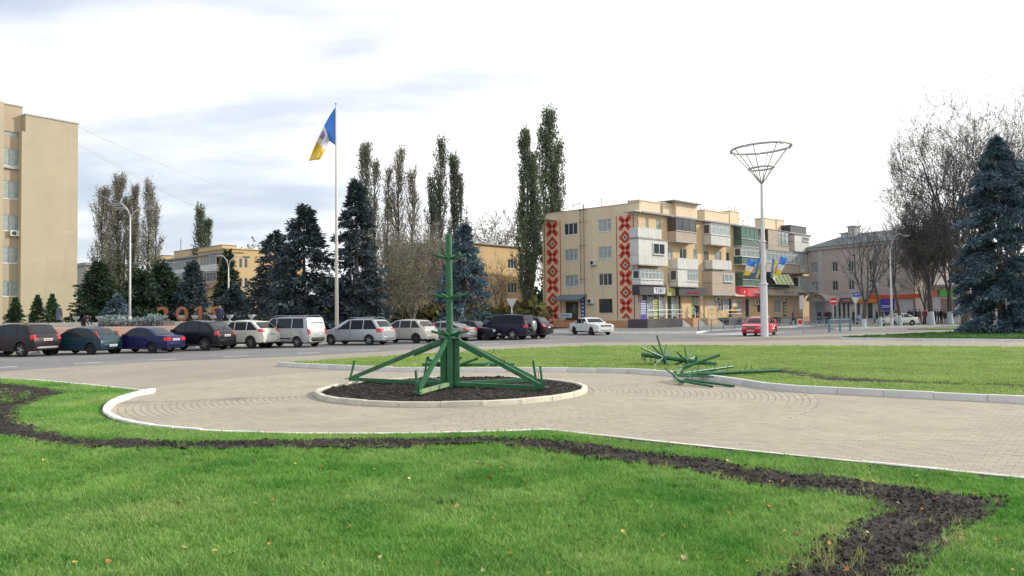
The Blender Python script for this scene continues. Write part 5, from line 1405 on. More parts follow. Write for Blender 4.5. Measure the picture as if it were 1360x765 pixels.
# long front: windows read off by column and row
fh = []; fwin = []
def addwin(px0, px1, row, mull=1, fr=None, gl=None, off=0.0, z=None):
    r_ = rect(px0, px1, 340, 350); zz = z or ROWS[row]
    fh.append((r_[0], r_[1], zz[0], zz[1])); fwin.append((r_[0], r_[1], zz, mull, fr, gl))
for row in (1, 2, 3):
    addwin(887, 893.5, row); addwin(935.5, 941.5, row); addwin(976.3, 981.5, row); addwin(1049.5, 1053, row)
addwin(857.5, 862, 3, 0); addwin(872, 879, 3, 1)
addwin(903, 912, 2, 1); addwin(921, 926, 2, 0)
addwin(949, 958, 2, 1); addwin(964.5, 969.5, 2, 0)
SH = (1.35, 3.3)
addwin(951, 959, 0, 1, m_bframe, z=(1.9, 3.3)); addwin(978.5, 985, 0, 1, z=(1.6, 3.2)); addwin(1004.5, 1009, 0, 1, z=(1.6, 3.3), fr=m_bframe)
addwin(1027, 1036.5, 0, 1, z=(1.5, 3.4)); addwin(1050.5, 1054.5, 0, 1, z=(1.5, 3.3)); addwin(1060, 1066, 0, 1, z=(1.5, 3.3))
doors = [(853.5, 884), (886.5, 900.5), (901, 905.5), (918.5, 930), (968, 972.5), (990, 996), (1040, 1045.5)]
drr = []
for a, b in doors:
    r_ = rect(a, b, 400, 420); z0 = 0.95; drr.append((r_[0], r_[1])); fh.append((r_[0], r_[1], 1.0, 3.75 if b < 932 else 3.4))
holed_wall('front_wall', bd, m_flat, 0, BL, 0.9, ZE, fh, 0.0, 0.2)
MB().box(0.0, BL, -0.06, 0.0, 0.0, 0.9).build('plinth', m_plinth, bd)
for i, (a, b, zz, mull, fr, gl) in enumerate(fwin):
    window(bd, (a+b)/2, zz[0]+.01, b-a-.02, zz[1]-zz[0]-.02, 0.06, mull=mull, fr=fr, gl=gl or (m_glassw if i % 3 == 2 else m_glassl))
# shop fronts in the ground floor
m_lime = mat('lime_poster', (0.42, 0.50, 0.10), 0.6, var=0.15)
for k, (a, b) in enumerate(drr):
    w = b-a; zt_ = 3.75 if k < 4 else 3.4
    d_ = MB().box(a+.02, b-.02, 0.15, 0.19, 1.0, zt_-.02).build('shop_front', m_bframe if k != 1 else m_glassw, bd)
    n = max(1, round(w/1.1))
    for q in range(n):
        x0 = a+w*q/n+.1; x1 = a+w*(q+1)/n-.1; MB().box(x0, x1, 0.13, 0.148, 1.25, zt_-.25).build('shop_pane', m_glassw if q % 2 == 0 else m_glassl, d_)
        MB().box(x1+.02, x1+.14, 0.09, 0.13, 1.0, zt_-.05).build('mullion', m_wframe, d_)
# posters
def poster(px0, px1, py0, py1, m, name='poster', off=-0.03, deep=0.025, parent=None):
    r_ = rect(px0, px1, py0, py1, off); return MB().box(r_[0], r_[1], off, off+deep, r_[2], r_[3]).build(name, m, parent or bd)
po = poster(849.6, 859, 398, 423.5, mat('price_poster_blue', (0.10, 0.10, 0.38), 0.6, var=0.9, scale=3.5))
for k in range(6): 
    r_ = rect(851, 858, 399+k*3.2, 401+k*3.2, -0.04); MB().box(r_[0], r_[1], -0.036, -0.031, r_[2], r_[3]).build('price_row', m_ac, po)
for k in range(8):
    poster(868.6, 873.2, 398+k*3.3, 400.4+k*3.3, m_lime, 'lime_tag', off=0.10)
poster(918.6, 922, 395, 418, mat('green_panel', (0.25, 0.45, 0.22), 0.6), off=0.08)
poster(962.5, 967.5, 397, 410, mat('blue_white_poster', (0.20, 0.32, 0.50), 0.6, var=0.8, scale=3))
poster(973, 977.5, 397, 407, m_ac); poster(971.5, 978.5, 407, 418, mat('flower_poster', (0.35, 0.42, 0.05), 0.6, col2=(0.6, 0.15, 0.05), scale=2.5, var=0.3))
poster(986.5, 989.5, 399, 413, mat('pink_poster', (0.6, 0.2, 0.25), 0.6, var=0.5, scale=3)); poster(940.5, 948, 398.5, 408, m_balw)
for k in range(4): poster(1041, 1043.6, 403+k*4, 405.5+k*4, m_ac, off=0.06)
for (px, py) in ((951.5, 397.5), (1003, 402.0), (1041.5, 398)):
    a, z = FX(px, py); ac_unit(bd, a, z-.3, -0.02)
# signs
def sign(px0, px1, py0, py1, m, txt=None, tm=None, off=-0.9, tr=None, back=True, fitk=(0.8, 0.6)):
    r_ = rect(px0, px1, py0, py1, off)
    o = MB().cbox(r_[0], r_[1], off, -0.012, r_[2], r_[3], 0.02).build('shop_sign', m, bd)
    if txt:
        q = rect(*(tr or (px0, px1, py0, py1)), off)
        lettering('sign_lettering', txt, 1.0, tm, o, ((q[0]+q[1])/2, off-0.03, (q[2]+q[3])/2), (math.pi/2, 0, 0), extrude=0.02, fit=((q[1]-q[0])*fitk[0], (q[3]-q[2])*fitk[1]))
    return o
m_dk = mat('anthracite_panel', (0.045, 0.05, 0.065), 0.5, var=0.1); m_sred = mat('sign_red', (0.55, 0.015, 0.03), 0.45); m_cream = mat('sign_cream', (0.55, 0.50, 0.42), 0.6)
s1 = sign(849.6, 885, 377, 392, m_dk, off=-1.0)
r_ = rect(868.5, 883.5, 381.8, 390, -1.05); wb_ = MB().box(r_[0], r_[1], -1.05, -1.0, r_[2], r_[3]).build('sign_box', m_ac, s1)
q = r_; lettering('sign_lettering', 'ТДС', 1.0, mat('ink_blue', (0.02, 0.02, 0.30), 0.5), wb_, ((q[0]+q[1])/2, -1.07, (q[2]+q[3])/2), (math.pi/2, 0, 0), 0.01, fit=((q[1]-q[0])*.75, (q[3]-q[2])*.7))
sign(886, 901, 383, 393, mat('sign_olive', (0.36, 0.36, 0.13), 0.6, var=0.3, scale=1.5), off=-0.5)
sign(902, 937.5, 381.5, 393, m_dk, 'ЛОМБАРД', m_sred, off=-1.0, tr=(911, 929.5, 387, 391), fitk=(0.9, 0.75))
sign(938.5, 948, 384, 394, mat('sign_green', (0.28, 0.52, 0.16), 0.6), '%', m_ac, off=-0.4, tr=(940, 943, 385, 390))
sr = sign(983.5, 1018, 381.5, 394, mat('sign_pinkred', (0.62, 0.08, 0.10), 0.5), 'Чайка', m_ac, off=-1.0, tr=(999, 1016, 384, 392))
r_ = rect(984, 993.5, 382, 393.5, -1.01); MB().box(r_[0], r_[1], -1.012, -1.001, r_[2], r_[3]).build('sign_panel', m_sred, sr)
mb = MB().lathe([(0.30, -0.0), (0.30, 0.01)], 3, ((r_[0]+r_[1])/2, -1.03, (r_[2]+r_[3])/2), axis='y'); mb.build('heart_emblem', mat('emblem_pink', (0.75, 0.35, 0.38), 0.5), sr)
sign(1024, 1060.5, 384.5, 392.5, m_cream, 'ЖИТТЯ', mat('ink_teal', (0.20, 0.35, 0.38), 0.6), off=-1.0, tr=(1039, 1055, 386, 391))
sign(1065.5, 1077, 384.5, 392.5, m_cream, off=-0.7)
# balconies: (px0,px1,py_top,py_bot, kind, depth)
def slab(r_, y0, z, parent): return MB().box(r_[0]-.05, r_[1]+.05, y0-.03, -0.001, z-.14, z).build('balcony_slab', m_conc, parent)
def balcony(px0, px1, pt, pm_, pb, kind, mpar=m_balw, mfr=m_wframe, gl=None, d=1.15, nw=4, flare=0.0, sidem=None):
    "parapet from py pm_ down to pb; glazed/closed from pt to pm_ when kind says so"
    r_ = rect(px0, px1, pm_, pb, -d); x0, x1, z0, z1 = r_
    b = MB()
    if flare:
        vs = [(x0+flare, 0, z0), (x1-flare, 0, z0), (x1-flare, -d+flare, z0), (x0+flare, -d+flare, z0), (x0, 0, z1), (x1, 0, z1), (x1, -d, z1), (x0, -d, z1)]
        b.add(vs, [(0, 3, 2, 1), (4, 5, 6, 7), (0, 1, 5, 4), (1, 2, 6, 5), (2, 3, 7, 6), (3, 0, 4, 7)])
    else:
        b.box(x0, x1, -d, -d+.06, z0, z1).box(x0, x0+.06, -d+.06, -0.001, z0, z1).box(x1-.06, x1, -d+.06, -0.001, z0, z1)
    o = b.build('balcony', mpar, bd)
    if not flare:
        MB().box(x0-.04, x1+.04, -d-.04, -0.001, z0-.13, z0+.0).build('balcony_slab', m_conc, o)
        for k in range(1, max(2, int((x1-x0)/0.6))):
            xx = x0+(x1-x0)*k/max(2, int((x1-x0)/0.6)); 
            MB().box(xx-.012, xx+.012, -d-.006, -d-.001, z0+.05, z1-.05).build('panel_joint', m_conc, o)
        MB().box(x0-.02, x1+.02, -d-.02, -d+.08, z1, z1+.05).build('handrail', m_wframe if mpar == m_balw else mpar, o)
    if kind in ('glazed', 'closed', 'half'):
        q = rect(px0, px1, pt, pm_, -d); zt_ = q[3]
        MB().box(x0-.03, x1+.03, -d-.05, -0.001, zt_, zt_+.08).build('balcony_roof', m_roofm, o)
        zb_ = z1+.051
        if kind == 'closed':
            MB().box(x0, x1, -d+.0, -d+.06, zb_, zt_-.001).box(x0, x0+.06, -d+.06, -0.001, zb_, zt_-.001).box(x1-.06, x1, -d+.06, -0.001, zb_, zt_-.001).build('side_panel', mpar, o)
            w = (x1-x0)*0.4; ww_ = window(o, x0+(x1-x0)*.68, zb_+.15, w, (zt_-zb_)*.72, -d-.09, mull=1, fr=mfr, gl=gl)
        else:
            xs0 = x0
            if kind == 'half':
                xs0 = x0+(x1-x0)*0.45; MB().box(x0, xs0-.001, -d, -d+.06, zb_, zt_-.001).build('side_panel', sidem or mpar, o)
            w = x1-xs0; window(o, (xs0+x1)/2, zb_, w, zt_-zb_-.002, -d, mull=nw, fr=mfr, gl=gl, rail=True)
            # left return, glazed
            MB().box(x0, x0+.05, -d+.081, -0.001, zb_, zt_-.001).build('side_panel', sidem or mfr, o)
            MB().box(x1-.05, x1, -d+.081, -0.001, zb_, zt_-.001).build('side_panel', sidem or mfr, o)
            MB().box(x0-.004, x0+.0, -d+.25, -0.2, zb_+.15, zt_-.15).build('side_pane', m_glassw, o)
    return o
balcony(847.5, 878.5, 300, 303.5, 315.5, 'open')
balcony(898, 925, 290.5, 308, 321, 'glazed', m_balb, m_bframe, m_glassw, nw=2)
balcony(848.5, 887, 318.8, 340, 351.5, 'closed', m_balw, nw=3)
balcony(900, 927, 340, 343.8, 357, 'open')
balcony(851, 881, 358.5, 372, 377, 'glazed', m_balw, m_wframe, m_glassl, nw=5)
balcony(900.5, 927, 358.5, 374, 380, 'half', m_balw, m_wframe, m_glassl, nw=3)
balcony(944.5, 970, 298.5, 313, 325, 'glazed', m_balw, m_wframe, m_glassl, nw=4)
balcony(946.3, 971.5, 340, 346, 357, 'open')
balcony(946.3, 976.5, 361, 376.5, 391, 'closed', m_balb, m_wframe, m_glassl, d=1.4)
balcony(985, 1008, 302.5, 318.5, 327, 'glazed', m_gframe, m_gframe, mat('green_glass', (0.06, 0.15, 0.12), 0.12), nw=3)
balcony(985.5, 1008.5, 329.5, 342, 351, 'glazed', m_gframe, m_wframe, m_glassl, nw=3)
balcony(986.5, 1010, 362, 372, 379.5, 'glazed', m_gframe, m_gframe, m_glassw, nw=3)
balcony(1020.5, 1048, 306.5, 326, 332, 'half', m_balb, m_bframe, m_glassl, nw=2)
balcony(1018, 1061, 333.5, 350, 361, 'glazed', m_balb, m_wframe, m_glassl, nw=7)
balcony(1055.5, 1076, 313.5, 322, 334, 'closed', m_balw, nw=2, d=1.3)
balcony(1062.5, 1077, 337, 354, 362, 'glazed', m_balw, m_wframe, m_glassl, nw=3)
balcony(1062.5, 1077, 367.5, 382, 388, 'glazed', m_balw, m_wframe, m_glassl, nw=4)
ba = balcony(1026, 1049, 364, 378, 382, 'glazed', m_gframe, m_gframe, m_glassw, nw=2)
# striped awning
r_ = rect(1025, 1049.5, 364, 378, -1.4); n = 9; aw_ = MB(); aw2 = MB()
for k in range(n):
    a, b = r_[0]+(r_[1]-r_[0])*k/n, r_[0]+(r_[1]-r_[0])*(k+1)/n
    (aw_ if k % 2 else aw2).add([(a, -1.2, r_[3]), (b, -1.2, r_[3]), (b, -2.0, r_[2]), (a, -2.0, r_[2]), (a, -1.2, r_[3]-.03), (b, -1.2, r_[3]-.03), (b, -2.0, r_[2]-.03), (a, -2.0, r_[2]-.03)], [(0, 3, 2, 1), (4, 5, 6, 7), (3, 7, 6, 2)])
o = aw_.build('striped_awning', mat('awning_green', (0.30, 0.42, 0.16), 0.8), bd); aw2.build('awning_stripes', mat('awning_cream', (0.62, 0.60, 0.42), 0.8), o)
r_ = rect(975, 988, 388, 393, -1.0); mb = MB(); mb.add([(r_[0], -.02, r_[3]+.1), (r_[1], -.02, r_[3]+.1), (r_[1], -1.2, r_[2]), (r_[0], -1.2, r_[2]), (r_[0], -.02, r_[3]+.04), (r_[1], -.02, r_[3]+.04), (r_[1], -1.2, r_[2]-.06), (r_[0], -1.2, r_[2]-.06)], [(0, 3, 2, 1), (4, 5, 6, 7), (3, 7, 6, 2), (1, 2, 6, 5), (0, 4, 7, 3)]); mb.build('door_canopy', m_cream, bd)
# roof, eaves, gutter pipes, chimneys
MB().box(0.35, BL, -0.55, BW+.3, ZE+.001, ZE+.18).build('eaves_slab', m_roofm, bd)
vs = [(0.36, -0.5, ZE+.18), (BL-.1, -0.5, ZE+.18), (BL-.1, BW/2, ZE+1.05), (0.36, BW/2, ZE+1.05), (0.36, BW+.2, ZE+.18), (BL-.1, BW+.2, ZE+.18)]
mb = MB(); mb.add(vs, [(0, 1, 2, 3), (3, 2, 5, 4), (0, 3, 4), (1, 5, 2)]); mb.build('roof', m_roofm, bd)
MB().box(0.001, 0.35, -0.35, -0.001, ZE, ZP).build('parapet_end', m_gab, bd)
MB().box(0.001, 0.35, 0.0, BW, ZE, ZP-.001).build('parapet', m_gab, bd)
MB().box(-0.05, 0.40, -0.40, BW+.05, ZP, ZP+.06).build('parapet_cap', m_conc, bd)
MB().box(BL-.3, BL, 0.0, BW, 0, ZE).build('far_gable_wall', m_flat, bd); MB().box(0.3, BL-.31, BW-.3, BW, 0, ZE).build('rear_wall', m_flat, bd)
for px in (847.5, 934.0, 1013):
    x, _ = FX(px, 350); MB().tube([(x, -0.09, 0.2), (x, -0.09, ZE-.3), (x+.1, -0.4, ZE)], 0.06, 8).build('downpipe', m_conc, bd)
def rb_(px0, px1, py0, py1, yd=4.5, dep=1.6, m=m_gab, cap=True):
    a = FX(px0, py1, yd)[0]; b = FX(px1, py1, yd)[0]; zt_ = FX((px0+px1)/2, py0, yd)[1]
    o = MB().box(a, b, yd, yd+dep, ZE+.5, zt_-.12).build('chimney_block', m, bd)
    MB().box(a-.08, b+.08, yd-.08, yd+dep+.08, zt_-.12, zt_).build('chimney_cap', m_gab if m == m_gab else m_roofm, o)
rb_(849, 877, 267, 282); rb_(880.5, 894, 269.5, 284); o = rb_(898, 926, 270, 286, 4.0, 3)
a = FX(895, 290, 3.6)[0]; b = FX(931, 290, 3.6)[0]; z_ = FX(912, 269.5, 3.6)[1]; MB().box(a, b, 3.4, 8, z_, z_+.15).build('penthouse_roof', m_roofm, bd)
rb_(936, 968, 280.5, 292); rb_(969.5, 982, 280.5, 293); rb_(1016, 1030, 290, 300); rb_(1031.5, 1042, 291.5, 300); rb_(1050, 1071, 300, 309, 3.0, 2.5, m_dk)
for (x, y, h) in ((1.5, 6, 2.4), (1.8, 9, 2.0), (4, 4, 2.2), (30, 5, 3.0)): MB().tube([(x, y, ZE+.4), (x, y, ZE+h)], 0.035, 6).tube([(x-.4, y, ZE+h-.2), (x+.4, y, ZE+h-.2)], 0.015, 4).build('roof_aerial', m_iron, bd)
# entrance terraces, steps, railings (own things)
def steps(pxa, pxb, zt_, dirn, n, label, rail=True, m=m_granite, dep=2.0, y0=-2.6):
    x0 = FX(pxa, 430, y0)[0]; x1 = FX(pxb, 430, y0)[0]
    M = Matrix.Translation(bd.location) @ Matrix.Rotation(DB, 4, 'Z'); w_ = M @ Vector((x0, 0, 0))
    t = thing('entrance_steps', label, 'steps', (w_.x, w_.y, 0.12), DB)
    Lx = x1-x0; st = 0.32*n
    if dirn == 0:
        for k in range(n): MB().cbox(0, Lx, y0-0.32*(n-k), y0-0.32*(n-k-1)-.004, -0.1, zt_*(k+1)/(n+1), 0.012).build('step', m_conc, t)
        MB().cbox(0, Lx, y0, -0.07, -0.1, zt_, 0.01).build('landing', m, t)
    else:
        MB().cbox(0, Lx-st-.004, y0, -0.07, -0.1, zt_, 0.01).build('landing', m, t)
        for k in range(n): MB().cbox(Lx-st+0.32*k, Lx-st+0.32*(k+1)-.004, y0, -0.07, -0.1, zt_*(n-k)/(n+1), 0.012).build('step', m_conc, t)
    if rail:
        r2 = MB()
        pts = [(0.05, y0+.05, zt_+.95), (Lx-st, y0+.05, zt_+.95), (Lx-.1, y0+.05, .95)] if dirn else [(0.05, y0+.05, zt_+.95), (0.05, y0-st+.1, 0.95)]
        r2.tube(pts, 0.03, 6)
        q2 = [(p_[0], p_[1], p_[2]-.45) for p_ in pts]; r2.tube(q2, 0.02, 6)
        for a, b in zip(pts[:-1], pts[1:]):
            a, b = Vector(a), Vector(b); nn_ = max(1, int((b-a).length/1.1))
            for k in range(nn_+1):
                c = a.lerp(b, k/nn_); zz = zt_ if (not dirn and c.y > y0-.01) or (dirn and c.x < Lx-st+.01) else max(0.0, c.z-.95); r2.tube([(c.x, c.y, zz), c], 0.022, 6)
        r2.build('railing', m_rim if rail == 2 else m_iron, t)
    return t
steps(860, 917, 0.95, 1, 5, 'dark-faced shop landing with steps and a light rail under the white lettered sign', rail=2)
steps(921, 938, 0.95, 1, 5, 'middle grey steps leading to the open shop door', m=m_plinth)
steps(941, 962, 0.90, 1, 5, 'steps with a dark handrail in front of the green sign', m=m_flat)
steps(968, 992, 0.85, 1, 4, 'dark stone landing and steps below the pink-red sign', rail=2)
steps(1037, 1048, 0.8, 0, 4, 'narrow steps to the dark door under the cream sign', rail=False)

# ---------------------------------------------------------------- beige office block at the left edge
m_off = mat('beige_office_render', (0.43, 0.375, 0.275), 0.9, var=0.07, scale=0.35, bump=0.25, bscale=14, col2=None)
m_off2 = mat('grey_beige_render', (0.42, 0.34, 0.255), 0.9, var=0.06, scale=0.5, bump=0.2)
wear(m_off, (0.52, 0.46, 0.36), (.35, .35, 1.3), .60, .72, .55); wear(m_off, (0.30, 0.25, 0.19), (.8, .8, .09), .58, .76, .35)
o1 = PT(103, 300, 85.5); o0 = PT(33, 300, 81.2); OD = math.atan2(o1.y-o0.y, o1.x-o0.x)
ob = thing('office_block', 'six-storey beige office block with blank end wall at the left edge', 'building', (o0.x, o0.y, TZ), OD)
OX = lambda px, py, off=0.0: on_plane(ob, px, py, 'x', off)
xe = OX(103, 300)[0]; zt1 = OX(60, 157)[1]; zt0 = OX(15, 140, 0.7)[1]
mb = MB(); mb.box(0, xe, 0, 12, -0.5, zt1); mb.build('end_wing', m_off, ob)
MB().box(-.06, xe+.08, -.08, 12.1, zt1, zt1+.12).build('roof_coping', m_conc, ob)
oh = []; ow = []
xa = OX(2.5, 300, 0.7)[0]; xb = OX(25.5, 300, 0.7)[0]; ww_ = xb-xa
for (ya_, yb_) in ((197, 221), (240, 264.5), (285, 307), (327.5, 350), (373, 394)):
    z1 = OX(14, ya_, .7)[1]; z0 = OX(14, yb_, .7)[1]; oh.append((xa, xb, z0, z1)); ow.append((z0, z1))
zs0 = OX(14, 181, .7)[1]; zs1 = OX(14, 174.5, .7)[1]; oh.append((xa, xb+.3, zs0, zs1))
X0 = -14.0
for k in range(1, 4): 
    for (z0, z1) in ow: oh.append((xa-3.6*k, xb-3.6*k, z0, z1))
holed_wall('window_wall', ob, m_off2, X0, -0.001, -0.5, zt0, oh, 0.7, 0.2)
MB().box(X0, -.002, 1.0, 12, -.5, zt0-.05).build('core', m_off, ob)
MB().box(X0, 0.0, .62, 12.1, zt0, zt0+.12).build('roof_coping', m_conc, ob)
MB().box(-0.35, -0.0, 0.0, 0.69, -0.5, zt0-2.6).build('pilaster', m_off, ob)
MB().box(xa-.9, xa-.25, -0.2, 0.69, -0.5, zt0-.001).build('pilaster', m_off, ob)
MB().box(xa, xb+.3, .82, .86, zs0, zs1).build('strip_window', m_glassl, ob)
for k in range(4):
    for (z0, z1) in ow:
        w_ = window(ob, (xa+xb)/2-3.6*k, z0+.01, ww_-.02, z1-z0-.02, 0.76, mull=1, fr=m_wframe, gl=m_glassl)
a, z = OX(19, 310, .55); ac_unit(ob, a, z-.3, 0.68)
MB().box(xa-.1, xb+.1, 0.45, 0.698, ow[0][0]-.25, ow[0][0]-.1).build('ledge', m_conc, ob)
for px in (66,):
    x = OX(px, 400)[0]
# ---------------------------------------------------------------- yellow blocks behind the trees
m_yel = mat('yellow_render', (0.56, 0.405, 0.215), 0.9, var=0.07, scale=0.4, bump=0.2)
y0_ = GX(628, 98, 0); y1_ = GX(694, 105.5, 0); YA_ = math.atan2(y1_.y-y0_.y, y1_.x-y0_.x)
yb = thing('yellow_house', 'three-storey yellow house between the blue spruce and the embroidered gable', 'building', (y0_.x, y0_.y, 0), YA_)
YX = lambda px, py, off=0.0: on_plane(yb, px, py, 'x', off)
ztp = YX(660, 326.5)[1]; hs_ = []; 
for pc in (681,):
    for (a_, b_) in ((344, 357), (375.5, 389.5), (404.5, 418)):
        z1 = YX(pc, a_)[1]; z0 = YX(pc, b_)[1]; x0 = YX(pc-6.2, 380)[0]; x1 = YX(pc+6.2, 380)[0]
        for s_ in range(1): hs_.append((x0-4.0*s_, x1-4.0*s_, z0, z1))
xr_ = YX(694, 380)[0]
holed_wall('front_wall', yb, m_yel, -3, xr_, 0, ztp, hs_, 0, .2)
for h_ in hs_: window(yb, (h_[0]+h_[1])/2, h_[2]+.01, h_[1]-h_[0]-.02, h_[3]-h_[2]-.02, .07, mull=2)
MB().box(-3, xr_, 0.25, 12, 0, ztp-.01).build('core', m_yel, yb); MB().box(-3.2, xr_+.2, -.3, 12.2, ztp, ztp+.18).build('roof_slab', m_roofm, yb)
MB().tube([(xr_-.3, -.08, 0), (xr_-.3, -.08, ztp)], .06, 6).build('downpipe', m_conc, yb)
# far left block with balconies (front faces left) and yellow end
e0 = GX(300, 146, 0); lb = thing('yellow_block', 'distant four-storey block with grey balconies and plain yellow end behind the small spruces', 'building', (e0.x, e0.y, 0), R(45))
LX = lambda px, py, off=0.0: on_plane(lb, px, py, 'x', off); LY = lambda px, py, off=0.0: on_plane(lb, px, py, 'y', off)
zt_ = LX(320, 331.5)[1]
xw = LX(347, 350)[0]; hh = []
for pc in (319.5, 326.5):
    for (a_, b_) in ((343, 356), (369, 382), (395, 408)):
        x0 = LX(pc-2.2, 350)[0]; x1 = LX(pc+2.2, 350)[0]; hh.append((x0, x1, LX(pc, b_)[1], LX(pc, a_)[1]))
holed_wall('end_wall', lb, m_yel, 0, xw+9, 0, zt_, hh, 0, .2)
for h_ in hh: window(lb, (h_[0]+h_[1])/2, h_[2]+.01, h_[1]-h_[0]-.02, h_[3]-h_[2]-.02, .07, mull=0)
ye = LY(204, 350)[0]
m_gwall = mat('grey_teal_render', (0.34, 0.33, 0.29), 0.9, var=0.15, scale=0.3)
MB().box(0.02, 12, 0.22, ye, 0, zt_-.8).build('front_wall', m_gwall, lb); MB().box(-.5, 12.2, 0.0, ye+.3, zt_-.8, zt_-.5).build('roof_slab', m_roofm, lb)
MB().box(0.01, xw+9, 0.22, 12, 0, zt_-.01).build('core', m_yel, lb); MB().box(-.3, xw+9.1, -.2, 12.1, zt_, zt_+.2).build('parapet', m_yel, lb)
for (pa_, pb_, pt_, pq_, mm) in ((266, 287, 343, 352, m_bframe), (266, 287, 362, 374, m_glassl), (232, 254, 347, 358, m_bframe), (218, 224, 350, 362, m_glassw), (232, 248, 364, 376, m_glassw), (218, 224, 371, 383, m_glassw), (258, 262, 350, 360, m_glassw), (290, 296, 345, 357, m_glassl), (206, 213, 352, 364, m_glassw), (206, 213, 373, 384, m_glassw)):
    a = LY(pa_, (pt_+pq_)/2, -.9)[0]; b = LY(pb_, (pt_+pq_)/2, -.9)[0]; z1 = LY((pa_+pb_)/2, pt_, -.9)[1]; z0 = LY((pa_+pb_)/2, pq_, -.9)[1]; a, b = min(a, b), max(a, b)
    if pb_-pa_ > 12:
        o = MB().box(-.9, .01, a, b, z0-1.2, z0-.002).build('balcony', m_balw if pt_ % 2 else mat('pinkish_balcony_panel', (0.40, 0.22, 0.15), .8), lb)
        window(o, (a+b)/2, z0, b-a, z1-z0, -.9, mull=4, fr=m_wframe, gl=m_glassw, axis='y', sill=False)
        MB().box(-.95, .01, a-.1, b+.1, z1+.001, z1+.12).build('balcony_roof', m_roofm, o)
    else: window(lb, (a+b)/2, z0, b-a, z1-z0, -.06, mull=1, axis='y')
for (pa_, pb_, pt_) in ((231, 255, 333), (263, 295, 328), (207, 216, 340)):
    a = LY(pa_, 340, 4)[0]; b = LY(pb_, 340, 4)[0]; z1 = LY((pa_+pb_)/2, pt_, 4)[1]; a, b = min(a, b), max(a, b)
    o = MB().box(4, 7, a, b, zt_-.6, z1).build('chimney_block', m_yel, lb); MB().box(3.9, 7.1, a-.1, b+.1, z1, z1+.15).build('chimney_cap', m_roofm, o)
MB().tube([(5, LY(240, 340, 5)[0], zt_-.5), (5, LY(240, 340, 5)[0], zt_+4.5)], .06, 5).tube([(5, LY(240, 340, 5)[0]-1, zt_+4), (5, LY(240, 340, 5)[0]+.2, zt_+4)], .03, 4).build('roof_aerial', m_iron, lb)
# sliver of a grey house behind the spruces right of the office block
g0 = GX(112, 150, 0); gbh = thing('grey_house', 'grey corner of a distant house just right of the beige office block', 'building', (g0.x, g0.y, 0), R(45))
MB().box(0, 9, -1, 9, 0, 11.5).build('wall', m_gwall, gbh); MB().box(-.4, 9.4, -1.4, 9.4, 11.5, 12.0).build('roof_slab', m_roofm, gbh)
window(gbh, 1.5, 8.6, 1.2, 1.5, -1.05, mull=1); window(gbh, 4.5, 8.6, 1.2, 1.5, -1.05, mull=1)

# ---------------------------------------------------------------- three-storey corner house on the right
m_pinkw = mat('haze_pink_render', (0.50, 0.43, 0.39), 0.9, var=0.10, scale=0.4, bump=0.2); m_paleg = mat('pale_grey_render', (0.50, 0.50, 0.50), 0.9, var=0.08, scale=0.4)  # distance haze put into the paler, greyer pink of the wall colour
h0 = GX(1076, 115, 0); h1 = GX(1171, 104.5, 0); HA = math.atan2(h1.y-h0.y, h1.x-h0.x); HL = (h1-h0).length
hb = thing('corner_house', 'three-storey haze-pale pink house with dark hipped roof behind the bare street trees', 'building', (h0.x, h0.y, 0), HA)
HX = lambda px, py, off=0.0: on_plane(hb, px, py, 'x', off)
HLL = HX(1214, 400)[0]
ze = HX(1120, 329)[1]; hh = []
for pc, pw in ((1081, 9), (1108.5, 7.5), (1130, 7.5), (1158, 9), (1182, 8), ):
    for r_i, (a_, b_) in enumerate(((347.5, 361), (373, 386))):
        p_ = pc; ysh = -(pc-1108)*0.045
        x0 = HX(p_-pw/2, 360)[0]; x1 = HX(p_+pw/2, 360)[0]; hh.append((x0, x1, HX(p_, b_+ysh)[1], HX(p_, a_+ysh)[1]))
holed_wall('front_wall', hb, m_pinkw, 0, HLL, 3.95, ze, hh, 0, .25)
for i, h_ in enumerate(hh): window(hb, (h_[0]+h_[1])/2, h_[2]+.01, h_[1]-h_[0]-.02, h_[3]-h_[2]-.02, .09, mull=1, gl=m_glassl if i < 2 else m_glassw, fr=m_wframe if i % 3 else m_paleg)
for px in (1090, 1165):
    x = HX(px, 350)[0]; MB().box(x-.35, x+.35, -.1, -.001, 3.95, ze-.01).build('pilaster', m_paleg, hb)
MB().box(0, 1.45, -.06, -.002, 3.96, ze-.02).build('corner_panel', m_paleg, hb) if False else None
MB().box(-.15, HLL+.15, -.35, 0.0, ze, ze+.35).build('cornice', m_paleg, hb)
MB().box(0, HLL, .26, 8, 0, ze).build('core', m_pinkw, hb)
zr = HX(1135, 309)[1]
vs = [(-.5, -.6, ze+.36), (HLL+.5, -.6, ze+.36), (HLL+.5, 8.5, ze+.36), (-.5, 8.5, ze+.36), (3.5, 4, zr+.3), (HLL-3, 4, zr+.3)]
mb = MB(); mb.add(vs, [(0, 1, 5, 4), (1, 2, 5), (2, 3, 4, 5), (3, 0, 4), (0, 3, 2, 1)]); mb.build('roof', mat('dark_slate_roof', (0.12, 0.15, 0.16), .8, var=.2, scale=1), hb)
for px, pt_ in ((1123.5, 310.5), (1133, 301.5)):
    x = HX(px, 315, 3)[0]; z = HX(px, pt_, 3)[1]; o = MB().box(x-.55, x+.55, 2.6, 3.8, ze+1.0, z).build('chimney', m_paleg, hb); MB().box(x-.65, x+.65, 2.5, 3.9, z, z+.15).build('chimney_cap', m_conc, o)
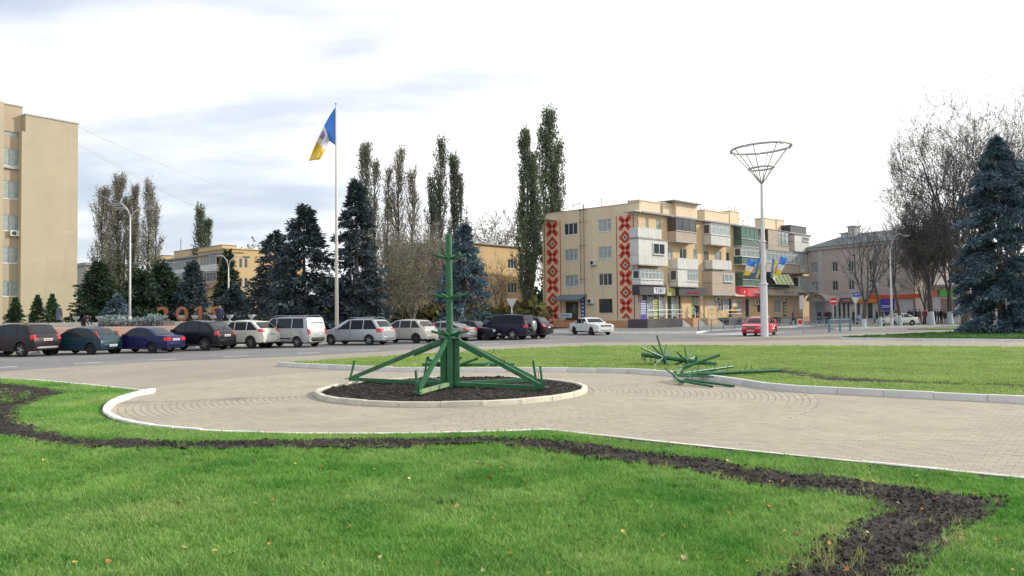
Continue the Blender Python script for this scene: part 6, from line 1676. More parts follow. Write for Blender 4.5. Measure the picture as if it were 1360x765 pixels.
for i, h_ in enumerate([hh[7], hh[1]]):
    o = MB(); x0, x1 = h_[0]-.3, h_[1]+.3; o.box(x0, x1, -.9, -.001, h_[2]-.15, h_[2]-.02)
    n = 9
    for k in range(n): c = x0+.05+(x1-x0-.1)*k/(n-1); o.box(c-.04, c+.04, -.88, -.8, h_[2]-.019, h_[2]+.8)
    o.box(x0, x1, -.9, -.78, h_[2]+.801, h_[2]+.88); o.build('balcony', m_paleg, hb)
# ground floor shops
dh = []
for a_, b_ in ((1106, 1111), (1113, 1117.5), (1119, 1123.5), (1125, 1129), (1138, 1143), (1152, 1160)):
    x0 = HX(a_, 410)[0]; x1 = HX(b_, 410)[0]; dh.append((x0, x1, 0.55, 3.0))
a0 = HX(1083.5, 410)[0]; a1 = HX(1096.5, 410)[0]; dh.append((a0, a1, 0.3, 3.0))
holed_wall('shop_wall', hb, m_paleg, 0, HLL, 0.1, 3.94, dh, -.12, .25)
for i, d_ in enumerate(dh[:-1]): window(hb, (d_[0]+d_[1])/2, d_[2]+.01, d_[1]-d_[0]-.02, d_[3]-d_[2]-.02, -.05, mull=0, sill=False, name='shop_window')
MB().box(a0+.05, a1-.05, .0, .05, .3, 3.0).build('roller_door', mat('blue_grey_shutter', (.3, .35, .4), .6, var=.1), hb)
mb = MB(); n = 8
xA, xB = HX(1073, 400, -1)[0], HX(1099, 400, -1)[0]
for k in range(n):
    t0, t1 = math.pi*k/n, math.pi*(k+1)/n; c = (xA+xB)/2; w_ = (xB-xA)/2
    p0 = (c-w_*math.cos(t0), 3.1+1.05*math.sin(t0)); p1 = (c-w_*math.cos(t1), 3.1+1.05*math.sin(t1))
    mb.add([(p0[0], -1.4, p0[1]), (p1[0], -1.4, p1[1]), (p1[0], -.13, p1[1]), (p0[0], -.13, p0[1]), (p0[0], -1.4, p0[1]-.08), (p1[0], -1.4, p1[1]-.08)], [(0, 1, 2, 3), (4, 5, 1, 0)])
    mb.beam(((xA+xB)/2, -1.38, 3.1), (p0[0], -1.38, p0[1]), .05, .05)
mb.box(xA, xB, -1.42, -1.34, 3.04, 3.1); mb.build('arched_canopy', m_cream, hb)
def hsign(px0, px1, py0, py1, m, txt=None, tm=None, off=-.45, tr=None):
    pm_ = (px0+px1)/2; x0 = HX(px0, 400, off)[0]; x1 = HX(px1, 400, off)[0]; z1 = HX(pm_, py0, off)[1]; z0 = HX(pm_, py1, off)[1]
    o = MB().cbox(x0, x1, off, -.13, z0, z1, .02).build('shop_sign', m, hb)
    if txt:
        tr = tr or (px0, px1, py0, py1); xa_ = HX(tr[0], 400, off)[0]; xb_ = HX(tr[1], 400, off)[0]; zb2 = HX((tr[0]+tr[1])/2, tr[3], off)[1]; za2 = HX((tr[0]+tr[1])/2, tr[2], off)[1]
        lettering('sign_lettering', txt, 1.0, tm, o, ((xa_+xb_)/2, off-.02, (za2+zb2)/2), (math.pi/2, 0, 0), .012, fit=((xb_-xa_)*.9, (za2-zb2)*.8))
    return o
m_so = mat('sign_orange_red', (0.60, 0.10, 0.03), .5, var=.1); m_sy = mat('sign_yellow', (0.60, 0.42, 0.06), .5, col2=(0.6, 0.15, 0.04), scale=1.2, var=0.1)
hsign(1115, 1134, 395.5, 403, mat('sign_brown', (0.18, 0.10, 0.09), .6), 'КАФЕ', m_cream, tr=(1119, 1130, 397, 401))
hsign(1152.5, 1222, 391, 396.5, m_so); hsign(1138, 1171, 397, 402.5, m_sy)
ban = hsign(1168, 1183.5, 397, 412, mat('sign_royal_blue', (0.04, 0.06, 0.45), .5), 'АПТЕКА', m_so, off=-.7, tr=(1175, 1182.5, 399.5, 402))
xa_ = HX(1171, 400, -.72)[0]; xb_ = HX(1182, 400, -.72)[0]
for k, zz in enumerate((406, 408)): z = HX(1176, zz, -.72)[1]; MB().box(xa_, xb_, -.715, -.705, z-.05, z+.05).build('sign_text_line', m_ac, ban)
# row of low shops further right
l0 = GX(1214, 102, 0); ls = thing('low_shops', 'row of low pale shops with red and green fascia behind the whitewashed trunks', 'building', (l0.x, l0.y, 0), R(-6))
m_sg = mat('fascia_green', (0.10, 0.42, 0.08), .6)
MB().box(0, 46, 0.3, 10, 0, 4.6).build('wall', m_paleg, ls); MB().box(-.3, 46.3, -.5, 10.3, 4.6, 4.9).build('roof_slab', m_roofm, ls)
xx = 0.3; k = 0
while xx < 44:
    w_ = random.uniform(2.0, 4.5); mm = [m_so, m_sg, m_dk, m_so, m_cream, m_sg][k % 6]
    MB().cbox(xx, xx+w_, -.05, .28, 3.4, 4.3, .02).build('fascia_board', mm, ls)
    window(ls, xx+w_/2, .6, w_*.7, 2.5, .2, mull=2, gl=m_glassw if k % 2 else m_glassl, name='shop_window', sill=False, fr=[m_wframe, m_so, m_wframe][k % 3]); xx += w_+.4; k += 1
# ================================================================ TREES
m_bark = mat('grey_bark', (0.085, 0.072, 0.062), 0.95, var=0.3, scale=4, bump=0.6, bscale=18)
m_twig = mat('twig_bark', (0.085, 0.082, 0.085), 0.95, var=0.25, scale=2)
m_paletwig = mat('pale_twig_bark', (0.25, 0.23, 0.20), 0.95, var=0.25, scale=2)
m_wash = mat('whitewash', (0.42, 0.50, 0.52), 0.9, var=0.15, scale=5, bump=0.3)
m_dkneedle = leafmat('dark_spruce_needles', (0.036, 0.058, 0.072), 0.5, (0.075, 0.11, 0.13), 0.8, 0.08)
m_blneedle = leafmat('blue_spruce_needles', (0.07, 0.12, 0.16), 0.45, (0.14, 0.215, 0.26), 0.8, 0.08)
m_grneedle = leafmat('green_spruce_needles', (0.022, 0.052, 0.030), 0.5, (0.050, 0.090, 0.050), 0.7, 0.10)
m_thuja = leafmat('thuja_green', (0.025, 0.070, 0.030), 0.4, (0.05, 0.12, 0.05), 1.2, 0.15)
m_poplar = leafmat('poplar_leaves', (0.10, 0.15, 0.075), 0.5, (0.20, 0.25, 0.14), 0.5, 0.3)
m_poplar_g = leafmat('grey_poplar_leaves', (0.30, 0.29, 0.24), 0.4, (0.44, 0.42, 0.36), 0.35, 0.3)
m_olive = leafmat('olive_willow_leaves', (0.10, 0.11, 0.035), 0.5, (0.20, 0.18, 0.07), 0.4, 0.3)
m_juni = leafmat('silver_juniper', (0.20, 0.27, 0.28), 0.4, (0.34, 0.42, 0.42), 1.0, 0.15)
m_brownleaf = leafmat('withered_leaves', (0.11, 0.10, 0.08), 0.5, (0.18, 0.165, 0.12), 0.4, 0.3)
def quads(P, D, S_, Lx, Wx, rs=0.5):
    "elongated leaf faces (3 triangles as a bent diamond): centres P, directions D, length Lx, width Wx"
    n = len(P); up = rng.normal(size=(n, 3)); side = np.cross(D, up); side /= np.linalg.norm(side, axis=1, keepdims=True)+1e-9
    Lx = Lx*rng.uniform(0.6, 1.4, (n, 1)); Wx = Wx*rng.uniform(0.6, 1.4, (n, 1))
    a = P; b = P+D*Lx*0.45+side*Wx/2; c = P+D*Lx; d = P+D*Lx*0.45-side*Wx/2
    V = np.stack([a, b, c, d], 1).reshape(-1, 3); F = np.arange(4*n).reshape(-1, 4); return V, F
def unit(v): return v/(np.linalg.norm(v, axis=-1, keepdims=True)+1e-9)
def spruce_mesh(h, r, nleaf, m, ll=0.38, lw=0.13, base=0.04, seed=1, droop=0.25, power=0.85, jit=None):
    g = np.random.default_rng(seed)
    nb = max(170, int(30*h/2.2))
    hb = g.uniform(0, 1, nb)**0.85; hb = base + hb*(0.985-base)
    nw = max(8, int(h/0.55)); hb = np.clip((np.round(hb*nw)+g.normal(0, jit or (.22 if h > 5 else .8), nb))/nw, base, .985)
    az = g.uniform(0, 2*np.pi, nb); rad = r*np.minimum((1-hb)**power, (2.7 if power < .3 else 1.45)*(1-hb)+.02)*g.uniform(0.60, 1.18, nb)+0.04*r
    lump = 1+0.12*np.sin(az*3+hb*9+seed); rad *= lump
    k = g.integers(0, nb, nleaf); wgt = rad[k]/rad.max(); keep = g.uniform(0, 1, nleaf) < (0.25+0.75*wgt); k = k[keep]; n = len(k)
    t = g.uniform(0.12, 1, n)**0.75
    R_ = rad[k]*t; A_ = az[k]+g.normal(0, 1, n)*0.13*(0.4+t)/(0.3+rad[k]/r)
    rise = 0.22*(hb[k]) ; Z = h*hb[k] + R_*(rise-droop*t) + g.normal(0, 0.07, n)*ll*1.2 - np.abs(g.normal(0, 1, n))*ll*0.45
    P = np.stack([R_*np.cos(A_), R_*np.sin(A_), np.maximum(Z, 0.05)], -1)
    D = np.stack([np.cos(A_), np.sin(A_), -0.25+0*A_], -1)+g.normal(0, 0.55, (n, 3)); D = unit(D)
    rngs = None
    V, F = quads(P, D, None, ll, lw)
    # leader
    return V, F
def spruce(name, label, px, Y, ztop_, r, m, nleaf=14000, z0=0.0, ll=0.38, lw=0.13, seed=1, group=None, base=0.04, cat='tree', power=0.85, droop=0.25, jit=None):
    p = GX(px, Y, z0); h = ztop_-z0
    t = thing(name, label, cat, p, group=group)
    MB().tube([(0, 0, -0.1), (0, 0, h*.5), (0, 0, h*.97)], [0.04*h**.75, 0.022*h**.75, 0.02], 8).build('trunk', m_bark, t, smooth=True)
    V, F = spruce_mesh(h, r, nleaf, m, ll, lw, base, seed, droop, power, jit)
    npmesh('crown', V, F, m, t)
    # inner wood: dead branches give depth
    g = np.random.default_rng(seed+50); bm_ = MB()
    for _ in range(40):
        hb = g.uniform(.06, .95); a = g.uniform(0, 6.28); R_ = r*(1-hb)**power*.85; bm_.tube([(0, 0, h*hb), (R_*math.cos(a), R_*math.sin(a), h*hb-R_*.05)], [0.05, 0.015], 4, cap=False)
    bm_.build('branches', m_bark, t)['kind'] = 'stuff'
    return t
def ZT(px, py, Y): return PT(px, py, Y).z
def poplar(label, px, Y, pt, w, m, dens=9000, seed=1, z0=0.0, bare=0.0, group=None, leaf=0.30, name='poplar_tree', stems=(), m2=None, cut=.5):
    w *= 1.12; leaf *= .85
    p = GX(px, Y, z0); g = np.random.default_rng(seed)
    t = thing(name, label, 'tree', p, group=group)
    segs = []; leafP = []; leafD = []
    allst = [(px, pt, 1.0)] + [(a, b, c) for a, b, c in stems]; tot = sum(c for _, _, c in allst)
    for si, (px2, pt2, fr) in enumerate(allst):
        h = ZT(px2, pt2, Y)-z0; bx = (GX(px2, Y, z0)-p).x; ws = w*(1 if si == 0 else .75)
        def axis(u): return np.array([bx*min(1, u/.35)**.8+.12*math.sin(u*7+seed+si), .1*math.cos(u*5+si), h*u])
        MB().tube([axis(u) for u in (0, .12, .3, .5, .7, .95)], [h*.013, h*.011, h*.009, h*.007, h*.004, .02], 7).build('trunk', m_bark, t, smooth=True)
        nb = int(120*fr) if si == 0 else int(80*fr)
        for i in range(nb):
            hb = g.uniform(.05 if si == 0 else .25, .93); a = g.uniform(0, 6.28)
            prof = ws/2*min(1, (hb/.15)**.6)*(1-((hb-.2)/.8) if hb > .2 else 1)**.6*g.uniform(.5, 1.25)
            ln = min(h*(1-hb)*.9, g.uniform(.10, .24)*h); q = []; n = 6; O = axis(hb)
            for k in range(n+1):
                u = k/n; rr_ = prof*(u**.6); wob = g.normal(0, .035*w, 2)*(k > 0)
                q.append(O+(axis(min(1, hb+ln*u/h))-O)*np.array([1, 1, 0])+np.array([rr_*math.cos(a)+wob[0], rr_*math.sin(a)+wob[1], ln*u]))
            for k in range(n): segs.append((q[k], q[k+1], .045*(1-k/n)+.012, .045*(1-(k+1)/n)+.010))
            nl = int(dens/(120+80*(len(allst)-1))); nc_ = g.integers(2, 6); uc = g.uniform(.12, 1, nc_); u = np.clip(uc[g.integers(0, nc_, nl)]+g.normal(0, .05, nl), .02, 1); idx = np.minimum((u*n).astype(int), n-1); fr2 = u*n-idx; Q = np.array(q)
            C = Q[idx]*(1-fr2[:, None])+Q[idx+1]*fr2[:, None] + g.normal(0, .05*w, (nl, 3))*np.array([1, 1, 2.0])
            leafP.append(C); leafD.append(unit(np.array([math.cos(a)*.2, math.sin(a)*.2, 1.3])+g.normal(0, .5, (nl, 3))))
            for _ in range(6):
                k = g.integers(1, n); d_ = unit(np.array([math.cos(a)*.5, math.sin(a)*.5, 1.4])+g.normal(0, .35, 3)); segs.append((q[k], q[k]+d_*g.uniform(.5, 1.6), .02, .010))
    V, F = seg_mesh(segs, 3)
    npmesh('branches', V, F, m_paletwig if bare else m_twig, t, smooth=True)['kind'] = 'stuff'
    P = np.concatenate(leafP); D = np.concatenate(leafD)
    V, F = quads(P, D, None, leaf, leaf*.62); hh_ = P[:, 2]/P[:, 2].max(); mi = (hh_+np.random.default_rng(seed).normal(0, .08, len(P)) < cut).astype(int) if m2 else None
    npmesh('crown', V, F, [m, m2] if m2 else m, t, mi=mi)
    return t
def seg_mesh(segs, n=3):
    P0 = np.array([s[0] for s in segs]); P1 = np.array([s[1] for s in segs]); r0 = np.array([s[2] for s in segs]); r1 = np.array([s[3] for s in segs])
    D = unit(P1-P0); up = np.where(np.abs(D[:, 2:3]) < .9, np.array([[0, 0, 1.]]), np.array([[1., 0, 0]])); A = unit(np.cross(D, up)); B = np.cross(A, D)
    vs = []
    for (P, r) in ((P0, r0), (P1, r1)):
        for k in range(n): t = 2*np.pi*k/n; vs.append(P+(A*np.cos(t)+B*np.sin(t))*r[:, None])
    V = np.stack(vs, 1).reshape(-1, 3); F = []
    for k in range(n): k2 = (k+1) % n; F.append([k, k2, n+k2, n+k])
    F = (np.array(F)[None]+(np.arange(len(segs))*2*n)[:, None, None]).reshape(-1, 4); return V, F
def bare_segs(h, spread, seed, trunk_h=0.3, nmain=5, levels=4, tropism=0.12, r0=0.3, dens=1.0, gnarl=0.22, maxseg=9000, up0=1.0, fall=0.62, twig=0.010):
    g = np.random.default_rng(seed); segs = []; tr = []
    stack = []
    # trunk
    p = np.zeros(3); d = np.array([g.normal(0, .04), g.normal(0, .04), 1.0]); n = 5; L_ = h*trunk_h; pts = [p.copy()]
    for k in range(n): p = p+unit(d)*L_/n; d = d+g.normal(0, .05, 3); d[2] = 1; pts.append(p.copy())
    for i in range(nmain):
        a = 2*math.pi*i/nmain+g.uniform(-.4, .4); el = g.uniform(.45, 1.0)*spread
        dd_ = unit(np.array([math.cos(a)*el, math.sin(a)*el, up0])); st = pts[-1]-np.array([0, 0, g.uniform(0, .25)*L_*(i > 1)])
        stack.append((st, dd_, h*(1-trunk_h)*g.uniform(.55, .8), r0*.62, 1))
    while stack and len(segs) < maxseg:
        lv = min(q_[4] for q_ in stack[:1]); j_ = 0
        if len(stack) > 40:
            e_ = min(len(stack), 400); j_ = int(g.integers(0, e_)); j_ = j_ if stack[j_][4] == lv else 0
        p, d, L_, r, lev = stack.pop(j_); ns = 6 if lev < 3 else 4
        for k in range(ns):
            q = p+d*L_/ns; rr_ = max(twig, r*(1-.55*(k+1)/ns)); segs.append((p, q, max(twig, r*(1-.55*k/ns)), rr_)); p = q
            d = unit(d+g.normal(0, gnarl, 3)*(.5+.2*lev)+np.array([0, 0, tropism]))
            if lev < levels and k >= (1 if lev < 3 else 0):
                for _ in range(int(1+dens*g.uniform(0, 1.6))):
                    e = unit(g.normal(0, 1, 3)); e = unit(e-d*e.dot(d)); nd = unit(d*g.uniform(.5, 1.0)+e*g.uniform(.6, 1.0)+np.array([0, 0, .12]))
                    stack.append((p, nd, L_*fall*g.uniform(.55, 1.0), rr_*.6, lev+1))
    return pts, segs
def bare_tree(label, px, Y, pt, seed, r0=0.3, wash=None, z0=0.0, spread=.8, trunk_h=.3, m=None, leafm=None, nleaf=0, lean=0.0, name='bare_tree', group=None, leaf=.14, squash=1.0, limb=1.0, **k):
    p = GX(px, Y, z0); h = (ZT(px, pt, Y)-z0)
    pts, segs = bare_segs(1.0*h, spread, seed, trunk_h=trunk_h, r0=r0, **k)
    allz = max(s_[1][2] for s_ in segs); sc = h/allz
    S3 = np.array([sc*squash, sc*squash, sc])
    t = thing(name, label, 'tree', p, rz=0, group=group)
    pp_ = [Vector(q*S3)+Vector((lean*(i/5)*q[2]*sc*.2, 0, 0)) for i, q in enumerate(pts)]; off = pp_[-1]-Vector(pts[-1]*S3)
    MB().tube([pp_[0]+Vector((0, 0, -.15))]+pp_, [r0*1.35, r0*1.2, r0, r0*.93, r0*.88, r0*.82, r0*.7], 10).build('trunk', m_bark, t, smooth=True)
    segs = [(a*S3+np.array(off), b*S3+np.array(off), c, d) for a, b, c, d in segs]
    segs = [(a, b, max(c*limb, .013), max(d*limb, .013)) for a, b, c, d in segs]
    V, F = seg_mesh(segs, 4); npmesh('crown', V, F, m or m_twig, t, smooth=True)
    if wash:
        q = [pp_[0]+(pp_[1]-pp_[0])*u for u in (0, .5, 1)]; qq = []; rr_ = []
        tot = 0; path = pp_
        u = wash/ (pp_[1]-pp_[0]).length
        e = pp_[0]+(pp_[1]-pp_[0])*min(1, u)
        MB().tube([pp_[0]+Vector((0, 0, .02)), e] if u <= 1 else [pp_[0]+Vector((0, 0, .02)), pp_[1], pp_[1]+(pp_[2]-pp_[1])*min(1, u-1)], [r0*1.24, r0*1.05+.02] if u <= 1 else [r0*1.24, r0*1.04, r0*.99], 12).build('painted_band', m_wash, t, smooth=True, ang=50)
    if leafm is not None and nleaf:
        g = np.random.default_rng(seed+9); idx = g.integers(len(segs)//4, len(segs), nleaf); P = np.array([segs[i][1] for i in idx])+g.normal(0, .16, (nleaf, 3)); D = unit(g.normal(0, 1, (nleaf, 3))+np.array([0, 0, -.4]))
        V, F = quads(P, D, None, leaf, leaf*.7); npmesh('leaves', V, F, leafm, t)
    return t
SG = 'spruces behind the parked cars'
spruce('dark_spruce', 'broad dark green spruce filling the corner right of the beige office block', 130, 78, ZT(130, 346, 78), 3.3, m_grneedle, 14000, TZ, .45, .15, 3, power=.8)
spruce('dark_spruce', 'dark green spruce behind the double-armed street lamp, left of the numeral 2', 188, 77, ZT(188, 358, 77), 3.5, m_grneedle, 14000, TZ, .45, .15, 4, power=.75)
spruce('dark_spruce', 'dark green spruce behind the big numeral 2', 215, 80, ZT(213, 345, 80), 2.9, m_grneedle, 9000, TZ, .5, .17, 5, power=.6)
spruce('small_blue_spruce', 'small round blue spruce left of the tall street lamp pole', 155, 69, ZT(155, 391, 69), 1.35, m_blneedle, 5000, TZ, .28, .1, 6, power=.5)
spruce('dark_spruce', 'medium spruce standing between the numerals 1 and 0', 256, 79, ZT(256, 346, 79), 2.3, m_dkneedle, 9000, TZ, .42, .14, 7, power=.75)
spruce('dark_spruce', 'slim spruce behind the second double-armed street lamp', 303, 84, ZT(303, 331, 84), 2.0, m_grneedle, 9000, TZ, .42, .14, 8, power=.7)
spruce('dark_spruce', 'low dense blue-grey spruce under the second double-armed street lamp', 312, 74, ZT(310, 378, 74), 2.2, m_dkneedle, 8000, TZ, .36, .12, 9, power=.6)
spruce('dark_spruce', 'dark spruce forming the left shoulder of the large group behind the silver van', 365, 70, ZT(365, 305, 70), 3.5, m_dkneedle, 14000, TZ*.8, .42, .14, 10, power=.75)
spruce('dark_spruce', 'largest broad dark blue spruce left of the flagpole', 404, 67, ZT(404, 270, 67), 4.5, m_dkneedle, 26000, TZ*.5, .44, .14, 11, power=.78)
spruce('dark_spruce', 'tall dark blue spruce just right of the flagpole', 474, 67.5, ZT(473, 234, 67.5), 3.0, m_dkneedle, 26000, 0.0, .44, .14, 12, power=.68)
spruce('blue_spruce', 'silvery blue spruce behind the green frame post', 617, 72, ZT(612, 296, 72), 3.3, m_blneedle, 22000, 0.0, .40, .13, 13, power=.8)
spruce('blue_spruce', 'huge blue spruce at the right edge sweeping down to the grass', 1331, 58.5, ZT(1320, 180, 58.5), 3.0, m_blneedle, 140000, 0.0, .32, .10, 14, power=.27, jit=.7, base=.015, droop=.35)
for i, (px, pt, w) in enumerate(((20, 394, .85), (50, 391, .75), (69, 390, .8))):
    spruce('thuja_shrub', ['pointed thuja bush below the office windows, leftmost of three', 'pointed thuja bush in the middle of three by the beige wall', 'pointed thuja bush beside the grey-coated standing person'][i], px, 72, ZT(px, pt, 72), w, m_thuja, 9000, TZ+.05, .16, .06, 20+i, power=.45, cat='shrub')
PG = 'poplars behind the square'
poplar('grey leafless poplar, leftmost of the four behind the beige block corner', 136, 108, 250, 3.0, m_poplar_g, 8500, 31, bare=1, m2=m_poplar, cut=.45, leaf=.26, stems=((146, 272, .5),))  # left four: sunlit pale tops and leaf fall put into upper crown colour
poplar('tallest grey poplar of the left four, behind the tall street lamp', 157, 110, 233, 3.1, m_poplar_g, 9000, 32, bare=1, m2=m_poplar, cut=.45, leaf=.26, stems=((166, 262, .5),))
poplar('thin grey poplar, third from the left of the four', 178, 112, 246, 2.1, m_poplar_g, 6500, 33, bare=1, m2=m_poplar, cut=.45, leaf=.26)
poplar('grey poplar, rightmost of the left four with an open top', 197, 110, 241, 3.0, m_poplar_g, 7500, 34, bare=1, m2=m_poplar, cut=.45, leaf=.26, stems=((206, 272, .5),))
poplar('far green poplar above the yellow block roof, the taller of two', 266, 165, 272, 3.6, m_poplar, 5000, 35, leaf=.42)
poplar('far green poplar above the yellow block roof, the shorter of two', 277, 166, 291, 3.0, m_poplar, 4000, 36, leaf=.42)
poplar('pale green poplar rising behind the tall dark spruce', 488, 98, 190, 2.9, m_poplar, 7000, 37, leaf=.27, bare=1, m2=m_olive, cut=.4, stems=((499, 214, .6),))
poplar('sparse slim poplar with thin top, left of the willow', 531, 99, 196, 2.8, m_olive, 5200, 38, leaf=.24, bare=1, stems=((516, 222, .8), (548, 224, .8)))
poplar('poplar with forked crown left of the green post, taller stem', 586, 97, 183, 2.5, m_poplar, 6500, 39, leaf=.27, stems=((573, 232, .6),))
poplar('poplar directly behind the top of the green post', 604, 98, 206, 2.3, m_poplar, 6500, 40, leaf=.27, stems=((612, 232, .5),))
poplar('dense dark green poplar left of the embroidered gable', 701, 94, 171, 2.9, m_poplar, 15000, 41, leaf=.30, stems=((711, 205, .6),))
poplar('tallest dense poplar rising behind the gable roof', 734, 112, 146, 4.2, m_poplar, 15000, 42, leaf=.36, stems=((724, 170, .5), (744, 190, .5)))
bare_tree('pale-stemmed bare willow tangle between the dark spruce and the green post', 548, 80, 262, 51, r0=.11, m=m_paletwig, squash=.8, spread=.42, trunk_h=.08, nmain=11, levels=4, tropism=.12, leafm=m_brownleaf, nleaf=1800, leaf=.16, maxseg=11000, gnarl=.13, name='willow_tree', twig=.013)
bare_tree('bare willow with hanging olive twigs right beside the tall dark spruce', 515, 76, 300, 52, r0=.12, m=m_paletwig, spread=.5, trunk_h=.10, nmain=9, levels=4, tropism=-.06, leafm=m_olive, nleaf=4500, leaf=.18, maxseg=11000, gnarl=.15, name='willow_tree')
bare_tree('grey bushy bare tree behind the green post, left of the blue spruce', 580, 84, 280, 53, r0=.14, m=m_paletwig, spread=.5, trunk_h=.12, nmain=10, levels=4, leafm=m_brownleaf, nleaf=1500, leaf=.16, maxseg=9000, name='willow_tree', twig=.013)
bare_tree('spindly bare tree above the yellow house roof', 650, 122, 274, 54, r0=.2, spread=.45, trunk_h=.3, levels=4, maxseg=2500, twig=.02, leafm=m_poplar_g, nleaf=2500, leaf=.25)
bare_tree('low bare tree peeping over the yellow house, farther right', 674, 125, 304, 55, r0=.2, spread=.7, trunk_h=.3, levels=4, maxseg=2500, twig=.02)
bare_tree('thin bare sapling against the yellow house wall', 655, 92, 333, 56, r0=.08, spread=.7, trunk_h=.2, levels=4, maxseg=2200)
bare_tree('round leafless tree behind the yellow block on the left', 333, 172, 317, 57, r0=.3, spread=1.0, trunk_h=.3, levels=4, maxseg=3000, twig=.03, leafm=m_brownleaf, nleaf=5000, leaf=.5)
bare_tree('pale bare tree top showing behind the ladder on the gable roof', 768, 120, 262, 58, r0=.2, spread=.6, trunk_h=.5, levels=4, maxseg=2000, twig=.02)
bare_tree('faint bare tree crown behind the roof chimneys', 958, 150, 273, 59, r0=.25, spread=.9, trunk_h=.5, levels=4, maxseg=2500, twig=.02, leafm=m_poplar_g, nleaf=2500, leaf=.3)
bare_tree('faint bare tree crown behind the roof, left of the tall lamp', 998, 160, 283, 60, r0=.25, spread=.9, trunk_h=.5, levels=4, maxseg=2000, twig=.02)
# street trees by the corner house
bare_tree('leaning bare street tree with whitewashed foot and forked stem between the two signs', 1147, 80, 270, 61, r0=.24, wash=1.5, spread=.55, trunk_h=.22, nmain=4, levels=4, limb=.6, maxseg=1000, lean=.3, gnarl=.15, twig=.012)
bare_tree('thin dark street tree with whitewashed foot right of the forked one', 1170, 84, 292, 62, r0=.15, wash=1.1, spread=.25, trunk_h=.45, nmain=4, levels=4, limb=.7, maxseg=450, lean=-.4, gnarl=.12, twig=.012)
bare_tree('thin bare street tree right beside the double street lamp', 1196, 88, 268, 63, r0=.18, wash=1.2, spread=.3, trunk_h=.4, nmain=4, levels=4, limb=.7, maxseg=500, lean=-.4, gnarl=.12, twig=.012)
bare_tree('large bare tree with whitewashed foot behind the silver sedan', 1237, 92, 205, 64, limb=.6, r0=.34, wash=1.7, spread=.5, squash=.72, trunk_h=.24, nmain=7, levels=5, maxseg=14000, leafm=m_brownleaf, nleaf=5000, leaf=.14, twig=.012)
bare_tree('bare tree with short whitewashed foot left of the dark trunk', 1262, 95, 225, 65, limb=.6, r0=.32, wash=1.5, spread=.5, squash=.72, trunk_h=.26, nmain=7, levels=5, maxseg=12000, leafm=m_brownleaf, nleaf=4000, leaf=.14, twig=.012)
bare_tree('tallest spreading bare tree on a dark trunk beside the huge blue spruce', 1283, 84, 92, 71, limb=.6, r0=.42, spread=.7, squash=.80, trunk_h=.26, nmain=10, levels=5, maxseg=26000, tropism=.10, leafm=m_brownleaf, nleaf=7000, leaf=.14, twig=.012, gnarl=.16)
bare_tree('tall bare tree rising behind the huge blue spruce at the right edge', 1352, 90, 84, 67, limb=.6, r0=.40, spread=.65, squash=.85, trunk_h=.3, nmain=8, levels=5, maxseg=16000, leafm=m_brownleaf, nleaf=6000, leaf=.14, twig=.012, gnarl=.16)
bare_tree('hazy bare tree farther back under the crown of the tallest one', 1228, 98, 236, 68, limb=.5, r0=.2, spread=.6, squash=.8, trunk_h=.15, nmain=9, levels=5, maxseg=12000, twig=.015, leafm=m_brownleaf, nleaf=6000, leaf=.18)
# silvery juniper over the granite bed
def juniper():
    g = np.random.default_rng(5); n = 9000; u = g.uniform(0, 1, n); L_ = GL
    x = .3+u*(L_-.6); y = g.uniform(-.35, 1.4, n); hump = .16+.14*np.sin(u*9)+.15*np.sin(u*23+1)
    z = .46+hump*g.uniform(0, 1, n)**.5 - np.where(y < 0, .35*g.uniform(0, 1, n), 0)
    keep = g.uniform(0, 1, n) < np.clip(.35+.9*np.sin(u*7+.4), .15, 1); P = np.stack([x, y, z], -1)[keep]; D = unit(g.normal(0, 1, P.shape)+np.array([0, -.4, .5]))
    V, F = quads(P, D, None, .22, .07); o = npmesh('creeping_juniper', V, F, m_juni); o.location = gb.location; o.rotation_euler = gb.rotation_euler
    tag(o, 'silvery creeping juniper spilling over the dark granite bed', 'shrub')
juniper()
# distant woods closing the view
def woods(label, pxs, Y, hmin, hmax, n, m, seed):
    g = np.random.default_rng(seed); a = GX(pxs[0], Y); b = GX(pxs[1], Y); u = g.uniform(0, 1, n)
    top = hmin+(hmax-hmin)*(.5+.3*np.sin(u*17+seed)+.2*np.sin(u*41)); z = top*g.uniform(0, 1, n)**.6
    P = np.stack([a.x+(b.x-a.x)*u, a.y+(b.y-a.y)*u+g.uniform(-4, 4, n), z], -1)+g.normal(0, .3, (n, 3)); D = unit(g.normal(0, 1, (n, 3)))
    V, F = quads(P, D, None, 1.1, .6); o = npmesh('distant_trees', V, F, m); tag(o, label, 'trees', kind='stuff')
woods('far mass of grey-green trees behind the spruces on the left', (60, 420), 185, 4, 8, 12000, m_brownleaf, 1)
woods('far low trees behind the yellow house and parked cars', (430, 760), 150, 5, 8, 9000, m_grneedle, 2)
woods('far dark trees closing the street on the right behind the spruce', (1150, 1500), 170, 7, 14, 20000, m_grneedle, 3)
woods('shrubs behind the parked cars under the willows', (430, 720), 86, 1.2, 2.6, 7000, m_olive, 4)
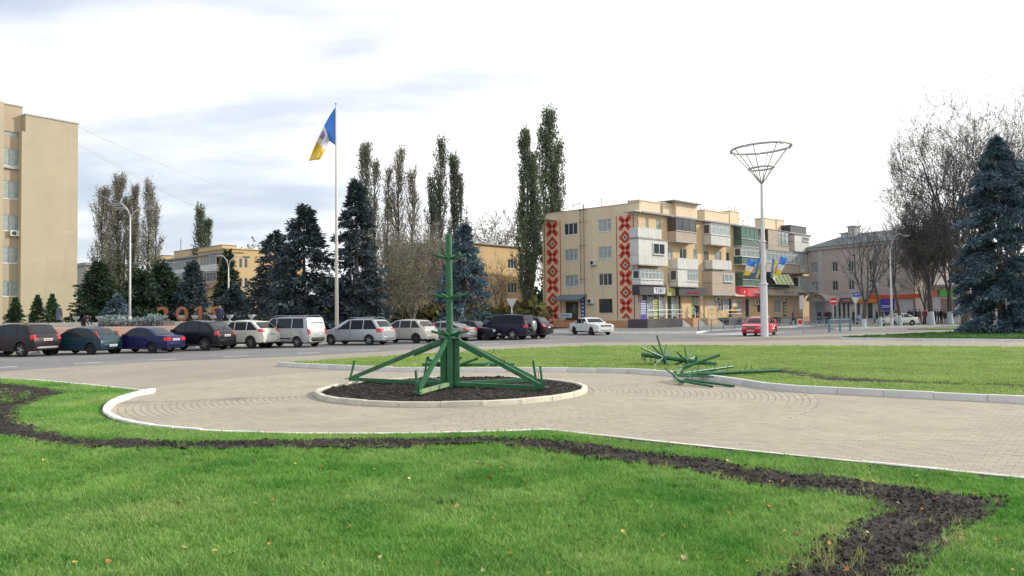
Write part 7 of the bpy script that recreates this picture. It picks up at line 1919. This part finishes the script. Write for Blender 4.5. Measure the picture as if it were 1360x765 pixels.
# ================================================================ FLAGPOLE, LAMPS, SIGNS, FENCES, WIRES, PEOPLE
m_pole = mat('pale_painted_pole', (0.52, 0.51, 0.47), 0.55, var=0.06, scale=2)
m_polegrey = mat('grey_lamp_pole', (0.60, 0.61, 0.62), 0.55, var=0.08, scale=2)
m_fb = mat('flag_blue', (0.05, 0.20, 0.62), 0.8); m_fw = mat('flag_white', (0.66, 0.68, 0.72), 0.8); m_fy = mat('flag_yellow', (0.68, 0.50, 0.05), 0.8); m_fo = mat('emblem_orange', (0.6, 0.22, 0.05), 0.8)
p = GX(447.3, 60, 0.0)
fp = thing('flagpole', 'tall pale flagpole between the two dark spruces behind the parked cars', 'flagpole', (p.x, p.y, 0.0)); pz = ZT(445, 139, 60)
MB().tube([(0, 0, -.1), (0, 0, pz*.35), (0, 0, pz)], [.15, .12, .055], 12).build('pole', m_pole, fp, smooth=True)
MB().lathe([(.02, 0), (.09, .04), (.09, .12), (.02, .16)], 10, (0, 0, pz)).build('finial', m_pole, fp, smooth=True)
MB().cbox(-.3, .3, -.3, .3, -.05, .25, .02).build('pole_base', m_conc, fp)
MB().lathe([(.17, 0), (.17, .25)], 10, (0, 0, 5.6)).build('collar', m_pole, fp); MB().cbox(.08, .55, -.1, .1, 5.9, 6.0, .02).build('bracket_lamp', m_ac, fp)
def flag(label, hoist_top, pts, nx, ny, matfn, mats, Y, name='flag', cat='flag', group=None, emblem=None):
    "pts: function (u,v)->pixel position and depth offset; u along the fly, v down the hoist"
    o3 = PT(*hoist_top, Y); vs = []; fs = []; mi = []
    for j in range(ny+1):
        for i in range(nx+1):
            px, py, dy = pts(i/nx, j/ny); vs.append(tuple(PT(px, py, Y+dy)-o3))
    for j in range(ny):
        for i in range(nx):
            a = j*(nx+1)+i; fs.append((a, a+1, a+nx+2, a+nx+1)); mi.append(matfn((i+.5)/nx, (j+.5)/ny))
    t = thing(name, label, cat, o3, group=group)
    mb = MB(); mb.v = vs; mb.f = fs; mb.m = mi; c = mb.build('cloth', mats, t, smooth=True)
    sm = c.modifiers.new('thickness', 'SOLIDIFY'); sm.thickness = 0.01; sm.offset = 0
    if emblem: emblem(t, c)
    return t
def lerp(a, b, t): return a+(b-a)*t
def bigflag(u, v):
    # drooping from the hoist (445.5,143)-(446,192) to the left-down corner
    tx = lerp(445.2, 410.0, u**1.0); ty = lerp(143, 214, u**1.05) - 5*math.sin(u*3.1)
    if u < .42: bx = lerp(446.0, 437.5, u/.42); by = lerp(193.5, 187, u/.42)
    else: bx = lerp(437.5, 425.5, (u-.42)/.58); by = lerp(187, 211.5, (u-.42)/.58)
    x = lerp(tx, bx, v); y = lerp(ty, by, v)
    return x, y, 0.35*math.sin(u*9+v*4)*u+.25*math.sin(v*8)*u
def fm(u, v): return 0 if u < .40 else (1 if u < .72 else 2)
def emb(t, c):
    s_ = []
    for (u, v, k) in ((.50, .22, 0), (.54, .22, 1), (.58, .22, 0), (.52, .36, 0), (.57, .36, 1)):
        q = [bigflag(u+du, v+dv) for du, dv in ((-.025, -.07), (.025, -.07), (.025, .07), (-.025, .07))]
        o3 = PT(445.2, 143, 60); vs = [tuple(PT(a, b, 60+d-.06)-o3) for a, b, d in q]; vs2 = [tuple(PT(a, b, 60+d-.04)-o3) for a, b, d in q]
        mb = MB(); mb.add(vs+vs2, [(0, 1, 2, 3), (7, 6, 5, 4), (0, 4, 5, 1), (2, 6, 7, 3)]); mb.build('coat_of_arms', m_fb if k == 0 else m_fo, c)
flag('big blue, white and yellow town flag with small coat of arms drooping from the flagpole', (445.2, 143), bigflag, 24, 10, fm, [m_fb, m_fw, m_fy], 60, emblem=emb)
# ---- the tall lamp with the wire funnel
YL = 58.4; p = GX(1015.5, YL, -0.02)
lp_ = thing('funnel_lamp', 'very tall pale lamp mast topped by an open funnel of rods and rings', 'street lamp', (p.x, p.y, -0.02))
zj = ZT(1012, 242, YL)+.02; zm_ = ZT(1012, 223.5, YL)+.02; zt_ = ZT(1010, 197, YL)+.02
MB().tube([(0, 0, 0), (0, 0, 3.0), (0, 0, 3.9)], [.27, .26, .25], 20).build('lower_mast', m_polegrey, lp_, smooth=True, ang=50)
MB().tube([(0, 0, 3.9), (0, 0, 7.0)], [.20, .17], 18).build('middle_mast', m_polegrey, lp_, smooth=True, ang=50)
MB().tube([(0, 0, 7.0), (0, 0, zj)], [.155, .09], 16).build('upper_mast', m_polegrey, lp_, smooth=True, ang=50)
for z, r in ((3.85, .32), (6.95, .25)): MB().lathe([(r*.8, -.06), (r, -.03), (r, .05), (r*.7, .09)], 20, (0, 0, z)).build('collar', m_polegrey, lp_, smooth=True, ang=40)
def ringtube(R_, z, r, tilt=0.05):
    mb = MB(); n = 48; pts = [(R_*math.cos(2*math.pi*k/n), R_*math.sin(2*math.pi*k/n), z+tilt*R_*math.cos(2*math.pi*k/n)) for k in range(n+1)]
    return mb.tube(pts, r, 8, cap=False)
m_funnel = mat('funnel_grey', (0.42, 0.42, 0.42), 0.55)
ringtube(2.13, zt_, .085).build('top_ring', m_funnel, lp_, smooth=True); ringtube(.90, zm_, .075).build('middle_ring', m_funnel, lp_, smooth=True)
for k in range(8):
    a = 2*math.pi*(k+.3)/8; d = Vector((math.cos(a), math.sin(a), 0)); MB().tube([d*.06+Vector((0, 0, zj-.1)), d*.90+Vector((0, 0, zm_+.05*.9*d.x)), d*2.13+Vector((0, 0, zt_+.05*2.13*d.x))], .040, 6).build('funnel_rod', m_funnel, lp_, smooth=True)
for k in range(5):
    a = 2*math.pi*(k+.1)/5; d = Vector((math.cos(a), math.sin(a), 0)); MB().cbox(d.x*2.13-.14, d.x*2.13+.14, d.y*2.13-.14, d.y*2.13+.14, zt_+.05*2.13*d.x-.10, zt_+.05*2.13*d.x+.02, .02).build('floodlight', m_ac, lp_)
for k in range(5): MB().tube([(0, 0, 6.5), (math.cos(k*1.26+.4)*1.0, math.sin(k*1.26+.4)*1.0, 7.3)], .015, 5).build('flag_staff', m_polegrey, lp_)
def smallflag(label, x0, y0, x1, y1, w, kind):
    "hanging from (x0,y0) towards (x1,y1)"
    def f(u, v):
        x = lerp(x0, x1, u)+v*w*(1-.25*u); y = lerp(y0, y1, u)+v*abs(w)*.35*(1-u); return x, y, .12*math.sin(u*8+v*5)
    if kind == 'ua': fn = lambda u, v: 0 if v < .5 else 1; ms_ = [m_fb, m_fy]
    else: fn = lambda u, v: 0 if u < .38 else (2 if u < .74 else 1); ms_ = [m_fb, m_fy, m_fw]
    flag(label, (x0, y0), f, 10, 6, fn, ms_, YL-.35 if 'front' in label else YL+.1, group='small flags round the tall lamp')
smallflag('small blue, white and yellow flag, leftmost on the tall lamp', 994, 343, 987, 366, 11, 'town')
smallflag('small blue and yellow flag close to the left of the lamp mast', 1007, 342, 1001, 370, 7, 'ua')
smallflag('small yellow and blue flag close to the right of the lamp mast', 1026, 343, 1023, 369, 6, 'ua')
smallflag('small blue, white and yellow flag, rightmost on the tall lamp', 1037, 340, 1029, 366, 9, 'town')
# ---- street lamps
def mast_lamp(label, px, Y, base_z, pt, arms, r=.09, name='street_lamp', head=True, curve=False, z_arm=None):
    p = GX(px, Y, base_z); t = thing(name, label, 'street lamp', p); h = ZT(px, pt, Y)-base_z
    MB().tube([(0, 0, -.1), (0, 0, h*.35), (0, 0, h)], [r, r*.85, r*.55], 10).build('pole', m_polegrey, t, smooth=True)
    MB().lathe([(r*1.5, 0), (r*1.5, .6), (r*1.1, .75)], 10).build('pole_foot', m_polegrey, t)
    for (dx, dz, dy) in arms:
        if curve: pts = [(0, 0, h-.3), (dx*.12, 0, h+dz*.45), (dx*.4, dy*.4, h+dz*.9), (dx*.75, dy*.75, h+dz*1.02), (dx, dy, h+dz*.9)]
        else: pts = [(0, 0, h-.25), (dx*.4, dy*.4, h+dz*.6), (dx, dy, h+dz)]
        MB().tube(pts, r*.38, 7).build('arm', m_polegrey, t, smooth=True)
        s_ = 1 if dx > 0 else -1; e = pts[-1]
        hd = MB(); hd.cbox(min(0, s_*.75), max(0, s_*.75), -.13, .13, -.09, .07, .04); o = hd.build('lamp_head', mat('dark_lamp_head', (.20, .22, .26), .5), t); o.location = e
        g_ = MB().cbox(min(s_*.12, s_*.68), max(s_*.12, s_*.68), -.10, .10, -.13, -.085, .02).build('lamp_glass', m_clear, o)
    return t
mast_lamp('tall double-armed street lamp rising from the granite bed on the left', 172.5, 60, TZ, 285, [(-.6, .55, .3), (1.0, .5, 0), (-.4, .75, -.5)], r=.085)
MB_ = None
mast_lamp('curved double-armed street lamp above the spruces, left one of two', 204, 80, TZ, 372, [(-1.3, 1.9, 0), (1.3, 1.9, 0)], r=.10, curve=True)
mast_lamp('curved double-armed street lamp above the spruces, right one of two', 303.5, 80, TZ, 352, [(-1.3, 1.0, 0), (1.4, .9, 0)], r=.10, curve=True)
mast_lamp('tall grey double street lamp standing among the bare trees on the right', 1184.5, 86, 0.08, 335, [(-1.7, 1.9, 0), (1.4, 2.0, 0)], r=.13, curve=True)
mast_lamp('low street lamp with one arm crossing the large bare trees', 1290, 100, 0.05, 372, [(-6.5, .7, 0)], r=.10)
# ---- signs
m_sred2 = mat('traffic_red', (0.60, 0.015, 0.03), .45); m_swh = mat('traffic_white', (0.70, 0.70, 0.68), .5); m_sblu = mat('traffic_blue', (0.03, 0.08, 0.40), .45); m_sback = mat('sign_back_grey', (.46, .48, .48), .5, .2)
def post_sign(name, label, px, py_base, Y, ztop_):
    p = GX(px, Y, -0.02); t = thing(name, label, 'road sign', p); MB().tube([(0, 0, 0), (0, 0, ztop_)], .035, 8).build('post', m_polegrey, t, smooth=True); return t
YS = 84; t = post_sign('no_entry_sign', 'round red no-entry sign with white bar beside the blue railing', 1107.5, 437, YS, ZT(1107, 393, YS)); zc = ZT(1107, 400.2, YS)
o = MB().lathe([(.44, -.02), (.44, .0)], 28, (0, -.04, zc+.02), axis='y').build('sign_disc', m_swh, t); MB().lathe([(.415, -.005), (.415, .0)], 28, (0, -.061, zc+.02), axis='y').build('red_field', m_sred2, o); MB().box(-.30, .30, -.075, -.067, zc-.05, zc+.09).build('white_bar', m_swh, o)
YS = 80; t = post_sign('give_way_sign', 'back of a give-way sign below a blue plate beside the forked street tree', 1136.5, 436, YS, ZT(1136, 386, YS)); zc = ZT(1136.5, 399, YS); zb2 = ZT(1136, 391, YS)
o = MB().add([(-.42, -.05, zc+.32), (.42, -.05, zc+.32), (0, -.05, zc-.42), (-.42, -.03, zc+.32), (.42, -.03, zc+.32), (0, -.03, zc-.42)], [(0, 2, 1), (3, 4, 5), (0, 1, 4, 3), (1, 2, 5, 4), (2, 0, 3, 5)]).build('sign_triangle', m_sback, t)
xo = 0.1; pl_ = MB().cbox(-.30+xo-.0, .55+xo, -.06, -.03, zb2-.2, zb2+.22, .01).build('blue_plate', m_sblu, t); lettering('plate_lettering', 'ЦЕНТР', .2, m_swh, pl_, (.125+xo, -.066, zb2+.01), (math.pi/2, 0, 0), .003, fit=(.6, .16))
YS = 64; t = post_sign('give_way_sign', 'grey back of a triangular road sign before the yellow house', 680, 437, YS, ZT(680, 397, YS)); zc = ZT(680, 401, YS)
MB().add([(-.46, -.05, zc+.30), (.46, -.05, zc+.30), (0, -.05, zc-.50), (-.46, -.03, zc+.30), (.46, -.03, zc+.30), (0, -.03, zc-.50)], [(0, 2, 1), (3, 4, 5), (0, 1, 4, 3), (1, 2, 5, 4), (2, 0, 3, 5)]).build('sign_triangle', m_sback, t)
YS = 66; t = post_sign('crossing_sign', 'thin pole with a grey sign seen edge-on right of the cream shop sign', 1067.5, 445, YS, ZT(1067, 392, YS)); zc = ZT(1066, 401, YS); MB().cbox(-.32, .04, -.06, -.04, zc-.6, zc+.55, .01).build('sign_plate', m_sback, t)
YS = 88; p = GX(1062.5, YS, 0.12); t = thing('folding_board', 'small red and white pavement board behind the railing', 'board', p); MB().box(-.28, .28, -.02, .02, .05, .75).build('board', m_swh, t); MB().box(-.22, .22, -.03, -.021, .2, .65).build('red_square', m_sred2, t)
# ---- blue railings along the pavement
m_rail = mat('blue_railing_paint', (0.10, 0.22, 0.30), .5, var=.15, scale=2)
def railing(label, P0, P1, seg, h=.95, heavy=1.0, group='blue pedestrian railings', step=.5, thing_name='railing'):
    P0 = Vector(P0); P1 = Vector(P1); n = max(1, round((P1-P0).length/seg)); d = (P1-P0)/n
    t = thing(thing_name, label, 'railing', P0, group=group)
    for k in range(n+1):
        q = d*k; MB().box(q.x-.035*heavy, q.x+.035*heavy, q.y-.035*heavy, q.y+.035*heavy, 0, h+.05).build('post', m_rail, t)
    for k in range(n):
        a = d*k; b = d*(k+1)
        for z in (h, h*.55, h*.12): MB().beam(a+Vector((0, 0, z)), b+Vector((0, 0, z)), .035, .045).build('rail', m_rail, t)
ra_ = G(928, 439.4, .12); rb2 = G(971, 437.2, .12); rc_ = G(1030, 434.0, .12); rd_ = G(1089, 431.6, .12)
railing('blue railing in front of the shop steps, left of the tall lamp', ra_, G(1004, 435.3, .12), 2.4)
railing('blue railing right of the tall lamp, ending near the no-entry sign', G(1034, 433.8, .12), rd_, 2.4)
railing('pale blue railing before the white shop doors', G(1076, 432.5, .1), G(1136, 431.5, .1), 2.2)
railing('short heavy blue railing on the island kerb below the no-entry sign', G(1101.5, 441.5, 0.0), G(1129, 439.5, 0.0), (G(1129, 439.5, 0.0)-G(1101.5, 441.5, 0.0)).length/2, h=1.05, heavy=1.8)
# ---- overhead wires from the office block
m_wire = mat('wire', (.50, .52, .57), .6)
def wire(label, a, b, sag, Ya, Yb, r=.02):
    A = PT(*a, Ya); B = PT(*b, Yb); n = 24; pts = [A.lerp(B, k/n)-Vector((0, 0, sag*4*(k/n)*(1-k/n))) for k in range(n+1)]
    t = MB().tube([p_-A for p_ in pts], r, 5).build('overhead_wire', m_wire); t.location = A; tag(t, label, 'wire', 'overhead wires from the office block')
wire('single overhead wire running from the office roof corner towards the right, highest of all', (104, 168), (400, 269), 1.5, 86, 140, .028)
wire('overhead wire leaving the office corner, upper of the close pair', (104, 190), (380, 308), 1.5, 86, 150, .022)
wire('overhead wire leaving the office corner, lower of the close pair', (104, 193), (372, 318), 1.0, 86, 150, .022)
wire('short overhead wire passing behind the poplars left of the tall lamp', (104, 243), (160, 268), .3, 86, 110, .018)
# ---- people
m_skin = mat('skin', (.42, .26, .19), .6); m_coatg = mat('grey_blue_coat', (.09, .105, .13), .9, var=.15); m_cblk = mat('black_jacket', (.018, .018, .024), .85); m_jean = mat('dark_jeans', (.03, .045, .09), .9); m_trs = mat('dark_trousers', (.025, .025, .03), .9)
m_hairb = mat('dark_hair', (.02, .014, .01), .7); m_pur = mat('purple_jacket', (.13, .05, .28), .8, var=.2); m_shoe = mat('black_shoes', (.012, .012, .012), .6); m_bag = mat('turquoise_bag', (.06, .30, .28), .7); m_redj = mat('dark_red_jacket', (.16, .02, .03), .8); m_bluej = mat('dark_blue_jacket', (.02, .03, .09), .8)
POSES = {
 'stand': dict(hip=(0, 0, .93), chest=(0, 0, 1.32), neck=(0, .0, 1.50), head=(0, -.02, 1.63), sh=.19, arms=[((-.25, 0, 1.15), (-.26, -.06, .86)), ((.25, 0, 1.15), (.26, -.06, .86))], legs=[((-.11, -.02, .50), (-.12, .02, .07)), ((.11, -.02, .50), (.12, .02, .07))]),
 'walk': dict(hip=(0, 0, .92), chest=(0, -.03, 1.32), neck=(0, -.05, 1.49), head=(0, -.08, 1.62), sh=.19, arms=[((-.25, .10, 1.14), (-.24, .05, .88)), ((.25, -.10, 1.14), (.24, -.26, .92))], legs=[((-.10, -.20, .52), (-.10, -.28, .08)), ((.10, .05, .50), (.10, .30, .12))]),
 'bend': dict(hip=(0, .12, .88), chest=(0, -.22, 1.14), neck=(0, -.40, 1.20), head=(0, -.52, 1.18), sh=.18, arms=[((-.22, -.40, .95), (-.16, -.55, .72)), ((.22, -.40, .95), (.16, -.55, .72))], legs=[((-.11, .02, .48), (-.12, .08, .07)), ((.11, .02, .48), (.12, .08, .07))]),
 'phone': dict(hip=(0, 0, .93), chest=(0, 0, 1.32), neck=(0, -.02, 1.49), head=(0, -.07, 1.61), sh=.19, arms=[((-.26, -.02, 1.13), (-.10, -.26, 1.12)), ((.25, 0, 1.14), (.25, -.08, .86))], legs=[((-.11, -.02, .50), (-.13, .03, .07)), ((.11, -.02, .50), (.12, .0, .07))]),
}
body_cache = {}
def skin_obj(name, chains, m, sub=1):
    "one continuous skinned surface from a tree of joints: chains = list of (parent_index, point, radius)"
    me = bpy.data.meshes.new(name); me.from_pydata([c[1] for c in chains], [(c[0], i) for i, c in enumerate(chains) if c[0] is not None], [])
    o = bpy.data.objects.new(name, me); COL.objects.link(o)
    md = o.modifiers.new('s', 'SKIN'); md.use_smooth_shade = True
    if sub: md2 = o.modifiers.new('u', 'SUBSURF'); md2.levels = sub; md2.render_levels = sub
    for i, c in enumerate(chains):
        r = c[2]; o.data.skin_vertices[0].data[i].radius = (r, r) if not hasattr(r, '__len__') else r
    o.data.skin_vertices[0].data[0].use_root = True
    dg = bpy.context.evaluated_depsgraph_get(); dg.update(); me2 = bpy.data.meshes.new_from_object(o.evaluated_get(dg)); bpy.data.objects.remove(o)
    me2.materials.clear(); me2.materials.append(m); return me2
def body_mesh(pose, fat=0.0):
    if (pose, fat) in body_cache: return body_cache[(pose, fat)]
    P = POSES[pose]; H_, C_, Nk, Hd = [Vector(P[k]) for k in ('hip', 'chest', 'neck', 'head')]; sh = P['sh']; J = []
    def add(par, p_, r): J.append((par, tuple(p_), r)); return len(J)-1
    f = fat
    hip = add(None, H_, (.15+f, .12+f)); wst = add(hip, H_.lerp(C_, .45), (.13+f, .105+f)); ch = add(wst, C_, (.165+f, .115+f)); nk = add(ch, Nk, .058)
    add(nk, Nk.lerp(Hd, .55), .075); add(len(J)-1, Hd+(Hd-Nk).normalized()*.02, .10); add(len(J)-1, Hd+(Hd-Nk).normalized()*.10, .075)
    for s_, (el, wr_) in zip((-1, 1), P['arms']):
        shp = C_+Vector((s_*sh, 0, .08)); a = add(ch, shp, .066+f*.6); el = Vector(el); wr_ = Vector(wr_); b = add(a, el, .048+f*.5); c = add(b, wr_, .034+f*.4)
        d = (wr_-el).normalized(); pm_ = add(c, wr_+d*.07, (.034, .020))
        side = Vector((0, 1, 0)); nrm = d.cross(side).normalized(); side = nrm.cross(d).normalized()
        for q in range(4):
            o_ = (q-1.5)*.019; ln = (.062, .075, .07, .055)[q]; k0_ = add(pm_, wr_+d*.10+side*o_, .009); add(k0_, wr_+d*(.10+ln)+side*o_+nrm*s_*.02, .007)
        k0_ = add(c, wr_+d*.045+side*-.035, .010); add(k0_, wr_+d*.085+side*-.050, .008)
    for s_, (kn_, an) in zip((-1, 1), P['legs']):
        a = add(hip, H_+Vector((s_*.095, 0, -.08)), .095+f*.5); b = add(a, Vector(kn_), .062); c = add(b, Vector(an), .042); add(c, Vector(an)+Vector((0, -.10, -.04)), (.045, .032)); add(len(J)-1, Vector(an)+Vector((0, -.19, -.045)), (.038, .022))
    me = skin_obj('body', J, m_skin); body_cache[(pose, fat)] = me; return me
def person(label, px, Y, z0, face, pose='stand', jacket=m_cblk, trousers=m_trs, hair=m_hairb, sc=1.0, coat=False, bag=False, group=None, cap=None):
    p = GX(px, Y, z0) if not isinstance(px, Vector) else px
    t = thing('person', label, 'person', p, rz=face, group=group); t.scale = (sc, sc, sc)
    P = POSES[pose]
    me = body_mesh(pose).copy(); b = bpy.data.objects.new('body', me); COL.objects.link(b); b.parent = t
    # clothing shells: faces of the body pushed outwards, cut at cuffs, neck, waist and ankles
    H_, C_, Nk, Hd = [Vector(P[k]) for k in ('hip', 'chest', 'neck', 'head')]
    def shell(nm, test, off, m):
        bm = bmesh.new(); bm.from_mesh(me); bm.normal_update()
        kill = [f for f in bm.faces if not test(f.calc_center_median())]; bmesh.ops.delete(bm, geom=kill, context='FACES')
        for v in bm.verts: v.co += v.normal*off
        m2 = bpy.data.meshes.new(nm); bm.to_mesh(m2); bm.free(); m2.materials.append(m); m2.polygons.foreach_set('use_smooth', [True]*len(m2.polygons)); o = bpy.data.objects.new(nm, m2); COL.objects.link(o); o.parent = t; return o
    ax = (Nk-H_).normalized(); wr_ = [Vector(a[1]) for a in P['arms']]
    def near_hand(c): return any((c-w_).length < .02 or (c-w_-(w_-Vector(a[0])).normalized()*.09).length < .10 for w_, a in zip(wr_, P['arms']))
    up = lambda c: (c-H_).dot(ax)
    isarm = lambda c: any(((c-Vector(a[0])).length < .20 or (c-Vector(a[1])).length < .16) and not near_hand(c) for a in P['arms'])
    tl = (Nk-H_).length
    shell('jacket', lambda c: not near_hand(c) and ((up(c) > -.14 and up(c) < tl-.02 and c.z > H_.z-.30) or (isarm(c) and c.z > .75)), .022, jacket)
    shell('trousers', lambda c: c.z < H_.z+.02 and not near_hand(c) and not isarm(c) and c.z > .085 and abs(c.x) < .22, .012, trousers)
    shell('shoes', lambda c: c.z < .095, .010, m_shoe)
    shell('hair', lambda c: (c-Hd).dot((Hd-Nk).normalized()) > -.02 and (c-Hd-(Hd-Nk).normalized()*.05).y > -.045 or (c-Hd).dot((Hd-Nk).normalized()) > .085, .012, hair)
    hd = Hd+(Hd-Nk).normalized()*.02; f = Vector((0, -1, 0))
    MB().tube([hd+Vector((0, -.088, .02)), hd+Vector((0, -.118, -.015)), hd+Vector((0, -.09, -.03))], [.008, .014, .010], 6).build('nose', m_skin, b, smooth=True)
    for s_ in (-1, 1): MB().lathe([(.004, -.006), (.011, 0), (.004, .006)], 8, (hd.x+s_*.034, hd.y-.088, hd.z+.022), axis='y').build('eye', m_hairb, b); MB().lathe([(.01, -.008), (.026, 0), (.01, .008)], 8, (hd.x+s_*.098, hd.y, hd.z), axis='y').build('ear', m_skin, b)
    MB().cbox(hd.x-.024, hd.x+.024, hd.y-.094, hd.y-.082, hd.z-.056, hd.z-.048, .002).build('mouth', mat('lips', (.3, .1, .09), .6), b)
    if coat:
        mb = MB(); n = 14; vs = []; prof = [(1.36, .20, .14), (1.1, .22, .16), (.85, .24, .18), (.50, .28, .21)]
        for (z, a, c_) in prof:
            for k in range(n): q = 2*math.pi*k/n; vs.append((a*math.cos(q), c_*math.sin(q)+.01, z))
        fs = [(i*n+k, i*n+(k+1) % n, (i+1)*n+(k+1) % n, (i+1)*n+k) for i in range(len(prof)-1) for k in range(n)]; mb.add(vs, [f_[::-1] for f_ in fs]); mb.build('long_coat', jacket, t, smooth=True)
    if bag:
        w_ = wr_[1]; MB().cbox(w_.x-.05, w_.x+.06, w_.y-.18, w_.y+.14, w_.z-.50, w_.z-.14, .02).tube([(w_.x, w_.y-.1, w_.z-.14), (w_.x, w_.y-.02, w_.z-.02), (w_.x, w_.y+.08, w_.z-.14)], .008, 5).build('carrier_bag', m_bag, t)
    return t
person('person in a long grey-blue coat standing with back turned beside the thuja bushes', 78.5, 64.5, TZ, R(160), 'stand', m_coatg, m_trs, coat=True)
person('person in black bending forward behind the teal hatchback', 111.5, 61.5, TZ-.45, R(70), 'bend', m_cblk, m_trs)
person('person in blue half hidden behind the roof of the white off-roader beneath the numeral 9', 292, 61, TZ-.15, R(20), 'stand', m_bluej, m_jean, sc=.96)
def on_front(px, y_, z): 
    x = FX(px, 415, y_)[0]; M = Matrix.Translation(bd.location) @ Matrix.Rotation(DB, 4, 'Z'); return M @ Vector((x, y_, z))
person('person in a black jacket and jeans standing in the open shop doorway', on_front(925.5, -.7, 1.07), 0, 0, DB+R(150), 'walk', m_cblk, m_jean)
person('person in a purple jacket walking on the pavement right of the red hatchback', 1053.5, 96, .12, R(100), 'walk', m_pur, m_trs)
person('person in dark clothes standing alone beneath the arched canopy', 1088.5, 101, .10, R(30), 'stand', m_cblk, m_trs, coat=True)
person('person in a dark red jacket, left one of the pair left of the no-entry sign', 1097.5, 100, .10, R(200), 'stand', m_redj, m_trs)
person('person in black, right one of the pair left of the no-entry sign', 1101.5, 99, .10, R(170), 'walk', m_cblk, m_jean)
person('person in a long dark coat by the post of the blue plate sign', 1134, 98, .10, R(80), 'stand', m_cblk, m_trs, coat=True)
person('person with a turquoise carrier bag walking in front of the blue pharmacy banner', 1165, 98, .10, R(260), 'walk', m_cblk, m_trs, bag=True)
person('person in black directly right of the one with the turquoise bag', 1171.5, 97, .10, R(100), 'walk', m_cblk, m_trs)
person('person in dark clothes beside the blue pharmacy banner, next to the lamp post', 1178.5, 99, .10, R(0), 'phone', m_bluej, m_trs)
person('person in dark red standing behind the silver sedan roof', 1190.5, 100, .10, R(20), 'stand', m_redj, m_trs)
for i, (px, Y, ps, j, lb) in enumerate([(1208.5, 97, 'stand', m_cblk, 'leftmost of the crowd behind the silver sedan, in black'), (1212.5, 96, 'phone', m_bluej, 'second of the crowd behind the silver sedan, in dark blue'), (1217, 97, 'stand', m_cblk, 'third of the crowd, with a long black coat'), (1221, 98, 'walk', m_coatg, 'fourth of the crowd, in a grey jacket'),
        (1228.5, 95, 'walk', m_redj, 'person in dark red just left of the large whitewashed trunk'), (1242, 96, 'stand', m_cblk, 'person in black just right of the large whitewashed trunk'), (1246.5, 97, 'phone', m_bluej, 'person in dark blue, middle of three between the whitewashed trunks'), (1250.5, 96, 'stand', m_cblk, 'person in black, rightmost of three between the whitewashed trunks'), (1256.5, 98, 'bend', m_cblk, 'person bending down left of the second whitewashed trunk')]):
    person(lb, px, Y, .10, R(40*i), ps, j, m_trs if i % 2 else m_jean, coat=(i == 2), group='people in front of the shops')
# small white pram-like cart and scooter near the forked tree
p = GX(1141.5, 95, .1); t = thing('pushchair', 'pale blue pushchair with striped side beside the forked street tree', 'pushchair', p)
MB().lathe([(.12, -.22), (.30, -.2), (.34, 0), (.30, .2), (.12, .22)], 14, (0, 0, .75), axis='y').build('hood', mat('pale_blue_fabric', (.25, .38, .45), .8), t, smooth=True); MB().cbox(-.3, .35, -.2, .2, .45, .68, .04).build('seat', m_redj, t)
for x in (-.3, .3):
    for y in (-.22, .22): MB().lathe([(.10, -.02), (.12, 0), (.10, .02)], 14, (x, y, .12), axis='y').build('wheel', m_rub, t)
MB().tube([(-.3, .22, .12), (.1, .22, .5), (.55, .22, 1.0), (.55, -.22, 1.0), (.1, -.22, .5), (-.3, -.22, .12)], .015, 5).tube([(.3, .22, .12), (-.1, .22, .5)], .015, 5).tube([(.3, -.22, .12), (-.1, -.22, .5)], .015, 5).build('frame', m_rim, t)
